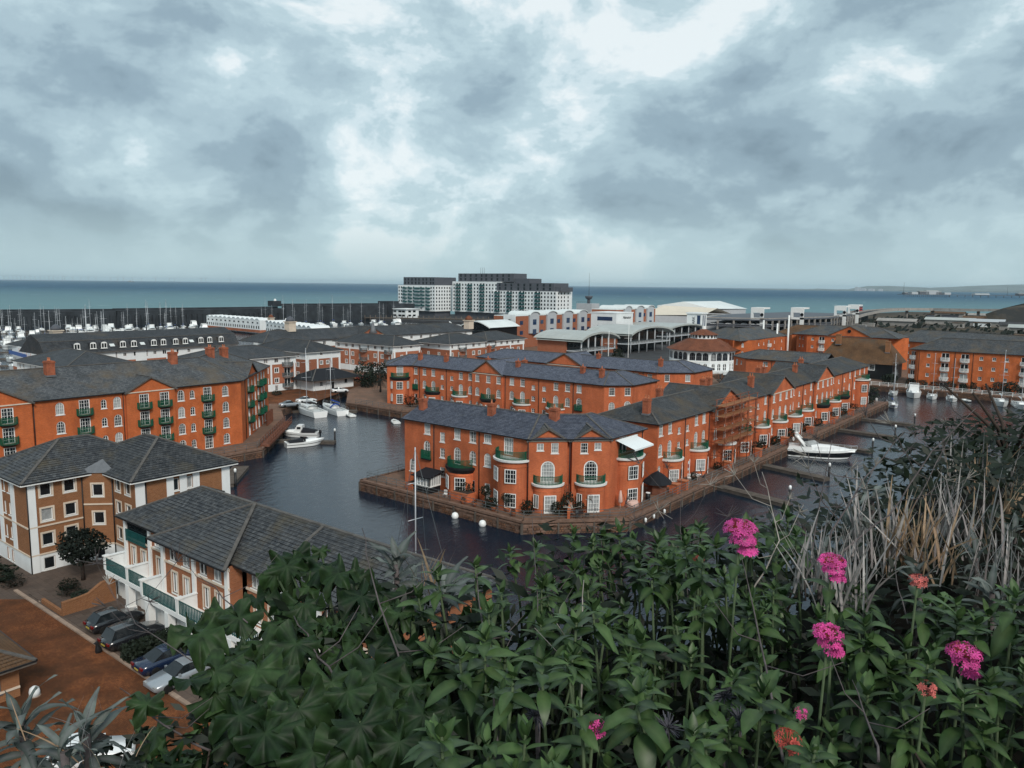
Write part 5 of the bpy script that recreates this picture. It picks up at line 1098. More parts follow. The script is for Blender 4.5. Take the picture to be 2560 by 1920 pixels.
# ------------------------------------------------------------------ vaulted restaurant roofs
def vault(label, x0, x1, y0, y1, ez, rise, wallm='mixed_brick'):
    e = thing('vaulted_hall', ((x0+x1)/2,(y0+y1)/2,1.5), label, 'hall'); n_ = 14; ym = (y0+y1)/2; w = (y1-y0)/2+1
    arc = [(ym-w*cos(pi*(.12+.76*k/n_))/cos(pi*.12), ez+rise*(sin(pi*(.12+.76*k/n_))-sin(pi*.12))/(1-sin(pi*.12))) for k in range(n_+1)]
    q = MB()
    for i in range(n_):
        a, c = arc[i], arc[i+1]
        for j in range(8):
            xa, xb = x0-1+(x1+3-x0)*j/8, x0-1+(x1+3-x0)*(j+1)/8-.04; q.face([(xb,*a),(xa,*a),(xa,*c),(xb,*c)], 0, True)
        q.face([(x1+2,*a),(x1+2,*c),(x1+2,c[0],c[1]-.7),(x1+2,a[0],a[1]-.7)])
        q.face([(x1+2,a[0],a[1]-.7),(x1+2,c[0],c[1]-.7),(x0,c[0],c[1]-.7),(x0,a[0],a[1]-.7)])
    q.build('roof', 'roof_metal', e)
    q = MB(); q.box((x0,y0+.3,1.5),(x1-6,y1-.3,ez-.4)); q.build('wall', wallm, e)
    q = MB(); q.box((x1-6,y0+1,1.6),(x1-5.6,y1-1,ez-.2)); q.face([(x1-5.5,p_[0],p_[1]-.75) for p_ in arc]+[(x1-5.5,y1,ez-1),(x1-5.5,y0,ez-1)]); q.build('glazing', 'glass', e)
    for k in range(6):
        y = y0+.5+(y1-y0-1)*k/5; q = MB(); q.tube([(x1+.5,y,1.5),(x1+.5,y,arc[min(n_,int(k*n_/5))][1]-.4)], .3, 6); q.build('column', 'grey_render', e, uv=False)
    q = MB(); q.box((x1-5.6,y0,5.2),(x1+.8,y1,5.6)); q.build('gallery_deck', 'grey_render', e)
    q = MB()
    for k in range(16): y = y0+(y1-y0)*k/15; q.box((x1+.7,y-.05,5.6),(x1+.8,y+.05,6.6))
    q.box((x1+.66,y0,6.55),(x1+.82,y1,6.7)); q.build('railing', 'grey_iron', e, uv=False)
    return e
vault('nearest vaulted hall with curved grey metal roof and brown brick side wall', -172, -153, 231, 255, 9.6, 2.6)
vault('middle vaulted hall with curved grey metal roof and open glazed front', -178, -158, 275, 310, 9.6, 2.8)
vault('farthest vaulted hall with curved pale roof and open glazed front', -195, -170, 330, 369, 8.8, 2.2)
e = thing('vaulted_hall', (-209,243,1.5), 'low arched glass pavilion with white curved roof behind the white flats', 'hall'); q = MB(); n_ = 10
arc = [(-218+17*k/n_, 11.6+2.6*sin(pi*k/n_)) for k in range(n_+1)]
for i in range(n_): q.face([(arc[i][0],238,arc[i][1]),(arc[i+1][0],238,arc[i+1][1]),(arc[i+1][0],258,arc[i+1][1]),(arc[i][0],258,arc[i][1])], 0, True); q.face([(arc[i][0],238,arc[i][1]-.4),(arc[i+1][0],238,arc[i+1][1]-.4),(arc[i+1][0],238,arc[i+1][1]),(arc[i][0],238,arc[i][1])])
q.build('roof', 'roof_white', e); q = MB(); q.box((-217,239,1.5),(-202,257,11.8)); q.face([(a_,238.9,c-.3) for a_, c in arc]); q.build('glazing', 'glass', e)
# ------------------------------------------------------------------ control tower, sheds, car park, shopping roofs
e = thing('control_tower', (-234,363,1.5), 'grey flat roofed harbour building with lattice platform and tall thin mast', 'tower')
q = MB(); q.box((-241,360,1.5),(-231,368,19.2)); q.build('block', 'grey_render', e); q = MB(); q.tube([(-235.5,364,19),(-235.5,364,22.6)], .9, 8); q.lathe([(1.4,0),(2.2,1.2),(2.2,1.8)], 8, (-235.5,364,21.5)); q.build('platform', 'dark_cladding', e); q = MB(); q.tube([(-235.5,364,22),(-235.5,364,36)], [.15,.06], 5); q.build('mast', 'grey_iron', e, uv=False)
q = MB()
for k in range(9): q.box((-241+k*1.25-.03,359.9,19.2),(-241+k*1.25+.03,360,20.2))
q.box((-241,359.9,20.1),(-231,360,20.2)); q.build('railing', 'grey_iron', e, uv=False)
e = thing('yacht_club', (-454,432,1.4), 'white two storey waterside club building on the dark pier', 'building'); q = MB(); q.box((-463,426,1.5),(-447,440,8.6)); q.box((-464,425,8.6),(-446,441,9.1)); q.build('wall', 'white_render', e); grid(e, (-463,426), (-447,426), [3,9,13], (3,6.2), 3.4, 1.5); grid(e, (-447,426), (-447,440), [4,9], (3,6.2), 3, 1.5)
e = thing('leisure_hall', (-238,530,1.4), 'large grey hall with broad white sloping roof near the sea', 'hall'); q = MB(); A_ = [(-268,512),(-236,540),(-200,585),(-240,600)]
q.prism([(-266,505),(-236,528),(-224,562),(-262,560)], 1.4, 13.0, 0); q.build('wall', 'grey_render', e); q = MB(); q.face([(-267,504,15.4),(-252,515,18.4),(-244,560,18.6),(-263,562,14)]); q.face([(-252,515,18.4),(-235,527,13.4),(-223,563,13.2),(-244,560,18.6)]); q.face([(-267,504,13),(-235,527,13),(-235,527,13.4),(-252,515,18.4),(-267,504,15.4)]); q.build('roof', 'roof_white', e)
e = thing('shopping_hall', (-218,440,1.4), 'low hall with cream coloured sloping roof beside the car park', 'hall'); q = MB(); q.prism([(-236,428),(-206,448),(-205,490),(-240,480)], 1.4, 11, 0); q.build('wall', 'grey_render', e); q = MB(); q.face([(-238,427,11.2),(-205,447,11.8),(-206,470,15.6),(-237,455,16.8)]); q.face([(-237,455,16.8),(-206,470,15.6),(-205,490,11.6),(-240,482,11.6)]); q.build('roof', 'roof_cream', e)
e = thing('car_park', (-165,460,1.4), 'open multi storey car park with dark decks and white portal frames', 'car park')
for z in (4.6,8.0,11.4):
    q = MB(); q.prism([(-182,392),(-150,408),(-136,470),(-146,560),(-190,560),(-200,470)], z, z+.6, 0); q.box((-182,390.6,z+.6),(-150.6,391.2,z+.61)); q.build('deck', 'dark_cladding', e)
    q = MB()
    pth = [(-182,392),(-150,408),(-136,470),(-146,560)]
    for i in range(3): q.obox((*pth[i],z+1.2),(*pth[i+1],z+1.2),.2,.5)
    q.build('parapet', 'concrete' if z > 11 else 'dark_cladding', e)
cm = MB(); cm.box((-.4,-.4,0),(.4,.4,10)); cme = cm.mesh('column', 'concrete')
for k in range(5): place('column', cme, e, (-181+k*7.5,393+k*3.8,1.4))
for k in range(10): place('column', cme, e, (-149+k*1.3,412+k*6,1.4)); place('column', cme, e, (-136.5-k*.9,474+k*9,1.4))
for (x, y) in ((-156,408),(-142,430),(-139,500),(-144,548)):
    q = MB(); q.box((x-3.5,y-.4,11.9),(x+3.5,y+.4,13)); q.box((x-3.5,y-.4,15.6),(x+3.5,y+.4,18.4)); q.box((x-3.5,y-.4,13),(x-2.2,y+.4,15.6)); q.box((x+1.6,y-.4,6),(x+3.5,y+.4,15.6)); q.box((x-3.5,y+.4,17.6),(x+3.5,y+9,18.4)); q.build('portal_frame', 'white_paint', e)
    q = MB(); q.lathe([(1.0,0),(1.0,.1),(.7,.1),(.7,0)], 14); me = q.mesh('ring', 'dark_cladding'); place('ring', me, e, (x+2.6,y-.45,14.5), rot=(pi/2,0,0))
e = thing('car_park_sign', (-174,372,1.5), 'white stair tower with vertical CAR PARK lettering and blue glass strip', 'sign'); q = MB(); q.box((-178.5,369.5,1.5),(-170.5,376,15.2)); q.box((-179,369,15.2),(-170,376.5,15.9)); q.build('tower', 'white_render', e); grid(e, (-178.5,369.5), (-170.5,369.5), [6.6], [2.5], 1.8, 12, 'glass_blue'); grid(e, (-170.5,369.5), (-170.5,376), [2.2,4.4], [2.5], 1.0, 12, 'glass_blue')
place('lettering', text_mesh('CAR PARK', 2.0, 'lettering', 'dark_cladding', .04), e, (-174.6,369.4,9.2), rot=(pi/2,-pi/2,0))
# ------------------------------------------------------------------ flyover
e = thing('flyover', (-160,620,1.4), 'curving concrete flyover road on round piers with solid parapets', 'bridge')
path = [(-146,430,2.2),(-151,480,4),(-157,540,5.6),(-164,600,7),(-171,670,8.6),(-176,740,9.6),(-174,785,10),(-165,812,10.3),(-145,824,10.5),(-107,820,11),(-60,812,12.4),(0,800,14.5),(70,780,17)]
def ribbon(path, w, name, m, dz=0, h=.0):
    q = MB(); L_, R_ = [], []
    for i, p in enumerate(path):
        a, c = path[max(i-1,0)], path[min(i+1,len(path)-1)]; d = Vector((c[0]-a[0],c[1]-a[1])).normalized(); n_ = (d.y,-d.x); L_.append((p[0]-n_[0]*w/2,p[1]-n_[1]*w/2,p[2]+dz)); R_.append((p[0]+n_[0]*w/2,p[1]+n_[1]*w/2,p[2]+dz))
    return L_, R_
L_, R_ = ribbon(path, 10, '', '')
q = MB()
for i in range(len(path)-1): q.face([L_[i],R_[i],R_[i+1],L_[i+1]])
q.build('carriageway', 'street', e)
for S_ in (L_, R_):
    q = MB()
    for i in range(len(S_)-1): q.obox((S_[i][0],S_[i][1],S_[i][2]-.1),(S_[i+1][0],S_[i+1][1],S_[i+1][2]-.1),.4,2.2)
    q.build('parapet', 'concrete', e)
q = MB()
for i in range(len(path)-1): q.face([(p_[0],p_[1],p_[2]-1.1) for p_ in (R_[i],L_[i],L_[i+1],R_[i+1])])
q.build('underside', 'concrete', e)
for i in (3,4,5,7,8,9,10,11): q = MB(); q.tube([(path[i][0],path[i][1],0),(path[i][0],path[i][1],path[i][2]-1)], 1.3, 10); q.build('pier', 'concrete', e, uv=False)
p2 = [(-158,420,2.2),(-165,500,4.6),(-174,600,6.8),(-184,700,8.6),(-190,760,9.4)]; e = thing('slip_road', (-170,560,1.4), 'straight concrete slip road ramp beside the curved flyover', 'bridge'); L_, R_ = ribbon(p2, 7, '', '')
q = MB()
for i in range(4): q.face([L_[i],R_[i],R_[i+1],L_[i+1]]); q.face([(*R_[i][:2],1),(*R_[i+1][:2],1),R_[i+1],R_[i]])
q.build('carriageway', 'street', e)
for S_ in (L_, R_):
    q = MB()
    for i in range(4): q.obox(S_[i], S_[i+1], .4, 2)
    q.build('parapet', 'concrete', e)
# bus on the slip road
e = thing('bus', (-186,727,8.9), 'red double deck bus crossing the flyover', 'bus'); q = MB(); q.box((-187.3,722,9.4),(-184.8,732.5,13.3)); q.build('body', 'red_paint', e)
q = MB()
for z in (10.5,12.1): q.box((-187.33,722.4,z),(-184.77,732.1,z+.8))
q.build('window', 'glass', e)
# cliff road at the right edge
b = MB(); prof = [(-90,728,10),(-84,724,12.5),(-78,728,15),(-40,745,16.5),(60,760,18.5)]
for i in range(len(prof)-1):
    a, c = prof[i], prof[i+1]; b.face([(a[0]+8,a[1]-26,1),(c[0]+8,c[1]-26,1),c,a]); b.face([a,c,(c[0],c[1]+300,c[2]+4),(a[0],a[1]+300,a[2]+2)])
struct('cliff_headland', b, 'moss')
for i, (x, y, l, m_) in enumerate(((-150,640,26,'concrete'),(-128,700,34,'roof_metal'),(-110,760,30,'tile_brown'),(-95,690,22,'grey_render'),(-70,640,30,'street'),(-120,860,40,'concrete'),(-160,900,30,'tile_brown'),(-60,600,26,'roof_metal'))):
    e = thing('work_shed', (x,y,1.4), ['low pale shed nearest the flyover bend','long grey metal roofed shed below the flyover','brown roofed shed behind the flyover piers','small grey shed beside the works yard','dark flat shed near the right edge','long pale shed beyond the flyover','brown shed beyond the flyover near the beach','grey metal shed below the headland'][i], 'shed')
    q = MB(); q.box((x,y,1.4),(x+l,y+10,5)); q.build('wall', 'concrete', e); q = MB(); q.face([(x-1,y-1,5),(x+l+1,y-1,5),(x+l+1,y+5,7),(x-1,y+5,7)]); q.face([(x-1,y+5,7),(x+l+1,y+5,7),(x+l+1,y+11,5),(x-1,y+11,5)]); q.build('roof', m_, e)
# ------------------------------------------------------------------ harbour wall, floating houses
e = thing('harbour_wall', (-510,300,0), 'long dark concrete harbour wall between the yachts and the open sea', 'harbour wall')
q = MB()
for (a, c, h) in (((-560,120),(-533,172),9.1),((-533,172),(-511,232),9.2),((-511,232),(-497,324),9.5),((-497,324),(-493,345),9.6)): q.obox((a[0]-4,a[1],h-5),(c[0]-4,c[1],h-5),9,10); q.obox((a[0]-8,a[1],h+.4),(c[0]-8,c[1],h+.4),1,1.6)
q.obox((-493,345,5.5),(-470,424,5.5),10,12.5); q.obox((-497,345,12.2),(-474,424,12.2),1,1.6); q.build('wall', 'harbour_wall', e)
for k in range(60):
    f = k/59; y = 125+f*215; x = -560+(y-120)*(27/52) if y < 172 else (-533+(y-172)*(22/60) if y < 232 else -511+(y-232)*(14/92)); q = MB(); q.box((x+.6,y-.5,-1),(x+2.6,y+.5,6.5)); q.build('buttress', 'harbour_wall', e)
q = MB(); q.box((-506,340,11),(-499,347,15)); q.build('end_house', 'harbour_wall', e); q = MB(); q.lathe([(1.0,0),(.9,4),(.2,4.6)], 8, (-501,343,12)); q.build('light', 'white_paint', e)
e = thing('harbour_wall', (-462,440,0), 'dark stepped pier head block next to the white club building', 'harbour wall'); q = MB(); q.box((-486,424,0),(-462,450,12.5)); q.box((-480,426,12.5),(-470,440,14.6)); q.build('wall', 'harbour_wall', e)
e = thing('timber_jetty', (-420,430,0), 'long dark timber jetty on piles below the white apartment block', 'jetty'); q = MB(); q.obox((-470,405,2.0),(-380,462,2.0),8,.6); q.build('deck', 'timber', e)
for k in range(26): f = k/25; q = MB(); q.tube([(-470+90*f+2.2,405+57*f-3.4,-1),(-470+90*f+2.2,405+57*f-3.4,4.2)], .4, 5); q.build('pile', 'timber', e, uv=False)
def float_row(label, a, c, n_):
    e = thing('floating_houses', (a[0],a[1],.5), label, 'houses'); t = Vector((c[0]-a[0],c[1]-a[1])); L = t.length/n_; t.normalize(); n2 = Vector((t.y,-t.x)); rz = atan2(t.y,t.x)
    m1 = MB(); w = L*.94; m1.box((-w/2,0,1.5),(w/2,9,6.9)); m1.box((-w/2,-.05,0),(w/2,9,1.5), 1); k = 8
    ar = [(-w/2+w*j/k, 6.9+1.0*sin(pi*j/k)) for j in range(k+1)]
    for j in range(k): m1.face([(ar[j][0],-.4,ar[j][1]),(ar[j+1][0],-.4,ar[j+1][1]),(ar[j+1][0],9.2,ar[j+1][1]),(ar[j][0],9.2,ar[j][1])])
    m1.face([(x,-.02,z) for x, z in ar]); me = m1.mesh('house', ['white_render','mixed_brick']); wm = flat_win(.9,1.5); wl_ = flat_win(1.6,.8)
    for i in range(n_):
        p_ = (a[0]+t.x*L*(i+.5), a[1]+t.y*L*(i+.5), 1.0); h_ = place('house', me, e, p_, rz)
        for dx, dz, mm in ((-w*.25,2.2,wm),(w*.25,2.2,wm),(0,5,wl_)): o = place('window', mm, h_, (dx,-.06,dz)); o.location = (dx,-.06,dz)
float_row('far row of white floating houses with scalloped roofs behind the dormered building', (-436,250), (-374,246), 12)
float_row('near row of white floating houses with scalloped roofs and brick bases', (-358,239), (-296,222), 11)
# ------------------------------------------------------------------ pleasure pier, far coast, turbines
def oldf(X, Y): return (X*.78261-Y*.62251, X*.62251+Y*.78261)
e = thing('pleasure_pier', (*oldf(1680,3200),0), 'distant pleasure pier on piles with pavilions and a flag mast', 'pier')
q = MB(); a, c = oldf(1600,3200), oldf(1790,3200); q.obox((*a,8.5),(*c,8.5),60,2); a2, c2 = oldf(1790,3200), oldf(2500,3200); q.obox((*a2,8.5),(*c2,8.5),18,2); q.build('deck', 'dark_cladding', e)
for k in range(24): x_ = 1602+k*(8 if k < 23 else 8); a = oldf(x_,3175); q = MB(); q.tube([(*a,-2),(*a,8)], 1.0, 5); q.build('pile', 'dark_cladding', e, uv=False)
for k in range(16): a = oldf(1800+k*32,3195); q = MB(); q.tube([(*a,-2),(*a,8)], 1.6, 5); q.build('pile', 'dark_cladding', e, uv=False)
for (x_, w_, h_, m_) in ((1612,14,16,'dark_cladding'),(1640,26,17,'grey_render'),(1672,40,21,'dark_cladding'),(1700,50,24,'grey_render'),(1740,24,19,'dark_cladding'),(1775,26,16,'grey_render'),(1900,60,14,'grey_render'),(2080,50,17,'dark_cladding')):
    a, c = oldf(x_,3200), oldf(x_+w_,3200); q = MB(); q.obox((*a,(h_+9.5)/2),(*c,(h_+9.5)/2),26,h_-9.5); q.build('pavilion', m_, e)
    q = MB(); q.obox((*a,h_+1),(*c,h_+1),18,2.4); q.build('pavilion_roof', 'roof_metal', e)
for x_ in (1612,2040): a = oldf(x_,3200); q = MB(); q.tube([(*a,9),(*a,58 if x_ < 1700 else 44)], [1.0,.5], 5); q.build('mast', 'grey_iron', e, uv=False)
mat('far_land', (.16,.19,.19), .95, .05, var=.25, vscale=.002)
b = MB(); D = 11000; hs = [(.30,4),(.36,10),(.40,16),(.43,13),(.445,26),(.455,15),(.49,22),(.505,50),(.52,75),(.55,82),(.58,72),(.61,60),(.64,75),(.67,95),(.72,120),(.8,150)]
for i in range(len(hs)-1):
    a, c = hs[i], hs[i+1]; pa, pc = oldf(a[0]*D,D), oldf(c[0]*D,D); qa, qc = oldf(a[0]*D,D+1500), oldf(c[0]*D,D+1500)
    b.face([(*pa,-2),(*pc,-2),(*pc,c[1]*.35),(*pa,a[1]*.35)]); b.face([(*pa,a[1]*.35),(*pc,c[1]*.35),(*qc,c[1]),(*qa,a[1])])
struct('far_coast', b, 'far_land')
for i, (d_, w_, h_) in enumerate(((.443,40,52),(.447,30,44),(.452,60,34),(.462,70,30),(.474,50,28))):
    a = oldf(d_*10900,10900); e = thing('distant_tower_block', (*a,0), ['tallest tower block on the distant coast','slimmer tower block beside the tallest on the distant coast','squat block right of the towers on the distant coast','wide low block on the distant coast','farthest right low block on the distant coast'][i], 'building'); q = MB(); q.box((a[0]-w_/2,a[1]-w_/2,0),(a[0]+w_/2,a[1]+w_/2,h_)); q.box((a[0]-w_/4,a[1]-w_/4,h_),(a[0]+w_/4,a[1]+w_/4,h_+5)); q.build('block', 'grey_render', e)
tm = MB(); tm.tube([(0,0,0),(0,0,80)], [3.2,1.8], 8); tme = tm.mesh('tower', 'grey_render'); nm = MB(); nm.box((-2,-6,79),(2,5,83)); nme = nm.mesh('nacelle', 'grey_render'); bm_ = MB(); bm_.loft([[(-1.6,0,0),(1.6,.5,0),(0,1,0)],[(-2.2,0,12),(1.8,.4,12),(0,.8,12)],[(-.4,0,56),(.3,.1,56),(0,.2,56)]], cap0=True, cap1=True); bme = bm_.mesh('blade', 'grey_render')
for i, x in enumerate((20,60,95,138,172,205,240,285,330,372,412,448,485,523,562,582,650,720,785,850,975,1035,1085,1160,1240,1360,1480,1520,1750,1790,2000)):
    px_r = (x*.28933-1280)/1923; Dk = 13500+(i*37 % 7)*500; a = oldf(px_r*Dk, Dk); e = thing('wind_turbine', (*a,-1), 'tiny white wind turbine standing in the sea on the left horizon', 'wind turbine', 'offshore wind turbines')
    place('tower', tme, e, (*a,-1)); place('nacelle', nme, e, (*a,-1), radians(38.5)); ph = random.uniform(0,2)
    for k in range(3):
        o = place('blade', bme, e, (*a,80)); o.rotation_euler = (Matrix.Rotation(radians(38.5),3,'Z') @ Matrix.Rotation(ph+k*2*pi/3,3,'Y')).to_euler(); o.location = (sin(radians(38.5))*7, -cos(radians(38.5))*7, 81)
e = thing('cargo_ship', (*oldf(-.497*12500,12500),-1), 'tiny dark ship on the left horizon below the turbines', 'ship'); a = oldf(-.497*12500,12500); q = MB(); c = oldf(-.497*12500+110,12500); q.obox((*a,6),(*c,6),16,12); q.build('hull', 'dark_cladding', e); q = MB(); q.obox((*oldf(-.497*12500+20,12500),18),(*oldf(-.497*12500+60,12500),18),14,14); q.build('bridge_house', 'grey_render', e)
# tall white masts by the pavilion
for i, (x, y, zt) in enumerate(((-103,276,17.3),(-99,279,16.2),(-96,282,19.2))):
    e = thing('lighting_mast', (x,y,1.5), ['left of the three white masts behind the round pavilion','shortest middle white mast behind the round pavilion','tallest right white mast behind the round pavilion'][i], 'mast'); q = MB(); q.tube([(x,y,1.5),(x,y,zt)], [.42,.3], 8); q.build('pole', 'white_paint', e, uv=False); q = MB(); q.lathe([(.5,0),(.55,.3)], 8, (x,y,1.5)); q.build('base', 'concrete', e)
for i, (x, y, zt) in enumerate(((-131,215,14.6),(-126,219,17))):
    e = thing('flagpole', (x,y,1.2), ['shorter slim white flagpole in front of the vaulted halls','taller slim white flagpole with stays in front of the vaulted halls'][i], 'flagpole'); q = MB(); q.tube([(x,y,1.2),(x,y,zt)], [.12,.07], 6); q.build('pole', 'white_paint', e, uv=False)
    q = MB(); q.tube([(x,y,zt*.72),(x+.9,y+1.2,zt*.72)], .04, 4); q.tube([(x,y,zt*.72),(x-.9,y-1.2,zt*.72)], .04, 4); q.build('yard', 'white_paint', e, uv=False)
# small turret cupolas on the white flats
for i, (x, y, z) in enumerate(((-237,90,11.5),(-365,247,6.5),(-214,152,13),(-192,215,12.5))):
    e = thing('roof_cupola', (x,y,z), ['cream square turret with dark dome at the far left roof','cream cupola with red cap behind the far floating houses','cream square turret above the small hipped white flats','white cupola with red cap near the vaulted glass pavilion'][i], 'cupola'); q = MB(); q.box((x-1.3,y-1.3,z),(x+1.3,y+1.3,z+3)); q.box((x-1.6,y-1.6,z+3),(x+1.6,y+1.6,z+3.3)); q.build('shaft', 'cream_trim', e); q = MB(); q.lathe([(1.5,0),(1.35,.7),(.8,1.3),(.15,1.7)], 8, (x,y,z+3.3)); q.build('dome', 'tile_red' if i in (1,3) else 'dark_cladding', e)

# scrub, yards and parked lorries on the open ground beyond the flyover
rgf = random.Random(3)
for i in range(26):
    x, y = rgf.uniform(-150,60), rgf.uniform(340,900)
    if -60 < x and y < 420: continue
    q = MB(); w_, d_, h_ = rgf.uniform(3,14), rgf.uniform(3,9), rgf.uniform(2,4.5); q.box((x,y,1.4),(x+w_,y+d_,1.4+h_)); q.box((x-.3,y-.3,1.4+h_),(x+w_+.3,y+d_+.3,1.7+h_), 1)
    e = thing('yard_unit', (x,y,1.4), 'small flat roofed yard building on the open ground beyond the flyover', 'building', 'yard buildings beyond the flyover'); q.build('block', [rgf.choice(['concrete','grey_render','mixed_brick','dark_cladding','white_render']), rgf.choice(['street','concrete','tile_brown'])], e)
b = MB()
for i in range(1500):
    x, y = rgf.uniform(-170,60), rgf.uniform(320,940); z = 1.4+rgf.uniform(0,2.6); s_ = rgf.uniform(1.0,2.4); a_ = Vector((rgf.gauss(0,1),rgf.gauss(0,1),rgf.gauss(0,1))).normalized(); c_ = a_.orthogonal().normalized(); p_ = Vector((x+3*sin(y*.13),y,z)); b.face([p_-a_*s_,p_+c_*s_,p_+a_*s_,p_-c_*s_])
tag(b.build('scrub', 'foliage_dark', uv=False), 'dark scrub scattered over the open ground by the flyover', 'scrub', kind='stuff')
# ------------------------------------------------------------------ boats
def hull_mb(L, B, fb, bowrise=.35, flare=1.0, stripe=True, transom=.85, n=12, sf=(.5,.62)):
    """hull along +X (bow at +L/2), waterline z=0; materials 0 topsides, 1 antifoul, 2 deck, 3 stripe"""
    mb = MB(); rings = []
    for i in range(n+1):
        t = i/n; x = -L/2+L*t
        w = B/2*(transom+(1-transom)*min(1, t/.35)) if t < .45 else B/2*max(.02, 1-((t-.45)/.55)**2.3)
        g = fb*(1+bowrise*max(0, (t-.3)/.7)**1.6); k = -.35*(1-max(0, (t-.7)/.3)**2)
        xo = .0 if t < .999 else 0
        rk = L*.13*max(0, (t-.55)/.45)**1.7
        rings.append([(x-rk*1.35,0,k),(x-rk*1.1,w*.62,k*.4),(x-rk,w*.86,.06),(x-rk*(1-sf[0]),w*(.86+.14*sf[0]),g*sf[0]),(x-rk*(1-sf[1]),w*(.86+.14*sf[1]),g*sf[1]),(x,w,g)])
    def strip(j, m, sg):
        for i in range(n):
            a, b, c, d = rings[i][j], rings[i+1][j], rings[i+1][j+1], rings[i][j+1]; q = [a,b,c,d]; q = [(p[0],p[1]*sg,p[2]) for p in q]
            mb.face(q if sg < 0 else q[::-1], m, True)
    for sg in (1,-1):
        strip(0,1,sg); strip(1,1,sg); strip(2,0,sg); strip(3,3 if stripe else 0,sg); strip(4,0,sg)
    for i in range(n): a, b = rings[i][5], rings[i+1][5]; mb.face([(a[0],-a[1],a[2]-.04),(b[0],-b[1],b[2]-.04),(b[0],b[1],b[2]-.04),(a[0],a[1],a[2]-.04)], 2)
    r = rings[0]; mb.face([(p[0],p[1],p[2]) for p in r]+[(p[0],-p[1],p[2]) for p in reversed(r[1:])], 0)
    return mb, rings
def box_taper(mb, x0, x1, w0, w1, z0, z1, tx0=.25, tx1=.6, tw=.8, m=0):
    a = [(x0,-w0,z0),(x1,-w1,z0),(x1,w1,z0),(x0,w0,z0)]; b = [(x0+tx0,-w0*tw,z1),(x1-tx1,-w1*tw,z1),(x1-tx1,w1*tw,z1),(x0+tx0,w0*tw,z1)]
    for i in range(4): j = (i+1) % 4; mb.face([a[i],a[j],b[j],b[i]], m)
    mb.face(b, m)
def loc(mb, e, name, mats, uv=False):
    """link a mesh that is already in the boat's own frame"""
    o = bpy.data.objects.new(name, mb.mesh(name, mats, uv=uv)); COL.objects.link(o); o.parent = e; return o
def boat_thing(name, label, cat, x, y, hd, group=None, z=0.0):
    e = thing(name, (x,y,z), label, cat, group); e.rotation_euler = (0,0,hd); return e
def sailboat(label, x, y, hd, L=9.0, mast=12, cover='canvas_white', stripe='sign_blue', group=None, simple=False, dodger=None):
    e = boat_thing('sailboat', label, 'sailboat', x, y, hd, group); B = L*.31; fb = L*.105; mb, R = hull_mb(L, B, fb)
    loc(mb, e, 'hull', ['gel_coat','antifoul','deck_grey',stripe])
    mb = MB(); box_taper(mb, -L*.12, L*.24, B*.33, B*.2, fb*.95, fb+L*.05, .1, .7); c = loc(mb, e, 'cabin', 'gel_coat')
    mb = MB()
    for s in (-1,1):
        for k in range(3): xx = -L*.07+k*L*.085; mb.box((xx,s*B*.31-.03,fb+L*.018),(xx+L*.05,s*B*.31+.03,fb+L*.034))
    loc(mb, c, 'window', 'glass')
    mx = L*.1; mb = MB(); mb.tube([(mx,0,fb),(mx,0,mast)], [.075,.055], 6); m = loc(mb, e, 'mast', 'alloy')
    mb = MB(); bz = fb+L*.13; mb.tube([(mx,0,bz),(-L*.34,0,bz+.05)], .06, 5); loc(mb, m, 'boom', 'alloy')
    mb = MB(); n_ = 7; mb.loft([[(mx-.2-(L*.42)*k/n_, .17*sin(a)*(1-.5*abs(k/n_-.3)), bz+.16+.2*cos(a)*(1-.6*k/n_)) for a in [2*pi*j/7 for j in range(7)]] for k in range(n_+1)], cap0=True, cap1=True); loc(mb, m, 'sail_cover', cover)
    mb = MB()
    for f in (.55,.78): mb.tube([(mx,-B*.3,mast*f),(mx,B*.3,mast*f)], .035, 4)
    loc(mb, m, 'spreader', 'alloy')
    mb = MB(); zt = mast-.15
    for p in ((L*.49,0,fb*1.3),(-L*.49,0,fb)): mb.tube([(mx,0,zt),p], .022, 3, cap=False)
    for s in (-1,1): mb.tube([(mx,0,zt),(mx,s*B*.3,mast*.78),(mx,s*B*.3,mast*.55),(mx-.2,s*B*.47,fb)], .018, 3, cap=False)
    loc(mb, m, 'rigging', 'grey_iron')
    if not simple:
        mb = MB(); path = [(R[i][5][0], R[i][5][1]*.95, R[i][5][2]) for i in range(0,13,1)]
        for s in (-1,1):
            for h in (.35,.62): mb.tube([(p[0],p[1]*s,p[2]+h) for p in path], .014, 3, cap=False)
            for p in path[::2]: mb.tube([(p[0],p[1]*s,p[2]),(p[0],p[1]*s,p[2]+.62)], .016, 3, cap=False)
        loc(mb, e, 'guard_rail', 'alloy')
        mb = MB(); mb.box((-L*.42,-B*.28,fb*.7),(-L*.14,B*.28,fb*.98), 0, 't'); mb.box((-L*.42,-B*.34,fb*.9),(-L*.14,-B*.26,fb+.18)); mb.box((-L*.42,B*.26,fb*.9),(-L*.14,B*.34,fb+.18)); loc(mb, e, 'cockpit', 'deck_grey')
        if dodger:
            mb = MB(); mb.loft([[(-L*.16+.15*k, B*.34*cos(a), fb+.12+(1.0-.12*abs(k-2))*sin(a)) for a in [pi*j/8 for j in range(9)]] for k in range(6)], closed=False); loc(mb, e, 'spray_hood', dodger)
        for k in range(4):
            q = MB(); q.lathe([(.02,-.3),(.13,-.22),(.14,.2),(.02,.3)], 8); o = loc(q, e, 'fender', 'gel_coat'); o.location = (-L*.25+k*L*.16, -B*.49, fb*.55)
    return e
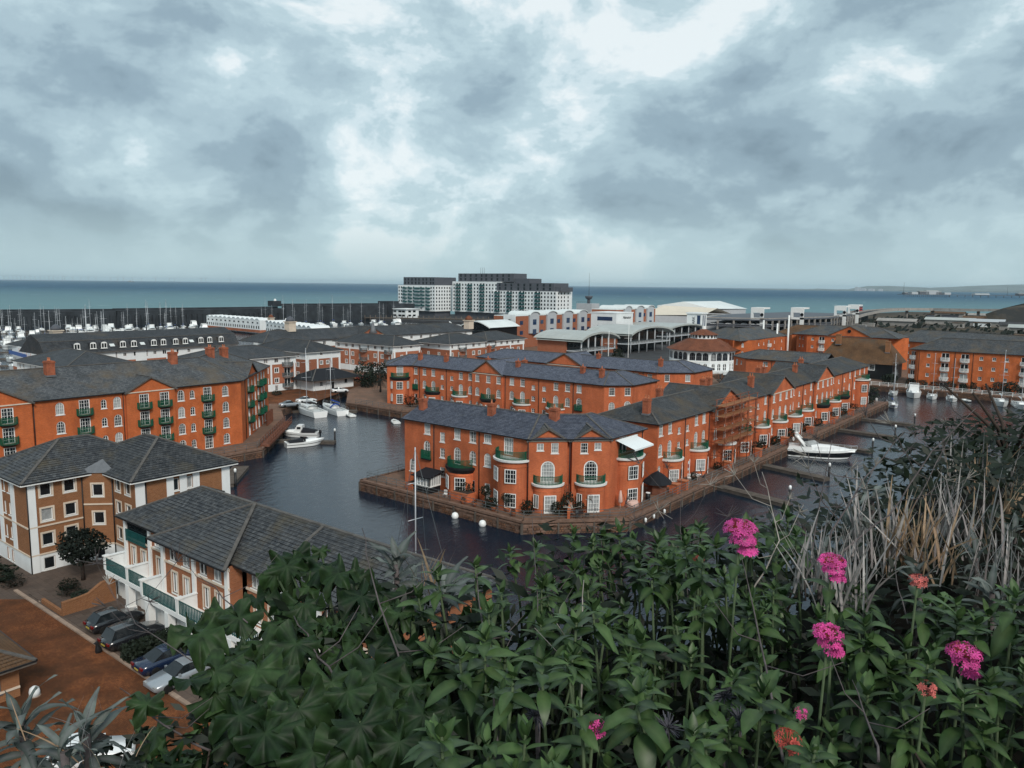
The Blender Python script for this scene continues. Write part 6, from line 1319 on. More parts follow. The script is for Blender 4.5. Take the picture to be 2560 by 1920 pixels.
def motorboat(label, x, y, hd, L=6.5, canopy='canvas_black', stripe='black_paint', cabin=False, outboard=False, group=None, fly=False):
    e = boat_thing('motorboat', label, 'motorboat', x, y, hd, group); B = L*.36; fb = L*.13; mb, R = hull_mb(L, B, fb, .25)
    loc(mb, e, 'hull', ['gel_coat','antifoul','gel_coat',stripe])
    mb = MB(); box_taper(mb, -L*.02, L*.36, B*.4, B*.16, fb*.98, fb+L*.055, .1, .5, .75); loc(mb, e, 'foredeck', 'gel_coat')
    mb = MB(); x0 = L*.1; h = L*.1
    for s in (-1,1): mb.face([(x0,0,fb+L*.05),(x0-L*.16,s*B*.4,fb+.02),(x0-L*.2,s*B*.36,fb+h),(x0-L*.07,0,fb+h+.06)][::s])
    loc(mb, e, 'windscreen', 'glass')
    if cabin:
        mb = MB(); box_taper(mb, -L*.1, L*.14, B*.38, B*.34, fb, fb+L*.19, .05, .7, .82); c = loc(mb, e, 'cabin', 'gel_coat'); mb = MB()
        for s in (-1,1): mb.box((-L*.06,s*B*.345-.03,fb+L*.09),(L*.04,s*B*.345+.03,fb+L*.15))
        mb.box((L*.055,-B*.24,fb+L*.09),(L*.085,B*.24,fb+L*.16)); loc(mb, c, 'window', 'glass')
    mb = MB(); n_ = 6; hh = L*.12 if cabin else L*.07
    mb.loft([[( -L*.08-L*.36*k/n_, B*.43*cos(a), fb+(hh*(1-.5*k/n_))*sin(a)) for a in [pi*j/8 for j in range(9)]] for k in range(n_+1)], closed=False); loc(mb, e, 'canopy', canopy)
    if outboard:
        q = MB(); q.lathe([(.12,-.5),(.16,.1),(.28,.3),(.26,.75),(.05,.85)], 8, (-L*.54,0,fb*.6)); loc(q, e, 'outboard_motor', 'black_paint')
    if fly:
        mb = MB(); mb.tube([(-L*.2,-B*.4,fb),(-L*.26,-B*.3,fb+L*.2),(-L*.26,B*.3,fb+L*.2),(-L*.2,B*.4,fb)], .09, 6); loc(mb, e, 'radar_arch', 'gel_coat')
    return e
def big_cruiser(label, x, y, hd, L=11.5):
    e = boat_thing('motor_yacht', label, 'motor yacht', x, y, hd); B, fb = 3.5, 1.35; mb, R = hull_mb(L, B, fb, .35, sf=(.2,.74)); loc(mb, e, 'hull', ['gel_coat','antifoul','gel_coat','black_paint'])
    mb = MB()
    for s in (-1,1):
        pts = [(-L*.3,.78),(-L*.05,.98),(L*.25,1.02),(L*.38,.9),(L*.2,.72),(-L*.2,.66)]; mb.face([(a, s*(B*.5*(1 if a < L*.1 else 1-.45*((a-L*.1)/(L*.35))**1.3)+.012), c) for a, c in (pts if s < 0 else pts[::-1])])
    loc(mb, e, 'window', 'glass')
    mb = MB(); n_ = 10; rings = []
    for k in range(n_+1):
        t = k/n_; xx = L*.47-L*.62*t; w = B*.46*min(1,.28+1.2*t); h = fb*1.22+.62*sin(pi*min(1,t*1.15)*.5); rings.append([(xx,-w,fb*1.02),(xx,-w*.72,h*.97),(xx,0,h+.06),(xx,w*.72,h*.97),(xx,w,fb*1.02)])
    mb.loft(rings, closed=False); loc(mb, e, 'foredeck', 'gel_coat')
    mb = MB(); z0, z1 = fb+.65, fb+1.55
    for s in (-1,1): mb.face([(L*.02,0,z0+.05),(-L*.14,s*B*.4,z0-.15),(-L*.2,s*B*.36,z1),(-L*.1,0,z1+.05)][::s]); mb.face([(-L*.14,s*B*.4,z0-.15),(-L*.3,s*B*.42,z0-.2),(-L*.27,s*B*.37,z1-.15),(-L*.2,s*B*.36,z1)][::s])
    loc(mb, e, 'windscreen', 'glass_curtain')
    mb = MB(); mb.loft([[(-L*.19-L*.03*k, B*.36*cos(a), z1-.25+.42*sin(a)) for a in [pi*j/8 for j in range(9)]] for k in range(5)], closed=False); loc(mb, e, 'canopy', 'canvas_black')
    mb = MB()
    for s in (-1,1): mb.loft([[(-L*.22-L*.13*f+dx, s*B*(.46-.12*f), fb+.55+1.75*f+dz) for dx, dz in ((-.3,0),(.3,0),(.3,.14),(-.3,.14))] for f in (0,.35,.7,1)])
    mb.obox((-L*.35,-B*.34,fb+2.35),(-L*.35,B*.34,fb+2.35),.7,.16); loc(mb, e, 'radar_arch', 'gel_coat')
    mb = MB(); mb.lathe([(.05,0),(.32,.1),(.3,.3),(.05,.4)], 10, (-L*.36,0,fb+2.45)); loc(mb, e, 'radar_dome', 'gel_coat')
    mb = MB(); box_taper(mb, -L*.48, -L*.12, B*.47, B*.47, fb*.95, fb+.55, .3, .1, .95); loc(mb, e, 'cockpit_coaming', 'gel_coat')
    mb = MB(); path = [(R[i][5][0], R[i][5][1]*.95, R[i][5][2]) for i in range(5,13)]
    for s in (-1,1):
        mb.tube([(p[0],p[1]*s,p[2]+.6) for p in path], .025, 4, cap=False)
        for p in path: mb.tube([(p[0],p[1]*s,p[2]),(p[0],p[1]*s,p[2]+.6)], .018, 4, cap=False)
    loc(mb, e, 'guard_rail', 'alloy'); return e
def dinghy(label, x, y, hd, L=3.2, m='deck_grey'):
    e = boat_thing('dinghy', label, 'dinghy', x, y, hd); mb = MB(); pts = [(-L/2,-.62,.22),(L*.15,-.66,.24),(L*.42,-.4,.32),(L*.52,0,.4),(L*.42,.4,.32),(L*.15,.66,.24),(-L/2,.62,.22)]; mb.tube(pts, .2, 8); loc(mb, e, 'tube', m)
    mb = MB(); mb.face([(p[0],p[1],.12) for p in pts]); mb.box((-.2,-.5,.2),(.1,.5,.3)); mb.box((-L/2,-.6,.05),(-L/2+.08,.6,.45)); loc(mb, e, 'floor', 'gel_coat'); return e
R_ = radians
sailboat('white sailing yacht with tall mast moored nearest the camera in the left basin', -140.5, 104.2, R_(166), 12.5, 14.6, 'canvas_white', 'gel_coat', dodger='deck_grey')
sailboat('white sailing yacht with bright blue sail cover and blue hood in the left basin', -138.0, 108.8, R_(164), 11, 12.4, 'canvas_blue', 'gel_coat', dodger='canvas_blue')
dinghy('small grey dinghy beside the blue covered yacht', -131.5, 108.4, R_(160)); dinghy('small grey dinghy with white lamp post tied behind the nearest orange block', -118, 109.2, R_(150))
motorboat('white cabin motorboat with black canopy and outboard near the brown ramp', -120.6, 87.2, R_(-143), 7.2, cabin=True, outboard=True)
motorboat('low white speedboat with pointed bow beside the short pontoon', -113.0, 82.8, R_(70), 7.0)
big_cruiser('large white motor yacht with black windows moored at the right pontoons', -39.4, 135.6, R_(20))
sailboat('sailing yacht behind the townhouses with blue cover and bare mast', -47.4, 47.0, R_(175), 9.5, 14.6, 'canvas_blue', 'gel_coat', dodger='canvas_blue')
sailboat('small white and blue sailing boat at the end of the long terrace quay', -43.5, 206.5, R_(-70), 7.5, 10.8, 'canvas_blue', 'sign_blue')
sailboat('small sailing boat by the dark barn quay', -48.6, 230.5, R_(-80), 7, 11.5, 'canvas_black', 'gel_coat')
motorboat('white motor cruiser with arched windscreen moored bow out at the far quay', -43.6, 230.5, R_(-78), 10.5, 'canvas_white', 'gel_coat', cabin=True, fly=True)
sailboat('slim sailing yacht right of the white motor cruiser at the far quay', -39.0, 230.3, R_(-80), 8, 12.3, 'canvas_white', 'gel_coat')
sailboat('sailing yacht with low hull in the middle of the far quay', -34.2, 229.6, R_(-80), 8.5, 11.3, 'canvas_white', 'antifoul')
sailboat('large white sailing yacht bow out near the right edge', -23.3, 229.5, R_(-76), 10.5, 14.2, 'canvas_white', 'gel_coat')
sailboat('white sailing yacht cut by the right picture edge', -18.9, 227.5, R_(-76), 10, 13, 'canvas_white', 'gel_coat')
dinghy('grey tender between the yachts at the far quay', -31, 230.8, R_(-60))
# ------------------------------------------------------------------ pontoons with white-capped piles
pm = MB(); pm.tube([(0,0,-1.5),(0,0,2.1)], .17, 8); PILE = pm.mesh('pile', 'black_paint'); pm = MB(); pm.lathe([(.19,2.1),(.2,2.5),(.1,2.65)], 8); PCAP = pm.mesh('pile_cap', 'gel_coat')
def pontoon(label, a, c, w=1.5, pile=True, plank=.36):
    t = Vector((c[0]-a[0],c[1]-a[1])); L = t.length; e = thing('pontoon', (a[0],a[1],0), label, 'pontoon'); e.rotation_euler = (0,0,atan2(t.y,t.x))
    mb = MB(); mb.box((0,-w/2,-.2),(L,w/2,.42)); loc(mb, e, 'float', 'timber'); q = MB(); q.box((0.01,-w/2-.03,.42),(plank-.05,w/2+.03,.5)); me = q.mesh('plank', 'timber'); k = 0
    while k*plank < L-.2: o = sub('plank', me, e); o.location = (k*plank,0,random.uniform(0,.012)); k += 1
    if pile:
        o = sub('pile', PILE, e); o.location = (L-.3,w/2+.2,0); sub('pile_cap', PCAP, o)
    return e
for y0, y1, lab in ((180.6,180,'farthest timber pontoon finger on the right'),(163.3,162.2,'second farthest timber pontoon finger on the right'),(147,144.6,'timber pontoon finger just beyond the large motor yacht'),(121.5,119,'timber pontoon finger just in front of the large motor yacht'),(104,101.4,'nearest timber pontoon finger on the right')): pontoon(lab, (-44.0,y0), (-33.4,y1), 1.7)
pontoon('short timber pontoon between the two white motorboats', (-119.8,80.8), (-110.4,87.4), 1.4); pontoon('broad timber pontoon beside the brown brick flats', (-106,65.6), (-98,58.0), 2.4); pontoon('low timber pontoon behind the white yachts', (-146,102), (-134,112.5), 1.6, False)
pontoon('short pontoon in front of the round pavilion', (-108,224), (-97,226), 2.0)
for i, (x, y) in enumerate(((-63.5,68.7),(-58.8,68.5))):
    e = thing('mooring_buoy', (x,y,0), ['left round white mooring buoy below the nearest orange block','right round white mooring buoy below the nearest orange block'][i], 'buoy'); mb = MB(); mb.lathe([(.05,-.25),(.35,-.1),(.48,.25),(.35,.6),(.08,.74)], 12, (x,y,0)); mb.build('float', 'gel_coat', e, uv=False); mb = MB(); mb.lathe([(.08,.72),(.06,.86)], 8, (x,y,0)); mb.build('eye', 'grey_iron', e, uv=False)
for i, y in enumerate((81.5,83.6,86.4)):
    e = thing('fender_buoy', (-43.75,y,.6), ['nearest small white fender hanging on the right quay wall','middle small white fender hanging on the right quay wall','farthest small white fender hanging on the right quay wall'][i], 'fender'); mb = MB(); mb.lathe([(.03,-.3),(.16,-.2),(.16,.2),(.03,.3)], 8, (-43.75,y,.7)); mb.build('float', 'gel_coat', e, uv=False); mb = MB(); mb.tube([(-43.75,y,1.0),(-43.9,y,1.5)], .02, 4); mb.build('rope', 'timber', e, uv=False)
# ramp beside the left orange block
e = thing('timber_ramp', (-118,80,1.5), 'brown timber ramp with handrail beside the left orange block', 'ramp'); q = MB(); q.obox((-111.2,73.4,1.75),(-127,89.2,1.75),1.5,.4); q.build('deck', 'red_timber', e)
for o_ in (-.65,.65):
    q = MB(); dx = o_*.707
    for h in (.5,1.0): q.obox((-111.2+dx,73.4+dx,1.9+h),(-127+dx,89.2+dx,1.9+h),.08,.08)
    for k in range(12): f = k/11; q.box((-111.2-15.8*f+dx-.05,73.4+15.8*f+dx-.05,1.8),(-111.2-15.8*f+dx+.05,73.4+15.8*f+dx+.05,2.95))
    q.build('handrail', 'red_timber', e, uv=False)
# ------------------------------------------------------------------ crowded marina beyond the white flats
p1 = sailboat('white sailing yacht berthed in the crowded far marina', -440, 180, R_(60), 10, 14, 'canvas_blue', 'gel_coat', 'far marina sailing yachts', True)
p2 = motorboat('white motor cruiser berthed in the crowded far marina', -446, 186, R_(60), 10, 'canvas_white', 'antifoul', cabin=True, fly=True, group='far marina motor cruisers')
rng = random.Random(11); cnt = 0
rows = [(-478,150,-455,255),(-462,146,-438,250),(-446,150,-424,236),(-420,135,-404,215),(-396,120,-380,190),(-372,112,-356,165),(-345,104,-330,150),(-318,96,-300,132),(-292,90,-272,112)]
for (xa, ya, xb, yb) in rows:
    L = hypot(xb-xa, yb-ya); k = int(L/5.2)
    e = thing('pontoon', (xa,ya,0), 'long walkway pontoon in the far marina, %s from the harbour wall' % ['first','second','third','fourth','fifth','sixth','seventh','eighth','ninth'][cnt], 'pontoon'); q = MB(); q.obox((xa,ya,.4),(xb,yb,.4),1.8,.5); q.build('deck', 'timber', e)
    for j in range(0,k,3): f = j/k; q = MB(); q.tube([(xa+(xb-xa)*f,ya+(yb-ya)*f,-1),(xa+(xb-xa)*f,ya+(yb-ya)*f,4.5)], .3, 6); q.build('pile', 'black_paint', e, uv=False)
    for j in range(k):
        f = (j+rng.uniform(.2,.8))/k; x, y = xa+(xb-xa)*f, ya+(yb-ya)*f; sd = 1 if (j % 2) else -1
        if rng.random() < .12: continue
        o = copy_tree(p1 if rng.random() < .58 else p2); s = rng.uniform(.75,1.25); o.location = (x+sd*6*.95, y-sd*6*.3, 0); o.rotation_euler = (0,0,R_(-18)+(pi if sd < 0 else 0)+rng.uniform(-.05,.05)); o.scale = (s,s,s*rng.uniform(.85,1.2))
    cnt += 1
for i in range(26):       # yachts in the outer basin below the higher harbour wall
    f = i/25; x, y = -455+f*60+rng.uniform(-6,6), 300+f*70+rng.uniform(-8,8); o = copy_tree(p1 if rng.random() < .75 else p2); s = rng.uniform(.8,1.3); o.location = (x,y,0); o.rotation_euler = (0,0,R_(rng.choice((-30,150))+rng.uniform(-8,8))); o.scale = (s,s,s*rng.uniform(.9,1.2))
e = big_cruiser('sleek white motor yacht laid up beside the vaulted glass pavilion', -222, 245, R_(40), 16); e.location.z = 9.0
# ------------------------------------------------------------------ shrubs and trees near the buildings
def leaf_ball(n, rx, ry, rz, size, seed, m='foliage_bush', hollow=.55):
    rg = random.Random(seed); mb = MB()
    for i in range(n):
        while True:
            p = Vector((rg.uniform(-1,1), rg.uniform(-1,1), rg.uniform(-1,1)))
            if hollow < p.length < 1: break
        f = 1+.22*sin(p.x*5+seed)*cos(p.y*4+p.z*3)
        p = Vector((p.x*rx*f, p.y*ry*f, p.z*rz*f)); a = Vector((rg.gauss(0,1), rg.gauss(0,1), rg.gauss(0,1))).normalized(); b_ = a.orthogonal().normalized(); s = size*rg.uniform(.6,1.3)
        mb.face([p-a*s*.5, p+b_*s*.28, p+a*s*.5, p-b_*s*.28])
    return mb.mesh('crown', m, uv=False)
BALL = [leaf_ball(520,1,1,1,.26,k) for k in range(3)]
PALM = None
def shrub(label, x, y, r, h, z=QZ, group=None, k=0, pot=False, name='shrub', stem=0):
    e = thing(name, (x,y,z), label, 'shrub', group)
    o = place('crown', BALL[k % 3], e, (x,y,z+stem+h*.5), random.uniform(0,6), (r,r,h*.55))
    q = MB(); q.tube([(x,y,z),(x,y,z+stem+h*.4)], .06+.03*r, 6); q.build('trunk', 'bark', e, uv=False)
    if pot: q = MB(); q.lathe([(.22,0),(.32,.45),(.34,.5)], 10, (x,y,z)); q.build('pot', 'terracotta', e, uv=False)
    return e
shrub('large dark evergreen shrub beside the black topped bay of the nearest block', -65.0, 72.2, 1.1, 2.2); shrub('round clipped tree in a pot in front of the tall white topped bay', -61.0, 71.6, .75, 1.3, stem=1.2, k=1, pot=True)
shrub('dark bush under the tall rounded bay window', -59.6, 71.2, 1.2, 1.3, k=2); shrub('round clipped tree right of the tall rounded bay', -57.2, 71.2, .7, 1.2, stem=1.1, k=1, pot=True)
shrub('ball shaped bush left of the first gable door', -54.6, 71.9, .85, 1.7, k=2); shrub('ball shaped bush right of the first gable door', -51.8, 74.2, .85, 1.6, k=1); shrub('tall dark climbing shrub between the two gables', -51.2, 75.6, .8, 2.6, k=0); shrub('potted bush left of the second gable door', -50.2, 76.8, .7, 1.4, k=2, pot=True)
for i, (x, y) in enumerate(((-61.6,70.2),(-58.6,70.3),(-55.5,70.3),(-63.4,70.1))): shrub(['small potted plant on the quay by the clipped tree','small potted plant on the quay below the tall bay','small potted plant on the quay near the first gable','small potted plant at the railing left of the clipped tree'][i], x, y, .3, .6, k=i, pot=True, stem=.3)
shrub('dark shrub by the chamfered end of the second orange block', -124.5, 119.8, 1.6, 2.6); shrub('second dark shrub by the chamfered end of the second block', -121.6, 120.2, 1.4, 2.2, k=1); shrub('spiky dark tree behind the roof of the long terrace', -72, 140, 1.6, 3.6, k=2)
for i, (y, r, h) in enumerate(((100.6,.6,1.2),(109,.7,1.2),(124.6,1.0,1.9),(127,.9,1.7),(133.2,.9,1.6),(141,1.0,1.9),(149.4,1.0,1.7),(157.6,1.0,1.6),(166,1.1,1.9),(174,1.1,1.8),(182.5,1.1,1.8),(196.6,1.2,1.4))): shrub('dark garden shrub beside bay %s of the long terrace counted from the near end' % ['one','two','four','five','six','seven','eight','nine','ten','eleven','twelve','thirteen'][i], -46.6, y, r, h, k=i)
for i, (x, r, h) in enumerate(((-46.5,1.6,2.4),(-43.6,1.5,2.2),(-40.5,1.4,2.0),(-36.5,1.5,2.4),(-33.2,1.3,2.0),(-31,.9,2.6),(-28.2,1.3,2.0),(-25,2.0,3.2),(-22.4,2.2,3.4),(-16,1.8,2.6))): shrub('dark shrub at the foot of the right orange block, number %s from the left' % ['one','two','three','four','five','six','seven','eight','nine','ten'][i], x, 240.8, r, h, k=i)
shrub('dark bush at the corner of the brown barn', -52.5, 243, 2.2, 3.0); shrub('dark bush by the far end of the terrace quay', -50, 210, 2.6, 3.4, z=.8, k=1)
for i, (x, y, r, h) in enumerate(((-160,137,3.0,6.0),(-162.5,143,2.6,5.6),(-156.5,135,2.2,3.4),(-167,151,2.6,4.6))): shrub(['big dark tree left of the palms behind the boathouse','second big dark tree behind the boathouse','low dark bush by the back street','dark tree in front of the long hipped white flats'][i], x, y, r, h, k=i, name='dark_tree')
shrub('dark conifer in front of the vaulted halls', -133, 224, 2.2, 6.5, k=1, name='dark_tree'); shrub('low bushes along the bar terrace of the white flats', -161, 110, 1.2, 1.2); shrub('dark trees between the orange blocks and the flyover', -96, 270, 2.2, 4.5, k=2, name='dark_tree')
def palm(label, x, y, h):
    e = thing('palm_tree', (x,y,QZ), label, 'palm'); q = MB(); q.tube([(x,y,QZ),(x+.1,y,QZ+h*.5),(x,y,QZ+h)], [.28,.2,.22], 8); q.build('trunk', 'bark', e, uv=False); q = MB(); rg = random.Random(int(h*10))
    for k in range(18):
        a = 2*pi*k/18+rg.uniform(-.1,.1); up = rg.uniform(-.2,.9); pts = [(x+cos(a)*r_*2.3, y+sin(a)*r_*2.3, QZ+h+up*r_*1.6-1.9*r_*r_) for r_ in (0,.25,.5,.75,1)]
        for i in range(4):
            A_, B_ = Vector(pts[i]), Vector(pts[i+1]); sd = Vector((-sin(a),cos(a),0))
            for s in (-1,1):
                for j in range(3): f = j/3; c = A_.lerp(B_, f); q.face([c, c+(B_-A_)*.16, c+(B_-A_)*.5+sd*s*.5*(1-.6*i/4)-Vector((0,0,.25))])
    q.build('crown', 'foliage_dark', e, uv=False)
palm('left palm tree by the back street behind the boathouse', -156.5, 139, 4.2); palm('taller palm tree by the back street in front of the white flats', -160, 148, 5.0); palm('short palm beside the second orange block corner', -147, 131, 3.2)
# bushy tree in front of the brown brick flats
e = thing('garden_tree', (-73.3,28.8,QZ), 'round dark leafed tree in front of the brown brick flats', 'tree'); q = MB(); q.tube([(-73.3,28.8,QZ),(-73.25,28.8,QZ+1.2),(-73.3,28.75,QZ+2)], [.2,.15,.12], 8)
for k in range(7): a = k*.9; q.tube([(-73.3,28.78,QZ+1.3+.1*k),(-73.3+cos(a)*.8,28.78+sin(a)*.8,QZ+2.4+.15*k),(-73.3+cos(a)*1.4,28.78+sin(a)*1.4,QZ+3.2)], [.09,.06,.03], 5)
q.build('trunk', 'bark', e, uv=False); me = leaf_ball(2600,2.05,2.05,1.55,.32,9,'foliage_dark',.3); place('crown', me, e, (-73.3,28.8,QZ+3.3))
for i, (x, y, r, h) in enumerate(((-78.5,23.6,1.5,1.6),(-81,23,1.7,1.8),(-76.4,24.2,1.0,1.0),(-84,22.2,2.0,2.0),(-72,27,.9,.9),(-70.5,26.6,1.0,.8),(-68.3,26.8,1.0,.9),(-67.6,28,.9,1.0))): shrub('low dark hedge shrub in front of the brown flats, %s from the left' % ['third','second','fourth','first','fifth','sixth','seventh','eighth'][i], x, y, r, h, k=i)
# hedge between the parked cars
e = thing('hedge', (-54.6,26,QZ), 'dark clipped hedge between the second and third parked cars', 'hedge'); rg = random.Random(4); q = MB()
for i in range(2600):
    p = Vector((rg.uniform(-55.4,-53.8), rg.uniform(23.9,28.2), QZ+rg.uniform(.05,1.15))); a = Vector((rg.gauss(0,1),rg.gauss(0,1),rg.gauss(0,1))).normalized(); b_ = a.orthogonal().normalized(); s = rg.uniform(.08,.2); q.face([p-a*s,p+b_*s*.6,p+a*s,p-b_*s*.6])
q.build('foliage', 'foliage_bush', e, uv=False); q = MB()
for k in range(7): q.tube([(-54.6,24.2+k*.62,QZ),(-54.6,24.2+k*.62,QZ+.9)], .04, 5)
q.build('stem', 'bark', e, uv=False)
# ------------------------------------------------------------------ garden wall, kiosk, quay furniture
e = thing('garden_wall', (-66.3,26.4,QZ), 'brown brick garden wall with swept top beside the driveway', 'wall'); q = MB(); prof = [(24.3,1.15),(25.6,1.2),(26.4,1.3),(27.0,1.65),(27.5,1.95),(28.6,2.0)]
for x in (-66.45,-66.2): pts = [(x,y,QZ+h) for y, h in prof]+[(x,28.6,QZ-.1),(x,24.3,QZ-.1)]; q.face(pts if x > -66.3 else pts[::-1])
for i in range(len(prof)-1): q.obox((-66.325,prof[i][0],QZ+prof[i][1]),(-66.325,prof[i+1][0],QZ+prof[i+1][1]),.34,.1)
q.face([(-66.45,24.3,QZ),(-66.2,24.3,QZ),(-66.2,24.3,QZ+1.15),(-66.45,24.3,QZ+1.15)]); q.build('wall', 'brown_brick', e)
q = MB(); q.box((-70.5,24.25,QZ-.1),(-66.5,24.5,QZ+.4)); q.build('planter_edge', 'brown_brick', e)
H = House('kiosk', 'small brick gatehouse with tiled hipped roof at the lower left edge', 'gatehouse', (-58.5,14), 'brown_brick')
H.wall((-55.3,10.2), (-55.3,17.4), QZ, 3.9, [(5.4,3.0,'bw','g'),(2.6,3.0,'bw','g')]); H.wall((-62,10.2), (-55.3,10.2), QZ, 3.9); H.w.face([(-55.3,17.4,QZ),(-62,17.4,QZ),(-62,17.4,3.9),(-55.3,17.4,3.9)]); string(H, (-55.3,10.2), (-55.3,17.4), 2.2)
H.hip_roof(-62,-55.3,10.2,17.4, 3.95, 1.9, 'tile_brown', .3, .8, 'timber'); H.done()
e = thing('bollard', (-54.6,18.0,QZ), 'white dome topped bollard at the gatehouse corner', 'bollard'); q = MB(); q.lathe([(.32,0),(.34,.3),(.28,.55),(.1,.68)], 12, (-54.6,18,QZ)); q.build('stone', 'white_render', e); q = MB(); q.lathe([(.38,0),(.38,.05)], 12, (-54.6,18,QZ)); q.build('base', 'kerb', e)
e = thing('garden_statue', (-57.6,23.4,QZ), 'small dark sitting dog figure at the kerb by the second car', 'statue'); q = MB(); q.loft([[(-57.6+r_*cos(a)*.8, 23.4+r_*sin(a)+o_, QZ+z) for a in [2*pi*k/10 for k in range(10)]] for z, r_, o_ in ((0,.22,0),(.15,.26,0),(.4,.2,-.03),(.6,.14,-.06),(.72,.13,-.1),(.86,.12,-.14),(.95,.06,-.1))], cap0=True, cap1=True); q.build('body', 'black_paint', e); q = MB(); q.loft([[(-57.6+.05*cos(a),23.2-.12*k,QZ+.82+.05*sin(a)) for a in [2*pi*j/6 for j in range(6)]] for k in range(2)], cap1=True); q.build('muzzle', 'black_paint', e)
for i, (x, y) in enumerate(((-71,24.6),(-69.1,25.3),(-64.8,26.9))):
    e = thing('manhole_cover', (x,y,QZ), ['dark drain cover left of the garden wall','dark drain cover next to the planter edge','dark round cover behind the first car'][i], 'drain cover'); q = MB(); q.lathe([(.3,0),(.3,.05)], 14, (x,y,QZ)); q.build('plate', 'black_paint', e); q = MB(); q.lathe([(.36,0),(.36,.042)], 14, (x,y,QZ)); q.build('ring', 'kerb', e)
e = thing('conservatory_shed', (-71.2,71.8,QZ), 'small white glazed garden room with black flat roof on the quay', 'shed'); q = MB(); q.box((-72.6,70.5,QZ),(-69.8,72.6,QZ+.9)); q.build('base', 'black_paint', e); q = MB()
for k in range(6): x = -72.6+k*.56; q.box((x-.05,70.45,QZ+.9),(x+.05,70.55,QZ+2.2)); q.box((-69.85,70.5+k*.42-.05,QZ+.9),(-69.75,70.5+k*.42+.05,QZ+2.2)); q.box((-72.65,70.5+k*.42-.05,QZ+.9),(-72.55,70.5+k*.42+.05,QZ+2.2))
q.box((-72.65,70.42,QZ+.85),(-69.75,70.55,QZ+1.0)); q.box((-69.86,70.5,QZ+.85),(-69.73,72.6,QZ+1.0)); q.build('frame', 'white_paint', e); q = MB(); q.box((-72.55,70.55,QZ+.95),(-69.86,72.55,QZ+2.18)); q.build('pane', 'glass_curtain', e); q = MB(); q.face([(-72.9,70.2,QZ+2.2),(-69.5,70.2,QZ+2.2),(-69.5,73.0,QZ+2.75),(-72.9,73.0,QZ+2.75)]); q.obox((-72.9,70.2,QZ+2.2),(-69.5,70.2,QZ+2.2),.1,.14); q.obox((-69.5,70.2,QZ+2.2),(-69.5,73,QZ+2.75),.1,.14); q.build('roof', 'canvas_black', e)
def planter(label, x0, x1, y0, y1, h): e = thing('brick_planter', ((x0+x1)/2,(y0+y1)/2,QZ), label, 'planter'); q = MB(); q.box((x0,y0,QZ-.05),(x1,y1,QZ+h)); q.build('wall', 'red_brick', e); q = MB(); q.box((x0+.12,y0+.12,QZ+h-.02),(x1-.12,y1-.12,QZ+h+.04)); q.build('soil', 'bark', e); q = MB(); q.box((x0-.05,y0-.05,QZ+h-.1),(x1+.05,y0+.12,QZ+h+.05)); q.build('coping', 'terracotta', e)
planter('orange brick planter by the evergreen shrub in front of the nearest block', -66.0,-63.2,70.6,72.4,1.1); planter('small orange brick planter beside the white garden room', -74.2,-73,70.4,72.0,.9)
for i, y in enumerate((92.6,95,109.9,122.3,135.1,149,163,177)): 
    e = thing('brick_pier', (-45.4,y,QZ), 'orange brick gate pier on the terrace quay, number %s from the near end' % ['one','two','three','four','five','six','seven','eight'][i], 'pier'); q = MB(); q.box((-46.1,y-.45,QZ-.05),(-44.9,y+.45,QZ+1.2)); q.build('shaft', 'red_brick', e); q = MB(); q.box((-46.18,y-.53,QZ+1.2),(-44.82,y+.53,QZ+1.32)); q.build('cap', 'terracotta', e)
e = thing('garden_wall', (-50,76,QZ), 'low orange wall with swept top between the two gable gardens', 'wall'); q = MB(); a, c = Vector((-52.2,78.2)), Vector((-49.6,73.4))
for k in range(8): f0, f1 = k/8, (k+1)/8; p0_, p1_ = a.lerp(c,f0), a.lerp(c,f1); h0 = 1.9-1.0*f0; q.obox((p0_.x,p0_.y,QZ+h0/2),(p1_.x,p1_.y,QZ+(1.9-f1)/2),.3,h0)
q.build('wall', 'red_brick', e); q = MB()
for k in range(8): f0, f1 = k/8, (k+1)/8; p0_, p1_ = a.lerp(c,f0), a.lerp(c,f1); q.obox((p0_.x,p0_.y,QZ+1.92-f0),(p1_.x,p1_.y,QZ+1.92-f1),.4,.08)
q.build('coping', 'terracotta', e)
e = thing('ladder', (-51.8,76.9,QZ), 'wooden ladder leaning in the recess between the two gables', 'ladder'); q = MB()
for dx in (-.2,.2): q.tube([(-51.4+dx*.7,75.9+dx*.7,QZ),(-51.75+dx*.7,76.25+dx*.7,QZ+3.4)], .04, 5)
q.build('stile', 'red_timber', e, uv=False)
for k in range(9): f = (k+.5)/9; q = MB(); x, y, z = -51.4-.35*f, 75.9+.35*f, QZ+3.4*f; q.tube([(x-.14,y-.14,z),(x+.14,y+.14,z)], .03, 5); q.build('rung', 'red_timber', e, uv=False)
e = thing('summer_house', (-47.2,91.2,QZ), 'small round summer house with dark thatched roof at the start of the terrace', 'summer house'); q = MB(); q.lathe([(1.35,0),(1.35,1.5)], 8, (-47.3,91.0,QZ), smooth=False); q.build('wall', 'red_timber', e); q = MB(); q.lathe([(2.05,1.45),(1.9,1.65),(.9,2.5),(.08,3.0)], 8, (-47.3,91.0,QZ), smooth=False); q.build('roof', 'canvas_black', e)
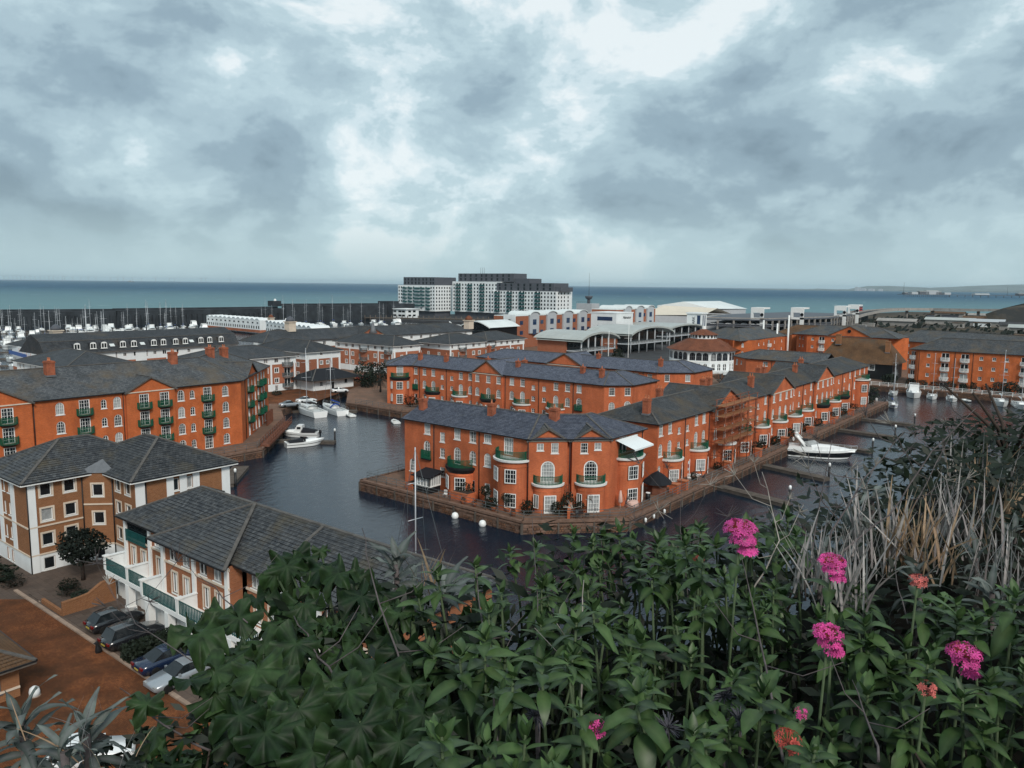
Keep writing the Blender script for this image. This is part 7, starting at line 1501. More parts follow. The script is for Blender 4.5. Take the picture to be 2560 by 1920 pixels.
def patio(label, x, y, m='black_paint', rect=False):
    e = thing('patio_table', (x,y,QZ), label, 'table'); q = MB()
    if rect: q.box((x-.5,y-.7,QZ+.68),(x+.5,y+.7,QZ+.74))
    else: q.lathe([(.55,.7),(.55,.74)], 14, (x,y,QZ))
    q.build('table_top', m, e)
    for dx, dy in ((-.3,-.3),(.3,-.3),(.3,.3),(-.3,.3)): q = MB(); q.tube([(x+dx,y+dy,QZ),(x+dx*.8,y+dy*.8,QZ+.7)], .025, 5); q.build('leg', m, e, uv=False)
def chair(label, x, y, rz, m='black_paint'):
    e = thing('garden_chair', (x,y,QZ), label, 'chair'); e.rotation_euler = (0,0,rz); q = MB(); q.box((-.24,-.24,.42),(.24,.24,.46)); loc(q, e, 'seat', m); q = MB()
    for k in range(5): q.box((-.22+k*.1,.2,.46),(-.18+k*.1,.24,.92))
    q.box((-.24,.2,.9),(.24,.25,.96)); loc(q, e, 'backrest', m)
    for dx in (-.21,.21):
        for dy in (-.21,.21): q = MB(); q.tube([(dx,dy,0),(dx,dy,.44)], .02, 4); loc(q, e, 'leg', m)
patio('round black patio table in front of the second gable', -48.9, 74.6); chair('black patio chair left of the round table', -49.8, 74.2, 1.2); chair('black patio chair right of the round table', -48.3, 75.4, -1.0); chair('black patio chair behind the round table', -49.6, 75.6, .3)
patio('white rectangular garden table by the second bay of the terrace', -46.4, 101.2, 'white_paint', True); chair('white garden chair by the white rectangular table', -46.9, 99.9, .6, 'white_paint'); chair('white garden chair at the far end of the terrace quay', -46.2, 202, .6, 'white_paint'); chair('white bench chair by the black topped bay of the nearest block', -67.2, 70.8, .4, 'white_paint')
e = thing('parasol', (-48.6,81.6,QZ), 'closed pale pink parasol beside the second gable', 'parasol'); q = MB(); q.tube([(-47.3,81.4,QZ),(-47.3,81.4,QZ+2.3)], .03, 6); q.build('pole', 'white_paint', e, uv=False); q = MB(); q.lathe([(.1,2.3),(.22,1.6),(.3,.9),(.16,.7)], 9, (-47.3,81.4,QZ)); q.build('canopy', 'canvas_pink', e); 
e = thing('covered_table', (-46.9,82.8,QZ), 'garden table under a pale pink dust cover', 'table'); q = MB(); q.lathe([(.95,0),(.8,.7),(.6,.78),(.1,.8)], 9, (-46.7,83.2,QZ)); q.build('cover', 'canvas_pink', e); q = MB(); q.tube([(-46.7,83.2,QZ),(-46.7,83.2,QZ+.7)], .05, 6); q.build('leg', 'black_paint', e)
e = thing('water_butt', (-46.6,88.0,QZ), 'dark barrel with pale lid at the corner of the nearest block', 'barrel'); q = MB(); q.lathe([(.28,0),(.33,.4),(.3,.9)], 12, (-46.6,87.2,QZ)); q.build('barrel', 'black_paint', e); q = MB(); q.lathe([(.32,.9),(.3,.97)], 12, (-46.6,87.2,QZ)); q.build('lid', 'white_paint', e)
e = thing('flag_pole', (-44.9,95.6,QZ), 'short flagpole with drooping white and red flag on the terrace quay', 'flag'); q = MB(); q.tube([(-44.9,95.6,QZ),(-44.9,95.6,QZ+4.2)], .035, 6); q.build('pole', 'white_paint', e, uv=False); q = MB(); q.loft([[(-44.9-.25*f,95.6+.15*sin(f*6)+.05,QZ+4.1-.3*f-z) for f in (0,.3,.6,1)] for z in (0,.5,1.0,1.3)], closed=False); q.build('flag', 'canvas_white', e); q = MB(); q.box((-45.05,95.55,QZ+3.0),(-44.92,95.7,QZ+3.5)); q.build('flag_cross', 'red_paint', e)
e = thing('lifebuoy', (-45.0,137.2,QZ), 'white lifebuoy ring on the terrace quay railing', 'lifebuoy'); q = MB(); q.tube([(-44.7,137.2+.3*cos(2*pi*k/14),QZ+.75+.3*sin(2*pi*k/14)) for k in range(15)], .07, 6); q.build('ring', 'gel_coat', e); q = MB(); q.box((-44.82,136.9,QZ+.3),(-44.76,137.5,QZ+1.2)); q.build('board', 'red_timber', e)
e = thing('garage_gate', (-127,84,QZ), 'brown timber shed and gate beside the ramp', 'gate'); q = MB()
for k in range(9): q.box((-131.6+k*.45,88.6-k*.45-.05,QZ),(-131.2+k*.45,88.6-k*.45+.05,QZ+2.4))
q.build('board', 'red_timber', e); q = MB(); q.obox((-131.7,88.7,QZ+2.4),(-127.4,84.4,QZ+2.4),.16,.16); q.build('rail', 'red_timber', e)
# ------------------------------------------------------------------ cars
def car_parts(style):
    """returns list of (name, mesh builder, materials, children) in a frame with +Y forward"""
    L, W, Hh = {'hatch':(4.1,1.78,1.48),'suv':(4.6,1.88,1.62),'sedan':(4.7,1.82,1.42),'sport':(4.2,1.8,1.3)}[style]
    hx = W/2; y0, y1 = -L/2, L/2
    # side stations (y, belt z, bottom z, half width)
    st = [(y0,.62,.42,hx*.86),(y0+.1,.88,.32,hx*.93),(y0+.5,.96,.26,hx*.99),(y0+1.3,.97,.24,hx),(0,.95,.24,hx),(y1-1.4,.93,.24,hx),(y1-.7,.82,.26,hx*.97),(y1-.2,.70,.30,hx*.9),(y1,.56,.40,hx*.8)]
    body = MB(); body.loft([[(-w,y,b),(-w*1.0,y,(b+t)/2+.08),(-w*.94,y,t),(w*.94,y,t),(w,y,(b+t)/2+.08),(w,y,b)] for y, t, b, w in st], cap0=True, cap1=True)
    r0, r1 = {'hatch':(y0+.25,y1-1.25),'suv':(y0+.25,y1-1.35),'sedan':(y0+.75,y1-1.35),'sport':(y0+.5,y1-1.3)}[style]
    ra, rb = {'hatch':(r0+.5,r1-.75),'suv':(r0+.4,r1-.75),'sedan':(r0+.9,r1-.8),'sport':(r0+1.0,r1-.8)}[style]
    gh = MB(); zb = .93; zt = Hh
    sec = [(r0,zb,hx*.86,0),(ra,zt-.05,hx*.68,1),((ra+rb)/2,zt,hx*.7,1),(rb,zt-.03,hx*.68,1),(r1,zb-.02,hx*.88,0)]
    gh.loft([[(-(hx*.9),y if k == 0 else y,zb-.03),(-w,y,z),(w,y,z),(hx*.9,y,zb-.03)] for y, z, w, k in sec], closed=False, smooth=False)
    roof = MB(); roof.loft([[(-w*.98,y,z+.012),(-w*.5,y,z+.05),(w*.5,y,z+.05),(w*.98,y,z+.012)] for y, z, w, k in sec[1:4]], closed=False)
    return L, W, Hh, body, gh, roof
def wheel_meshes():
    t = MB(); t.lathe([(.18,-.11),(.31,-.11),(.33,-.07),(.33,.07),(.31,.11),(.18,.11)], 16); r = MB(); r.lathe([(.02,-.09),(.2,-.09),(.2,.1),(.02,.08)], 10, smooth=False); return t.mesh('tyre', 'tyre', uv=False), r.mesh('rim', 'alloy', uv=False)
TY, RI = wheel_meshes()
mat('paint_black', (.012,.013,.016), .25, .5, coat=.8); mat('paint_blue', (.008,.018,.05), .25, .5, coat=.8); mat('paint_silver', (.34,.37,.40), .3, .5, metal=.4, coat=.6); mat('paint_white', (.75,.76,.76), .3, .5, coat=.6); mat('paint_red', (.42,.015,.02), .3, .5, coat=.6); mat('tail_light', (.16,.006,.006), .2, .5); mat('plate_yellow', (.42,.33,.06), .5, .3)
def car(label, x, y, rz, style, paint, z=QZ+.035):
    e = thing('parked_car', (x,y,z), label, 'car', None); e.rotation_euler = (0,0,rz); L, W, Hh, body, gh, roof = car_parts(style)
    loc(body, e, 'body', paint); loc(gh, e, 'glasshouse', 'glass'); loc(roof, e, 'roof', paint)
    for sx in (-1,1):
        for yy in (-L*.3,L*.31):
            o = bpy.data.objects.new('wheel', TY); COL.objects.link(o); o.parent = e; o.location = (sx*(W/2-.1),yy,.33); o.rotation_euler = (0,sx*pi/2,0); sub('rim', RI, o)
        q = MB(); q.box((sx*W*.36-.17,-L/2-.02,.66),(sx*W*.36+.17,-L/2+.14,.84)); loc(q, e, 'tail_light', 'tail_light'); q = MB(); q.box((sx*W*.34-.17,L/2-.22,.56),(sx*W*.34+.17,L/2-.03,.68)); loc(q, e, 'headlight', 'glass_curtain')
        q = MB(); q.box((sx*(W/2+.02)-.09,L*.12,.93),(sx*(W/2+.02)+.09,L*.12+.14,1.07)); loc(q, e, 'mirror', paint)
    q = MB(); q.box((-.26,-L/2-.03,.52),(.26,-L/2+.05,.63)); loc(q, e, 'number_plate', 'plate_yellow'); return e
car('black hatchback parked nearest the garden wall', -61.2, 26.2, 0, 'hatch', 'paint_black'); car('black estate car with silver roof rails parked second from the wall', -57.4, 25.9, .03, 'suv', 'paint_black'); car('dark blue saloon parked beyond the clipped hedge', -51.8, 25.8, -.02, 'sedan', 'paint_blue'); car('silver car half hidden by the large leaves', -48.9, 25.2, pi, 'sedan', 'paint_silver')
car('white car at the lower left behind the grey leafed plants', -44.2, 17.2, -.5, 'suv', 'paint_white', QZ+.02)
car('dark grey car parked above the left yachts', -143.9, 101.5, -.25, 'sedan', 'paint_silver', QZ); car('white car parked behind the left yacht masts', -146.4, 107.8, -.2, 'sedan', 'paint_white', QZ); car('white car in front of the small white boathouse', -153.6, 123.4, -.5, 'sport', 'paint_white'); car('red car on the street behind the boathouse palms', -169.6, 144.8, 0, 'hatch', 'paint_red')
for i in range(8): car('small pale car on the dark car park deck, place %s from the left' % ['one','two','three','four','five','six','seven','eight'][i], -176+i*3.6, 397+i*1.9, -1.2, 'hatch', ['paint_white','paint_silver','paint_white','paint_black','paint_silver','paint_white','paint_white','paint_silver'][i], 8.62)
# ------------------------------------------------------------------ cliff top in front of the viewpoint
FH, RH = (-sin(HEAD), cos(HEAD)), (cos(HEAD), sin(HEAD))
def CF(r, f, u): return (RH[0]*r+FH[0]*f, RH[1]*r+FH[1]*f, CAM_Z+u)
EDGE = [(-6,.4),(-2,.9),(-1.0,1.35),(-.83,1.9),(-.68,2.35),(-.25,2.4),(0,2.62),(.6,2.7),(1.0,2.8),(1.6,3.4),(2.8,4.4),(5,5.6),(9,7)]
def edge(r):
    for (a, fa), (b, fb) in zip(EDGE, EDGE[1:]):
        if a <= r <= b: return fa+(fb-fa)*(r-a)/(b-a)
    return .4 if r < 0 else 7
def gz(r, f):
    """ground height below the eye: a shelf, then the cliff"""
    e = edge(r); d = f-e
    base = -1.32+.05*sin(r*2.3+f)+.04*sin(f*3.1)
    sm = lambda x: max(0,min(1,x))**2*(3-2*max(0,min(1,x)))
    base += .40*sm((r-.75)/1.3)*sm((f-1.9)/1.3)
    return base if d < 0 else base-(d*1.3+d*d*2.2)
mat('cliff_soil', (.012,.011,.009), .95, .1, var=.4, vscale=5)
b = MB(); nr, nf = 60, 40; fs = [-3+ (i/nf)**1.5*13 for i in range(nf+1)]; rs = [-14+28*i/nr for i in range(nr+1)]
grid_ = [[CF(r, f, max(-28.5, gz(r,f))) for r in rs] for f in fs]
for i in range(nf):
    for j in range(nr): b.face([grid_[i][j],grid_[i][j+1],grid_[i+1][j+1],grid_[i+1][j]], 0, True)
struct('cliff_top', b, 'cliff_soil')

def leaf_mat(name, col, col2, rough=.55, vein=False, var=.35):
    m = bpy.data.materials.new(name); m.use_nodes = True; MATS[name] = m; N, L = m.node_tree.nodes, m.node_tree.links; p = N['Principled BSDF']; p.inputs['Roughness'].default_value = rough; p.inputs['Specular IOR Level'].default_value = .3
    oi = N.new('ShaderNodeObjectInfo'); mx = N.new('ShaderNodeMix'); mx.data_type = 'RGBA'; L.new(oi.outputs['Random'], mx.inputs[0]); mx.inputs[6].default_value = (*col,1); mx.inputs[7].default_value = (*col2,1)
    geo = N.new('ShaderNodeNewGeometry'); nz = N.new('ShaderNodeTexNoise'); nz.inputs['Scale'].default_value = 38; nz.inputs['Detail'].default_value = 4; L.new(geo.outputs['Position'], nz.inputs['Vector'])
    mr = N.new('ShaderNodeMapRange'); L.new(nz.outputs['Fac'], mr.inputs[0]); mr.inputs[1].default_value = .3; mr.inputs[2].default_value = .7; mr.inputs[3].default_value = 1-var; mr.inputs[4].default_value = 1+var
    vm = N.new('ShaderNodeVectorMath'); vm.operation = 'SCALE'; L.new(mx.outputs[2], vm.inputs[0]); L.new(mr.outputs[0], vm.inputs[3]); src = vm.outputs[0]
    at = N.new('ShaderNodeAttribute'); at.attribute_name = 'vein'; m2 = N.new('ShaderNodeMix'); m2.data_type = 'RGBA'; ml = N.new('ShaderNodeMath'); ml.operation = 'MULTIPLY'; L.new(at.outputs['Fac'], ml.inputs[0]); ml.inputs[1].default_value = .12 if vein else .25
    L.new(ml.outputs[0], m2.inputs[0]); L.new(src, m2.inputs[6]); m2.inputs[7].default_value = (min(1,col2[0]*2.6+.03),min(1,col2[1]*2.0+.03),min(1,col2[2]*2.4+.03),1); L.new(m2.outputs[2], p.inputs['Base Color'])
    tr = N.new('ShaderNodeBsdfTranslucent'); L.new(src, tr.inputs[0]); ms = N.new('ShaderNodeMixShader'); ms.inputs[0].default_value = .22; L.new(p.outputs[0], ms.inputs[1]); L.new(tr.outputs[0], ms.inputs[2]); L.new(ms.outputs[0], N['Material Output'].inputs['Surface'])
    return m
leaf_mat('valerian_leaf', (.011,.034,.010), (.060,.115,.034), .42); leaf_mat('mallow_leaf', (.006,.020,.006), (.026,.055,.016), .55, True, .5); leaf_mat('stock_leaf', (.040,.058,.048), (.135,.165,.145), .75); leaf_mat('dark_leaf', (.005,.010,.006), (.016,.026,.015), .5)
leaf_mat('straw_blade', (.20,.13,.07), (.44,.32,.20), .8); leaf_mat('grey_blade', (.13,.13,.115), (.36,.36,.33), .8); leaf_mat('petal', (.62,.045,.23), (.70,.09,.36), .6); leaf_mat('petal_old', (.50,.07,.05), (.62,.16,.14), .6)
mat('green_stem', (.07,.10,.05), .7, .2, var=.3, vscale=20); mat('dead_wood', (.10,.085,.085), .85, .15, var=.4, vscale=30); mat('dead_pale', (.30,.27,.24), .85, .15, var=.35, vscale=30); mat('seed_head', (.085,.085,.10), .9, .1, var=.4, vscale=60)
def addvein(me, vals):
    a = me.attributes.new('vein', 'FLOAT', 'POINT'); a.data.foreach_set('value', vals)
def lance(L, W, droop, fold=.3, n=6, wave=0.0, tip=.12, m='valerian_leaf', twist=0.0, base=.18):
    """lance-shaped leaf growing along +Y from the origin, curved down by droop radians"""
    vs_, vals = [], []; x = y = z = 0.0; ang = 0.0
    for i in range(n+1):
        t = i/n; w = W*(base*(1-t)**2+sin(pi*min(1,t**.85))**.9)*(1 if t < 1 else 0)+ (0.0006)
        w = max(w, .0008); tw = twist*t
        wz = wave*sin(t*11)*t
        for s in (-1,0,1): vs_.append((s*w*cos(tw), y-abs(s)*fold*w*sin(ang)*-1, z+abs(s)*fold*w*cos(ang)+wz*s+s*w*sin(tw))); vals.append(1.0 if s == 0 else 0.0)
        y += L/n*cos(ang); z += L/n*sin(ang); ang -= droop/n
    fs_ = []
    for i in range(n):
        for k in (0,1): a = i*3+k; fs_.append((a,a+1,a+4,a+3))
    me = bpy.data.meshes.new('leaf'); me.from_pydata(vs_, [], fs_); me.materials.append(MATS[m]); me.polygons.foreach_set('use_smooth', [True]*len(fs_)); addvein(me, vals); return me
def lobed(R, seed, lobes=5, m='mallow_leaf', nr=7, na=56, ruffle=.16, cup=.25):
    """palmate leaf with wavy lobes, stalk joins at the origin, mid-lobe along +Y"""
    rg = random.Random(seed); vs_, vals = [(0,0,0)], [1.0]; ph = [rg.uniform(0,6) for _ in range(6)]
    def rad(t):   # t: angle from +Y
        k = (t/(2*pi/ (lobes+.55))); lob = abs(cos(pi*k))**.8; notch = 1-.97*max(0, (abs(t)-2.72)/.42)**1.0 if abs(t) > 2.72 else 1
        return R*max(.06, (.68+.30*lob*(1+.25*sin(t+ph[4]))+.07*abs(sin(3.2*pi*k+ph[0]*.2))+.05*sin(8*t+ph[1])+.035*sin(15*t+ph[5]))*(1-.16*abs(t)/pi)*notch)
    for i in range(1, nr+1):
        q = i/nr
        for j in range(na):
            t = -pi+2*pi*j/na; r_ = rad(t)*q; k = t/(2*pi/(lobes+.55)); v = max(0, 1-abs(((k+.5) % 1)-.5)*2*(1+6*q)*1.1)
            fold = -.045*R*q*(1-abs(cos(pi*k)))+.05*R*q*q*sin(2.3*t+ph[5])*cos(3.7*q+ph[1])
            z = -cup*R*q*q*(.5+.5*sin(2*t+ph[2]))+ruffle*R*q**3*(sin(6*t+ph[3])+.6*sin(11*t+ph[4]))+fold
            vs_.append((r_*sin(t), r_*cos(t), z)); vals.append(v if q < .98 else 1.0)
    fs_ = [(0, 1+j, 1+(j+1) % na) for j in range(na)]
    for i in range(nr-1):
        for j in range(na): a = 1+i*na; fs_.append((a+j, a+na+j, a+na+(j+1) % na, a+(j+1) % na))
    me = bpy.data.meshes.new('leaf'); me.from_pydata(vs_, [], fs_); me.materials.append(MATS[m]); me.polygons.foreach_set('use_smooth', [True]*len(fs_)); addvein(me, vals); return me
VL = [lance(.076,.0135,.5), lance(.084,.0150,.9), lance(.070,.0145,.25), lance(.092,.0155,1.2,wave=.002), lance(.078,.0170,.7)]
VY = [lance(.05,.010,-.2), lance(.042,.010,.1)]
VV = Vector
def put(name, me, parent, pos, az, el, s, roll=0.0):
    """leaf with base at pos (parent frame), heading az, raised el"""
    o = bpy.data.objects.new(name, me); COL.objects.link(o); o.parent = parent
    o.matrix_local = Matrix.Translation(pos) @ Matrix.Rotation(az,4,'Z') @ Matrix.Rotation(el,4,'X') @ Matrix.Rotation(roll,4,'Y') @ Matrix.Scale(s,4)
    return o
rg = random.Random(21)
def shoot_layout(r, f, top, s=1.0):
    """leaf placements (dx,dy,dz,az,el,scale,mesh) for one valerian shoot, frame at stem base"""
    g = gz(r, min(f, edge(r)-.02)); h = max(.1, top-g); out = []; a0 = rg.uniform(0,6.28); lx, ly = rg.gauss(0,.05), rg.gauss(0,.05)
    for k in range(3): out.append((lx,ly,h+.004*k,a0+k*2.1,rg.uniform(.75,1.2),s*rg.uniform(.8,1.05),VY[k % 2]))
    zz, a = h, a0
    for p_ in range(rg.choice((4,5,6,6))):
        a += pi/2+rg.uniform(-.25,.25); el = .72-.23*p_+rg.uniform(-.2,.2); sc_ = s*(.78+.09*p_)*rg.uniform(.85,1.2)
        for q in (0,pi): out.append((lx*zz/h,ly*zz/h,zz,a+q+rg.uniform(-.2,.2),el+rg.uniform(-.15,.15),sc_,rg.choice(VL)))
        zz -= rg.uniform(.008,.022)*s
    return g, h, lx, ly, out
def canopy(r, f): return -.83+.055*sin(r*5.1+1)*cos(f*4.3)+.035*sin(r*11+f*7)
spots = []
tries = 0
while len(spots) < 1500 and tries < 70000:
    tries += 1; f = 1.0+3.2*rg.random()**.9; r = rg.uniform(-.95*f,.8*f+1.8)
    if f > edge(r)-.03 or f < 1.02: continue
    if r < -.10*f: continue                                           # mallow and stock grow on the left
    if r > .95 and f > 2.05+.25*(r-1) : continue                     # dry clump and shrub on the right
    if -.42 < r < .0 and f > 2.15: continue
    d0 = .050+.013*f
    if any((r-a)**2+(f-b_)**2 < d0*d0 for a, b_, _ in spots): continue
    spots.append((r,f,canopy(r,f)+rg.choice((.02,0,0,-.05,-.12,-.2))+rg.uniform(-.09,.05)))
spots.sort(key=lambda s: s[1]+(50 if s[0] > .72*s[1]+.06 else 0))      # shoots in view first, nearest first
STEMS = {}
def stem_mesh(h):
    k = round(h/.05)*.05
    if k not in STEMS: q = MB(); q.tube([(0,0,0),(.01,.005,k*.5),(0,0,k)], [.005,.004,.003], 5); STEMS[k] = q.mesh('stem', 'green_stem', uv=False)
    return STEMS[k]
rest = MB(); restv = []
for i, (r, f, top) in enumerate(spots):
    g, h, lx, ly, lay = shoot_layout(r, f, top, rg.uniform(.62,1.02)); base = CF(r, f, g)
    if i < 300:
        e = thing('valerian_shoot', base, 'leafy green valerian shoot with pointed paired leaves on the cliff top', 'plant', 'green valerian shoots covering the cliff edge')
        o = bpy.data.objects.new('stem', stem_mesh(h)); COL.objects.link(o); o.parent = e; o.rotation_euler = (-ly/h, lx/h, 0)
        for (dx,dy,dz,az,el,sc_,me) in lay: put('leaf', me, e, (dx,dy,dz), az, el, sc_, rg.uniform(-.35,.35))
    else:
        for (dx,dy,dz,az,el,sc_,me) in lay:
            M = Matrix.Translation((base[0]+dx,base[1]+dy,base[2]+dz)) @ Matrix.Rotation(az,4,'Z') @ Matrix.Rotation(el,4,'X') @ Matrix.Rotation(rg.uniform(-.35,.35),4,'Y') @ Matrix.Scale(sc_,4)
            bb = len(rest.v); rest.v.extend([tuple(M @ v.co) for v in me.vertices])
            for p_ in me.polygons: rest.f.append(tuple(bb+k for k in p_.vertices)); rest.mi.append(0); rest.sm.append(True)
tag(rest.build('valerian_growth', 'valerian_leaf', uv=False), 'farther green valerian leaves along the cliff edge', 'plants', kind='stuff')
# undergrowth and litter; near-black leaf colour paints in deeper shade between the plants
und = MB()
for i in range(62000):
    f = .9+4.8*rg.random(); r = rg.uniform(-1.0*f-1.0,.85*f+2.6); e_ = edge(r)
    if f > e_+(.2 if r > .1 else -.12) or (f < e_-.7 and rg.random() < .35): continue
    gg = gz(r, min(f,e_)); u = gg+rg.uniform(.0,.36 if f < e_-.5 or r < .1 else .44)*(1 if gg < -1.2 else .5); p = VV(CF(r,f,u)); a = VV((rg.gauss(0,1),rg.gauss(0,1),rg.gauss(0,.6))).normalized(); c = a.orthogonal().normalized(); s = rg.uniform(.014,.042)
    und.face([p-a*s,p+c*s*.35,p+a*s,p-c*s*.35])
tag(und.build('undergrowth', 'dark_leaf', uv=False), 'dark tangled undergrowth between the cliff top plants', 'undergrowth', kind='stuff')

# ------------------------------------------------------------------ mallow bush with large lobed leaves
ML = [lobed(.13,k,5,ruffle=.2+.05*k,cup=.2+.1*k) for k in range(4)]+[lobed(.13,9,5,ruffle=.36,cup=.6), lobed(.13,13,5,ruffle=.4,cup=.2)]
mb_root = CF(-.42,1.75,-1.3)
bush = thing('mallow_bush', mb_root, 'mallow bush with large ruffled lobed leaves in the lower middle foreground', 'bush')
# leaf centre (right, forward, up), half-width, tilt towards viewer, turn, mesh
MLEAVES = [(-0.696,2.300,-0.889,.115,1.35,.15,4), (-0.614,2.250,-0.932,.10,.5,1.2,5), (-0.512,2.200,-0.867,.10,.7,-.6,4), (-0.431,2.150,-0.919,.115,.6,-1.0,5), (-0.772,2.100,-0.968,.105,.95,.5,0), (-0.847,2.000,-0.964,.125,.3,1.0,4), (-0.892,2.050,-0.970,.10,.2,.6,5), (-0.759,2.200,-0.945,.08,.25,.2,5), (-0.726,1.800,-0.972,.115,.75,.9,1), (-0.713,1.750,-1.006,.11,.95,1.3,2), (-0.610,1.750,-0.943,.12,.9,.2,0), (-0.540,1.850,-0.921,.115,.8,-.4,2), (-0.467,1.600,-0.956,.125,1.05,.1,3), (-0.527,1.550,-0.982,.125,.95,.7,1), (-0.330,1.750,-0.950,.13,.95,-.2,0), (-0.430,1.900,-0.966,.10,.6,.5,5), (-0.508,2.000,-1.029,.09,.4,1.5,4), (-0.306,2.050,-0.922,.085,.5,-.8,5), (-0.267,2.100,-0.968,.09,.35,-1.2,4), (-0.343,2.000,-0.969,.09,.5,.4,2), (-0.411,1.500,-0.994,.13,1.1,-.3,1), (-0.327,1.500,-0.984,.135,1.2,.2,2), (-0.226,1.500,-0.965,.115,1.0,-.6,3), (-0.596,1.600,-0.967,.10,.8,.9,5), (-0.625,1.650,-1.036,.105,.6,.4,2), (-0.658,2.100,-0.973,.10,.5,.8,3), (-0.532,2.150,-0.994,.11,.45,.1,1), (-0.201,1.900,-0.985,.08,.7,-.9,0), (-0.233,1.750,-0.970,.09,.8,-.4,2), (-0.856,2.200,-0.983,.085,.3,-.3,4), (-0.730,2.300,-0.948,.08,.4,.9,5), (-0.615,2.400,-0.865,.05,1.2,.3,2), (-0.366,1.650,-0.935,.10,.7,.6,1), (-0.134,1.600,-0.942,.09,.9,-.3,3), (-0.686,2.350,-0.881,.11,1.2,.4,1), (-0.729,2.300,-0.909,.10,1.0,.9,2), (-0.591,2.300,-0.894,.11,.8,-.2,0), (-0.481,2.250,-0.905,.105,.7,.5,3), (-0.387,2.200,-0.928,.11,.6,-.7,1), (-0.304,2.200,-0.952,.10,.6,-.3,2), (-0.602,2.150,-0.946,.11,.8,.3,4), (-0.474,2.100,-0.995,.11,.7,-.5,0), (-0.394,2.100,-0.970,.11,.9,.2,3), (-0.655,1.950,-0.971,.11,.8,.6,1), (-0.274,1.900,-0.964,.11,.9,-.4,5), (-0.723,1.900,-0.981,.10,.7,.9,2), (-0.537,1.700,-0.966,.115,.9,.3,0), (-0.414,1.700,-0.944,.115,1.0,-.1,2), (-0.258,1.600,-0.953,.115,.9,-.5,1), (-0.577,1.650,-0.977,.11,.9,.5,4), (-0.185,1.580,-0.950,.10,.8,-.7,0), (-0.313,1.520,-0.942,.12,1.0,.1,3)]
hub = CF(-.36,1.95,-1.12)
st = MB(); rp = VV(mb_root)
def lz(p): return (p[0]-mb_root[0], p[1]-mb_root[1], p[2]-mb_root[2])
for i, (r, f, u, s, tilt, turn, k) in enumerate(MLEAVES):
    p = VV(CF(r,f,u)); view = (VV((0,0,CAM_Z))-p).normalized(); vh = VV((view.x,view.y,0)).normalized()
    tilt *= .62; sw = rg.uniform(-.5,.5); nrm = (VV((0,0,1))*cos(tilt)+(vh+VV((RH[0],RH[1],0))*sw)*sin(tilt)).normalized(); side = nrm.cross(VV((0,0,1))); side = side.normalized() if side.length > .05 else VV((RH[0],RH[1],0)); up_ = side.cross(nrm)*-1
    d = (VV((0,0,-1))+vh*.3); yv = (d-nrm*d.dot(nrm)).normalized(); xv = yv.cross(nrm)
    M = Matrix((xv,yv,nrm)).transposed().to_4x4() @ Matrix.Rotation(turn,4,'Z'); o = bpy.data.objects.new('leaf', ML[k]); COL.objects.link(o); o.parent = bush; sc_ = s/.115*.58
    o.matrix_local = Matrix.Translation(lz(p-yv*s*.12)) @ M @ Matrix.Scale(sc_,4)
    q = MB(); b0 = VV(hub).lerp(VV(mb_root), rg.uniform(0,.7)); q.tube([b0, b0.lerp(p,.55)-VV((0,0,.05)), p-nrm*.01-yv*s*.2], [.006,.005,.004], 5); q.build('leaf_stalk', 'green_stem', bush, uv=False)
for i in range(150):       # inner, shaded leaves
    r, f = rg.uniform(-.85,-.02), rg.uniform(1.35,2.25)
    if f > edge(r)-.05: continue
    p = CF(r,f,-1.08+rg.uniform(-.16,.14)-.06*(f < 1.6)); o = bpy.data.objects.new('leaf', rg.choice(ML)); COL.objects.link(o); o.parent = bush; s = rg.uniform(.3,.52)
    o.matrix_local = Matrix.Translation(lz(p)) @ Matrix.Rotation(rg.uniform(0,6.28),4,'Z') @ Matrix.Rotation(rg.uniform(-.9,.9),4,'X') @ Matrix.Scale(s,4)
for k in range(5):
    q = MB(); a = CF(-.42+.1*k,1.7+.05*k,-1.3); c = CF(-.75+.24*k,2.05+.1*(k % 2),-1.0+.03*k); q.tube([a, VV(a).lerp(VV(c),.5)+VV((0,0,.06)), c], [.014,.011,.007], 7); q.build('stem', 'green_stem', bush, uv=False)

# ------------------------------------------------------------------ silver stock plants
SL = [lance(.17,.015,1.0,.25,9,.006,m='stock_leaf'), lance(.20,.017,1.5,.3,10,.009,m='stock_leaf',twist=.6), lance(.15,.016,.5,.2,9,.006,m='stock_leaf'), lance(.18,.016,2.0,.3,10,.008,m='stock_leaf',twist=-.5)]
def stock(label, r, f, u, n, s=1.0, dark=False):
    g = gz(r, min(f, edge(r)-.02)); base = CF(r,f,g); e = thing('silver_stock_plant', base, label, 'plant', None); h = max(.06, u-g); q = MB(); q.tube([(0,0,0),(.01,0,h*.6),(0,0,h)], [.012,.010,.008], 6)
    o = bpy.data.objects.new('stem', q.mesh('stem','dead_wood',uv=False)); COL.objects.link(o); o.parent = e
    for k in range(n): t = k/n; put('leaf', rg.choice(SL), e, (rg.gauss(0,.006),rg.gauss(0,.006),h-.10*t*s), k*2.4+rg.uniform(-.3,.3), 1.25-1.5*t+rg.uniform(-.25,.25), .62*s*rg.uniform(.75,1.15), rg.uniform(-.5,.5))
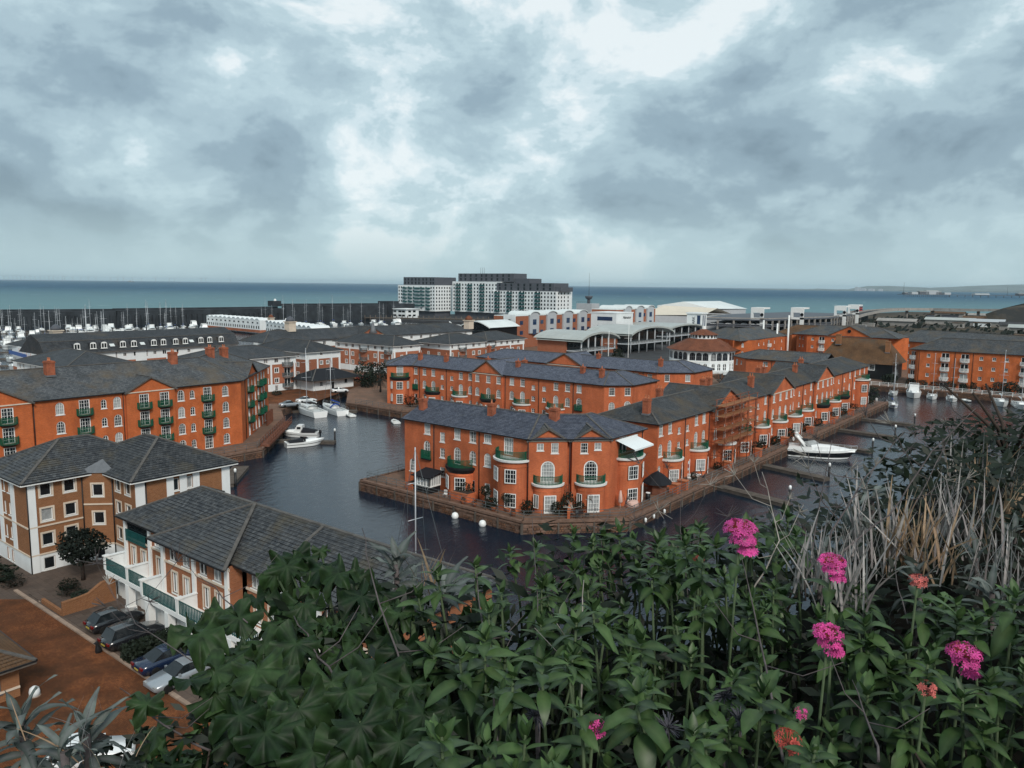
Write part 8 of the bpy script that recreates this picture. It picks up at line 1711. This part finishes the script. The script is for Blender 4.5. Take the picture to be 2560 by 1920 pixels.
STOCKS = [(-1.048,1.550,-0.942,30,1.15,'large silver leafed stock plant at the lower left corner'), (-0.882,1.500,-0.937,26,1.0,'second silver leafed stock plant near the lower left corner'), (-0.370,2.400,-0.903,30,1.35,'pale silver stock plant standing against the water between the bushes'), (-0.205,2.300,-0.967,30,1.3,'dark grey stock plant just left of the green valerian'), (-0.331,2.500,-1.010,18,.8,'smaller silver stock behind the pale one'), (1.603,2.550,-0.914,24,1.0,'silver stock rosette below the dry stalks at the right'), (1.886,2.800,-0.900,22,1.0,'silver stock rosette at the right edge'), (1.305,2.350,-0.904,20,.9,'silver stock rosette beneath the straw clump'), (1.246,2.750,-0.876,20,.9,'silver stock rosette left of the straw clump'), (2.343,3.600,-0.901,22,1.1,'silver stock high at the right edge below the dark bush'), (1.044,2.500,-0.881,16,.8,'small silver stock among the flowers'), (1.440,2.200,-0.893,20,.9,'broad silver stock right of the small red flower'), (1.447,3.000,-0.822,22,1.0,'grey stock behind the straw clump'), (1.142,2.900,-0.910,16,.8,'small grey stock below the dead umbel stems'), (-0.856,1.380,-0.904,18,.9,'low silver stock cut by the bottom edge')]
for (r, f, u, n, s, lab) in STOCKS: stock(lab, r, f, u, n, s)
# ------------------------------------------------------------------ dry straw and bare stalks
DB = [lance(.34,.0044,.25,.2,7,m='straw_blade',base=.8), lance(.30,.0048,.6,.2,7,m='straw_blade',base=.8,twist=.5), lance(.26,.004,-.2,.2,7,m='straw_blade',base=.8)]
GB = [lance(.34,.0042,.2,.2,7,m='grey_blade',base=.8), lance(.30,.0046,.5,.2,7,m='grey_blade',base=.8), lance(.36,.004,.05,.2,7,m='grey_blade',base=.8,twist=.4)]
GT = [lance(.30,.0022,.3,.2,7,m='grey_blade',base=.8), lance(.26,.0022,.8,.2,7,m='straw_blade',base=.8)]
def dry(label, r, f, u, n, spread, s, meshes):
    e = thing('dry_grass_clump', CF(r,f,u), label, 'dry grass')
    for k in range(n):
        a = rg.uniform(0,6.28); d = spread*sqrt(rg.random()); put('blade', rg.choice(meshes), e, (cos(a)*d,sin(a)*d*.7,rg.uniform(-.05,.02)), rg.uniform(0,6.28), 1.5-abs(rg.gauss(0,.26)), .82*s*rg.uniform(.45,1.15), rg.uniform(-1,1))
dry('straw coloured clump of dead upright blades at the right', *(1.400,2.550,-0.952), 80, .13, 1.0, DB+GB[:1]); dry('pale grey clump of dead blades left of the straw clump', *(1.284,2.600,-0.943), 60, .14, 1.0, GB); dry('pale grey dead blades right of the straw clump', *(1.665,2.750,-0.932), 60, .15, 1.0, GB+DB[:1]); dry('orange brown dead blades at the right edge', *(2.045,3.000,-0.964), 45, .13, 1.1, DB); dry('thin tan blades in front of the dark bush', *(2.110,3.400,-0.908), 40, .14, 1.0, DB+GB); dry('grey bare blades below the pink flower', *(0.966,2.100,-0.881), 36, .08, .8, GB); dry('grey blades among the flowers at the middle right', *(0.938,2.200,-0.887), 34, .10, .95, GB)
dry('few tan grass blades against the dark water', *(-0.259,2.400,-0.996), 9, .06, .8, DB); dry('few pale upright blades at the lower left', *(-0.809,1.450,-0.931), 9, .09, .6, GT); dry('few pale blades in front of the lower left stock plants', *(-0.875,1.400,-0.900), 7, .08, .5, GT); dry('grey blades right of the small red flower', *(1.555,2.300,-0.933), 40, .12, .9, GB)
# ------------------------------------------------------------------ dark ivy-like bush at the right
DL = [lobed(.040,k+30,5,'dark_leaf',4,28,.3,.4) for k in range(3)]
r0, f0, u0 = (2.777,4.200,-1.027); e = thing('dark_leaf_bush', CF(r0,f0,gz(r0,f0)), 'dark leafed bush at the right edge above the dry stalks', 'bush'); q = MB()
for k in range(6): a = k*1.05; q.tube([(0,0,0),(cos(a)*.12,sin(a)*.12,.2),(cos(a)*.35,sin(a)*.3,.4)], [.012,.01,.006], 5)
o = bpy.data.objects.new('stem', q.mesh('stem','bark',uv=False)); COL.objects.link(o); o.parent = e
for i in range(290):
    a, d = rg.uniform(0,6.28), sqrt(rg.random()); x, y = cos(a)*d*.52, sin(a)*d*.4; p = (RH[0]*x+FH[0]*y, RH[1]*x+FH[1]*y, (u0-gz(r0,f0))+.05-.25*d*d+rg.uniform(-.22,.1)); put('leaf', rg.choice(DL), e, p, rg.uniform(0,6.28), rg.uniform(-.9,.9), rg.uniform(.7,1.35), rg.uniform(-.5,.5))
for i, (r0, f0, u0, n, lab) in enumerate([(-0.788,1.500,-0.981,60,'dark low leafy bush along the lower left edge'), (-0.665,1.450,-0.964,60,'dark low bush between the road and the mallow'), (1.015,2.750,-0.955,70,'dark small leafed bush left of the pink flowers'), (0.927,1.350,-0.862,50,'dark leafy bush in the lower right corner'), (1.750,3.100,-0.932,60,'dark leafy tuft behind the straw clump')]):
    e = thing('dark_leaf_bush', CF(r0,f0,u0-.3), lab, 'bush'); o = bpy.data.objects.new('stem', q.mesh('stem','bark',uv=False)); COL.objects.link(o); o.parent = e; o.scale = (.4,.4,.6)
    for k in range(n): a, d = rg.uniform(0,6.28), sqrt(rg.random())*.3; put('leaf', rg.choice(DL+VL[:3]), e, (cos(a)*d,sin(a)*d,.3-d*.4+rg.uniform(-.15,.05)), rg.uniform(0,6.28), rg.uniform(-.8,.8), rg.uniform(.5,.9), rg.uniform(-.5,.5))
# ------------------------------------------------------------------ dead stems
def twig(label, pts, rad, branches, m='dead_wood', umbel=True, name='dead_stem'):
    P_ = [VV(CF(*p)) for p in pts]; e = thing(name, tuple(P_[0]), label, 'dead stem'); q = MB(); fine = []
    for i in range(len(P_)-1):
        n_ = 4
        for k in range(n_): fine.append(P_[i].lerp(P_[i+1],k/n_)+VV((rg.gauss(0,1),rg.gauss(0,1),rg.gauss(0,1)))*rad*.7)
    fine.append(P_[-1]); q.tube(fine, [rad*(1-.65*k/(len(fine)-1)) for k in range(len(fine))], 6); q.build('main_stem', m, e, uv=False)
    for (t, L, az, el) in branches:
        i = min(len(fine)-2, int(t*(len(fine)-1))); p = fine[i]; d = VV((cos(az)*cos(el), sin(az)*cos(el), sin(el))); q = MB(); c = p+d*L*.5+VV((0,0,-.02)); tip = p+d*L+VV((0,0,.015)); q.tube([p,c,tip], [rad*.5,rad*.38,rad*.25], 5); br = q.build('branch', m, e, uv=False)
        if umbel:
            q = MB()
            for k in range(9): dd = (d*.5+VV((rg.gauss(0,.6),rg.gauss(0,.6),rg.gauss(.3,.5)))).normalized(); q.tube([tip,tip+dd*L*.28], [.0014,.0008], 3, cap=False)
            q.build('umbel', 'dead_pale' if rg.random() < .4 else m, br, uv=False)
    return e
BR4 = lambda: [(t, rg.uniform(.07,.2), HEAD+rg.choice((0,pi))+rg.uniform(-.7,.7), rg.uniform(.2,1.0)) for t in (.45,.6,.72,.84,.95)]
TW = [([(0.963,2.300,-1.045),(1.031,2.400,-0.779),(1.175,2.500,-0.631),(1.348,2.600,-0.486)],.008,'tall branching dead umbel stem against the pontoons',1), ([(0.961,2.400,-1.009),(1.000,2.450,-0.795),(1.060,2.500,-0.497)],.006,'upright dead umbel stem left of the large motor yacht',1), ([(1.006,2.400,-0.900),(1.264,2.500,-0.753),(1.449,2.600,-0.555),(1.648,2.700,-0.415)],.007,'long slanting dead stem rising to the right',1), ([(1.298,2.600,-0.943),(1.530,2.800,-0.765),(1.745,3.000,-0.558)],.006,'dead stem with side twigs in front of the dark bush',1), ([(0.713,2.200,-0.927),(0.835,2.300,-0.774),(0.801,2.400,-0.583)],.005,'pale bent twig beside the biggest pink flower',1), ([(-0.142,1.500,-0.991),(-0.260,1.800,-0.976),(-0.392,2.100,-0.838),(-0.458,2.300,-0.751)],.007,'dark bare stem crossing the mallow leaves',0), ([(-0.368,1.700,-0.984),(-0.480,1.850,-0.941),(-0.588,2.000,-0.903)],.007,'grey bare stem across the lobed leaves',0), ([(-0.016,1.500,-0.989),(-0.065,1.900,-0.918),(-0.096,2.100,-0.775)],.006,'grey dead stem in the middle foreground',0), ([(0.179,1.700,-1.017),(0.187,1.900,-0.914),(0.201,2.000,-0.791)],.006,'pale broken stalk in the middle of the valerian',0), ([(0.522,1.350,-0.884),(0.584,1.700,-0.813),(0.620,2.000,-0.707)],.006,'grey stem rising under the biggest pink flower',0), ([(0.068,1.500,-0.970),(0.081,2.100,-0.892),(0.072,2.500,-0.768)],.004,'dark thin stem in the valerian left of centre',0), ([(-0.670,1.600,-1.044),(-0.841,1.700,-1.020),(-0.967,1.800,-1.006)],.005,'dark bare twig slanting over the brick road',0), ([(-0.828,1.900,-0.982),(-1.020,2.000,-0.931),(-1.102,2.100,-0.906)],.003,'thin dead umbel in front of the parked cars',1), ([(0.677,1.300,-0.849),(0.715,1.450,-0.843),(0.734,1.550,-0.829)],.005,'grey stick in the lower right foreground',0), ([(1.088,2.000,-0.906),(1.151,2.200,-0.859),(1.240,2.400,-0.816)],.004,'thin grey twig below the straw clump',0), ([(0.558,2.300,-0.971),(0.570,2.500,-0.803),(0.590,2.600,-0.607)],.003,'thin dark umbel stem against the water',1), ([(0.321,2.400,-1.017),(0.307,2.550,-0.837),(0.340,2.600,-0.795)],.004,'short dark twig above the valerian',1), ([(-0.750,2.100,-0.974),(-0.877,2.200,-0.909),(-0.924,2.200,-0.872)],.004,'reddish twig over the townhouse windows',0)]
for (pts, rad, lab, um) in TW: twig(lab, pts, rad*.55, BR4() if um else BR4()[:2], 'dead_pale' if lab.startswith('pale') else 'dead_wood', bool(um))
def seedhead(label, r, f, u, s=.03):
    g = gz(r,f); e = thing('seed_head', CF(r,f,g), label, 'seed head'); q = MB(); q.tube([CF(r,f,g),CF(r+.01,f,(g+u)/2),CF(r,f,u)], .0035, 5); q.build('stem', 'dead_wood', e, uv=False); q = MB(); c = VV(CF(r,f,u))
    for k in range(60): d = VV((rg.gauss(0,1),rg.gauss(0,1),rg.gauss(.4,.8))).normalized(); q.tube([c+d*s*.15, c+d*s*rg.uniform(.6,1.1)], [.0022,.0012], 3, cap=False)
    q.build('seeds', 'seed_head', e, uv=False)
for (r, f, u, lab) in [(0.316,1.420,-0.864,'grey dried seed head in the lower middle'), (0.058,1.500,-0.890,'dark dried seed head left of the small pink flower'), (0.462,1.550,-0.869,'grey fluffy seed head at the lower right of centre'), (0.467,1.450,-0.864,'brownish seed head beside the grey fluffy one')]: seedhead(lab, r, f, u)
# ------------------------------------------------------------------ pink valerian flower heads
fl = MB()
for k in range(5): a = 2*pi*k/5; fl.face([(0,0,0),(cos(a-.35)*.0042,sin(a-.35)*.0042,.0006),(cos(a)*.0066,sin(a)*.0066,.0004),(cos(a+.35)*.0042,sin(a+.35)*.0042,.0006)])
fl.face([(-.0007,0,0),(.0007,0,0),(0,0,-.012)])
def flower(label, r, f, u, R, n, m='petal', lobes=2):
    g = gz(r,f); e = thing('valerian_flower', CF(r,f,g), label, 'flower'); top = VV(CF(r,f,u)); q = MB(); q.tube([CF(r,f,g),CF(r-.01,f,(g+u)/2),top-VV((0,0,R*.3))], [.004,.0035,.003], 6); q.build('stem', 'green_stem', e, uv=False)
    q = MB(); tips = []
    n = int(n*1.35)
    for i in range(n):
        lob = i % (lobes+1); c = top+VV((0,0,-R*.9*lob*.75))+VV((RH[0],RH[1],0))*(.35*R*(lob-.5) if lob else 0); rr = R*(1-.22*lob)
        d = VV((rg.gauss(0,1),rg.gauss(0,1),abs(rg.gauss(.25,.7)))).normalized(); p = c+VV((d.x*rr,d.y*rr,d.z*rr*.62)); tips.append((c,p))
        z = (d+VV((rg.gauss(0,.3),rg.gauss(0,.3),.35))).normalized(); x = z.orthogonal().normalized(); y = z.cross(x); a0 = rg.uniform(0,6); x, y = x*cos(a0)+y*sin(a0), y*cos(a0)-x*sin(a0); s = rg.uniform(.9,1.35)*(R/.03)**.25
        for face in fl.f: q.face([p+(x*fl.v[k][0]+y*fl.v[k][1]+z*fl.v[k][2])*s for k in face])
    tag(q.build('florets', m, e, uv=False), kind='stuff'); q = MB()
    for c, p in tips[::3]: q.tube([c-VV((0,0,R*.35)), p], [.0009,.0007], 3, cap=False)
    q.build('flower_stalks', 'petal_old', e, uv=False)
    o = put('leaf', VL[1], e, (0,0,u-g-R*2.2), rg.uniform(0,6), .4, 1.0); put('leaf', VL[3], e, (0,0,u-g-R*2.2), rg.uniform(0,6), .3, 1.0)
for (r, f, u, R, n, m_, lab) in [(0.586,1.900,-0.614,.042,190,'petal','largest bright pink valerian flower head against the water'), (0.848,1.950,-0.714,.034,150,'petal','bright pink flower head with orange fading side right of the largest'), (0.689,1.580,-0.740,.031,140,'petal','domed pink flower head low in the centre right'), (0.967,1.550,-0.765,.033,130,'petal','deep magenta flower head at the far right'), (0.533,2.100,-0.765,.016,22,'petal_old','tiny pale pink flower left of the largest'), (1.050,1.900,-0.741,.022,40,'petal_old','small red and orange fading flower below the straw'), (0.161,1.360,-0.823,.022,34,'petal','small pink flower in the lower middle'), (0.835,1.450,-0.789,.018,26,'petal_old','small pale pink floret cluster at the lower right'), (0.552,1.360,-0.792,.011,12,'petal','tiny single pink bud at the lower right of centre'), (0.507,1.300,-0.810,.024,34,'petal_old','fading reddish pink flower at the bottom right of centre')]: flower(lab, r, f, u, R, n, m_, 1 if R < .03 else 2)

# ------------------------------------------------------------------ sea air
b = MB(); b.box((-52000,-52000,-5),(52000,52000,160)); hz_ = b.build('haze', 'white_paint', uv=False); tag(hz_, 'thin sea haze', 'haze', kind='stuff')
hm = bpy.data.materials.new('haze'); hm.use_nodes = True; N, L = hm.node_tree.nodes, hm.node_tree.links; N.remove(N['Principled BSDF']); pv = N.new('ShaderNodeVolumePrincipled'); pv.inputs['Color'].default_value = (.72,.9,1.0,1); pv.inputs['Density'].default_value = 3.2e-5; L.new(pv.outputs[0], N['Material Output'].inputs['Volume'])
hz_.data.materials.clear(); hz_.data.materials.append(hm)
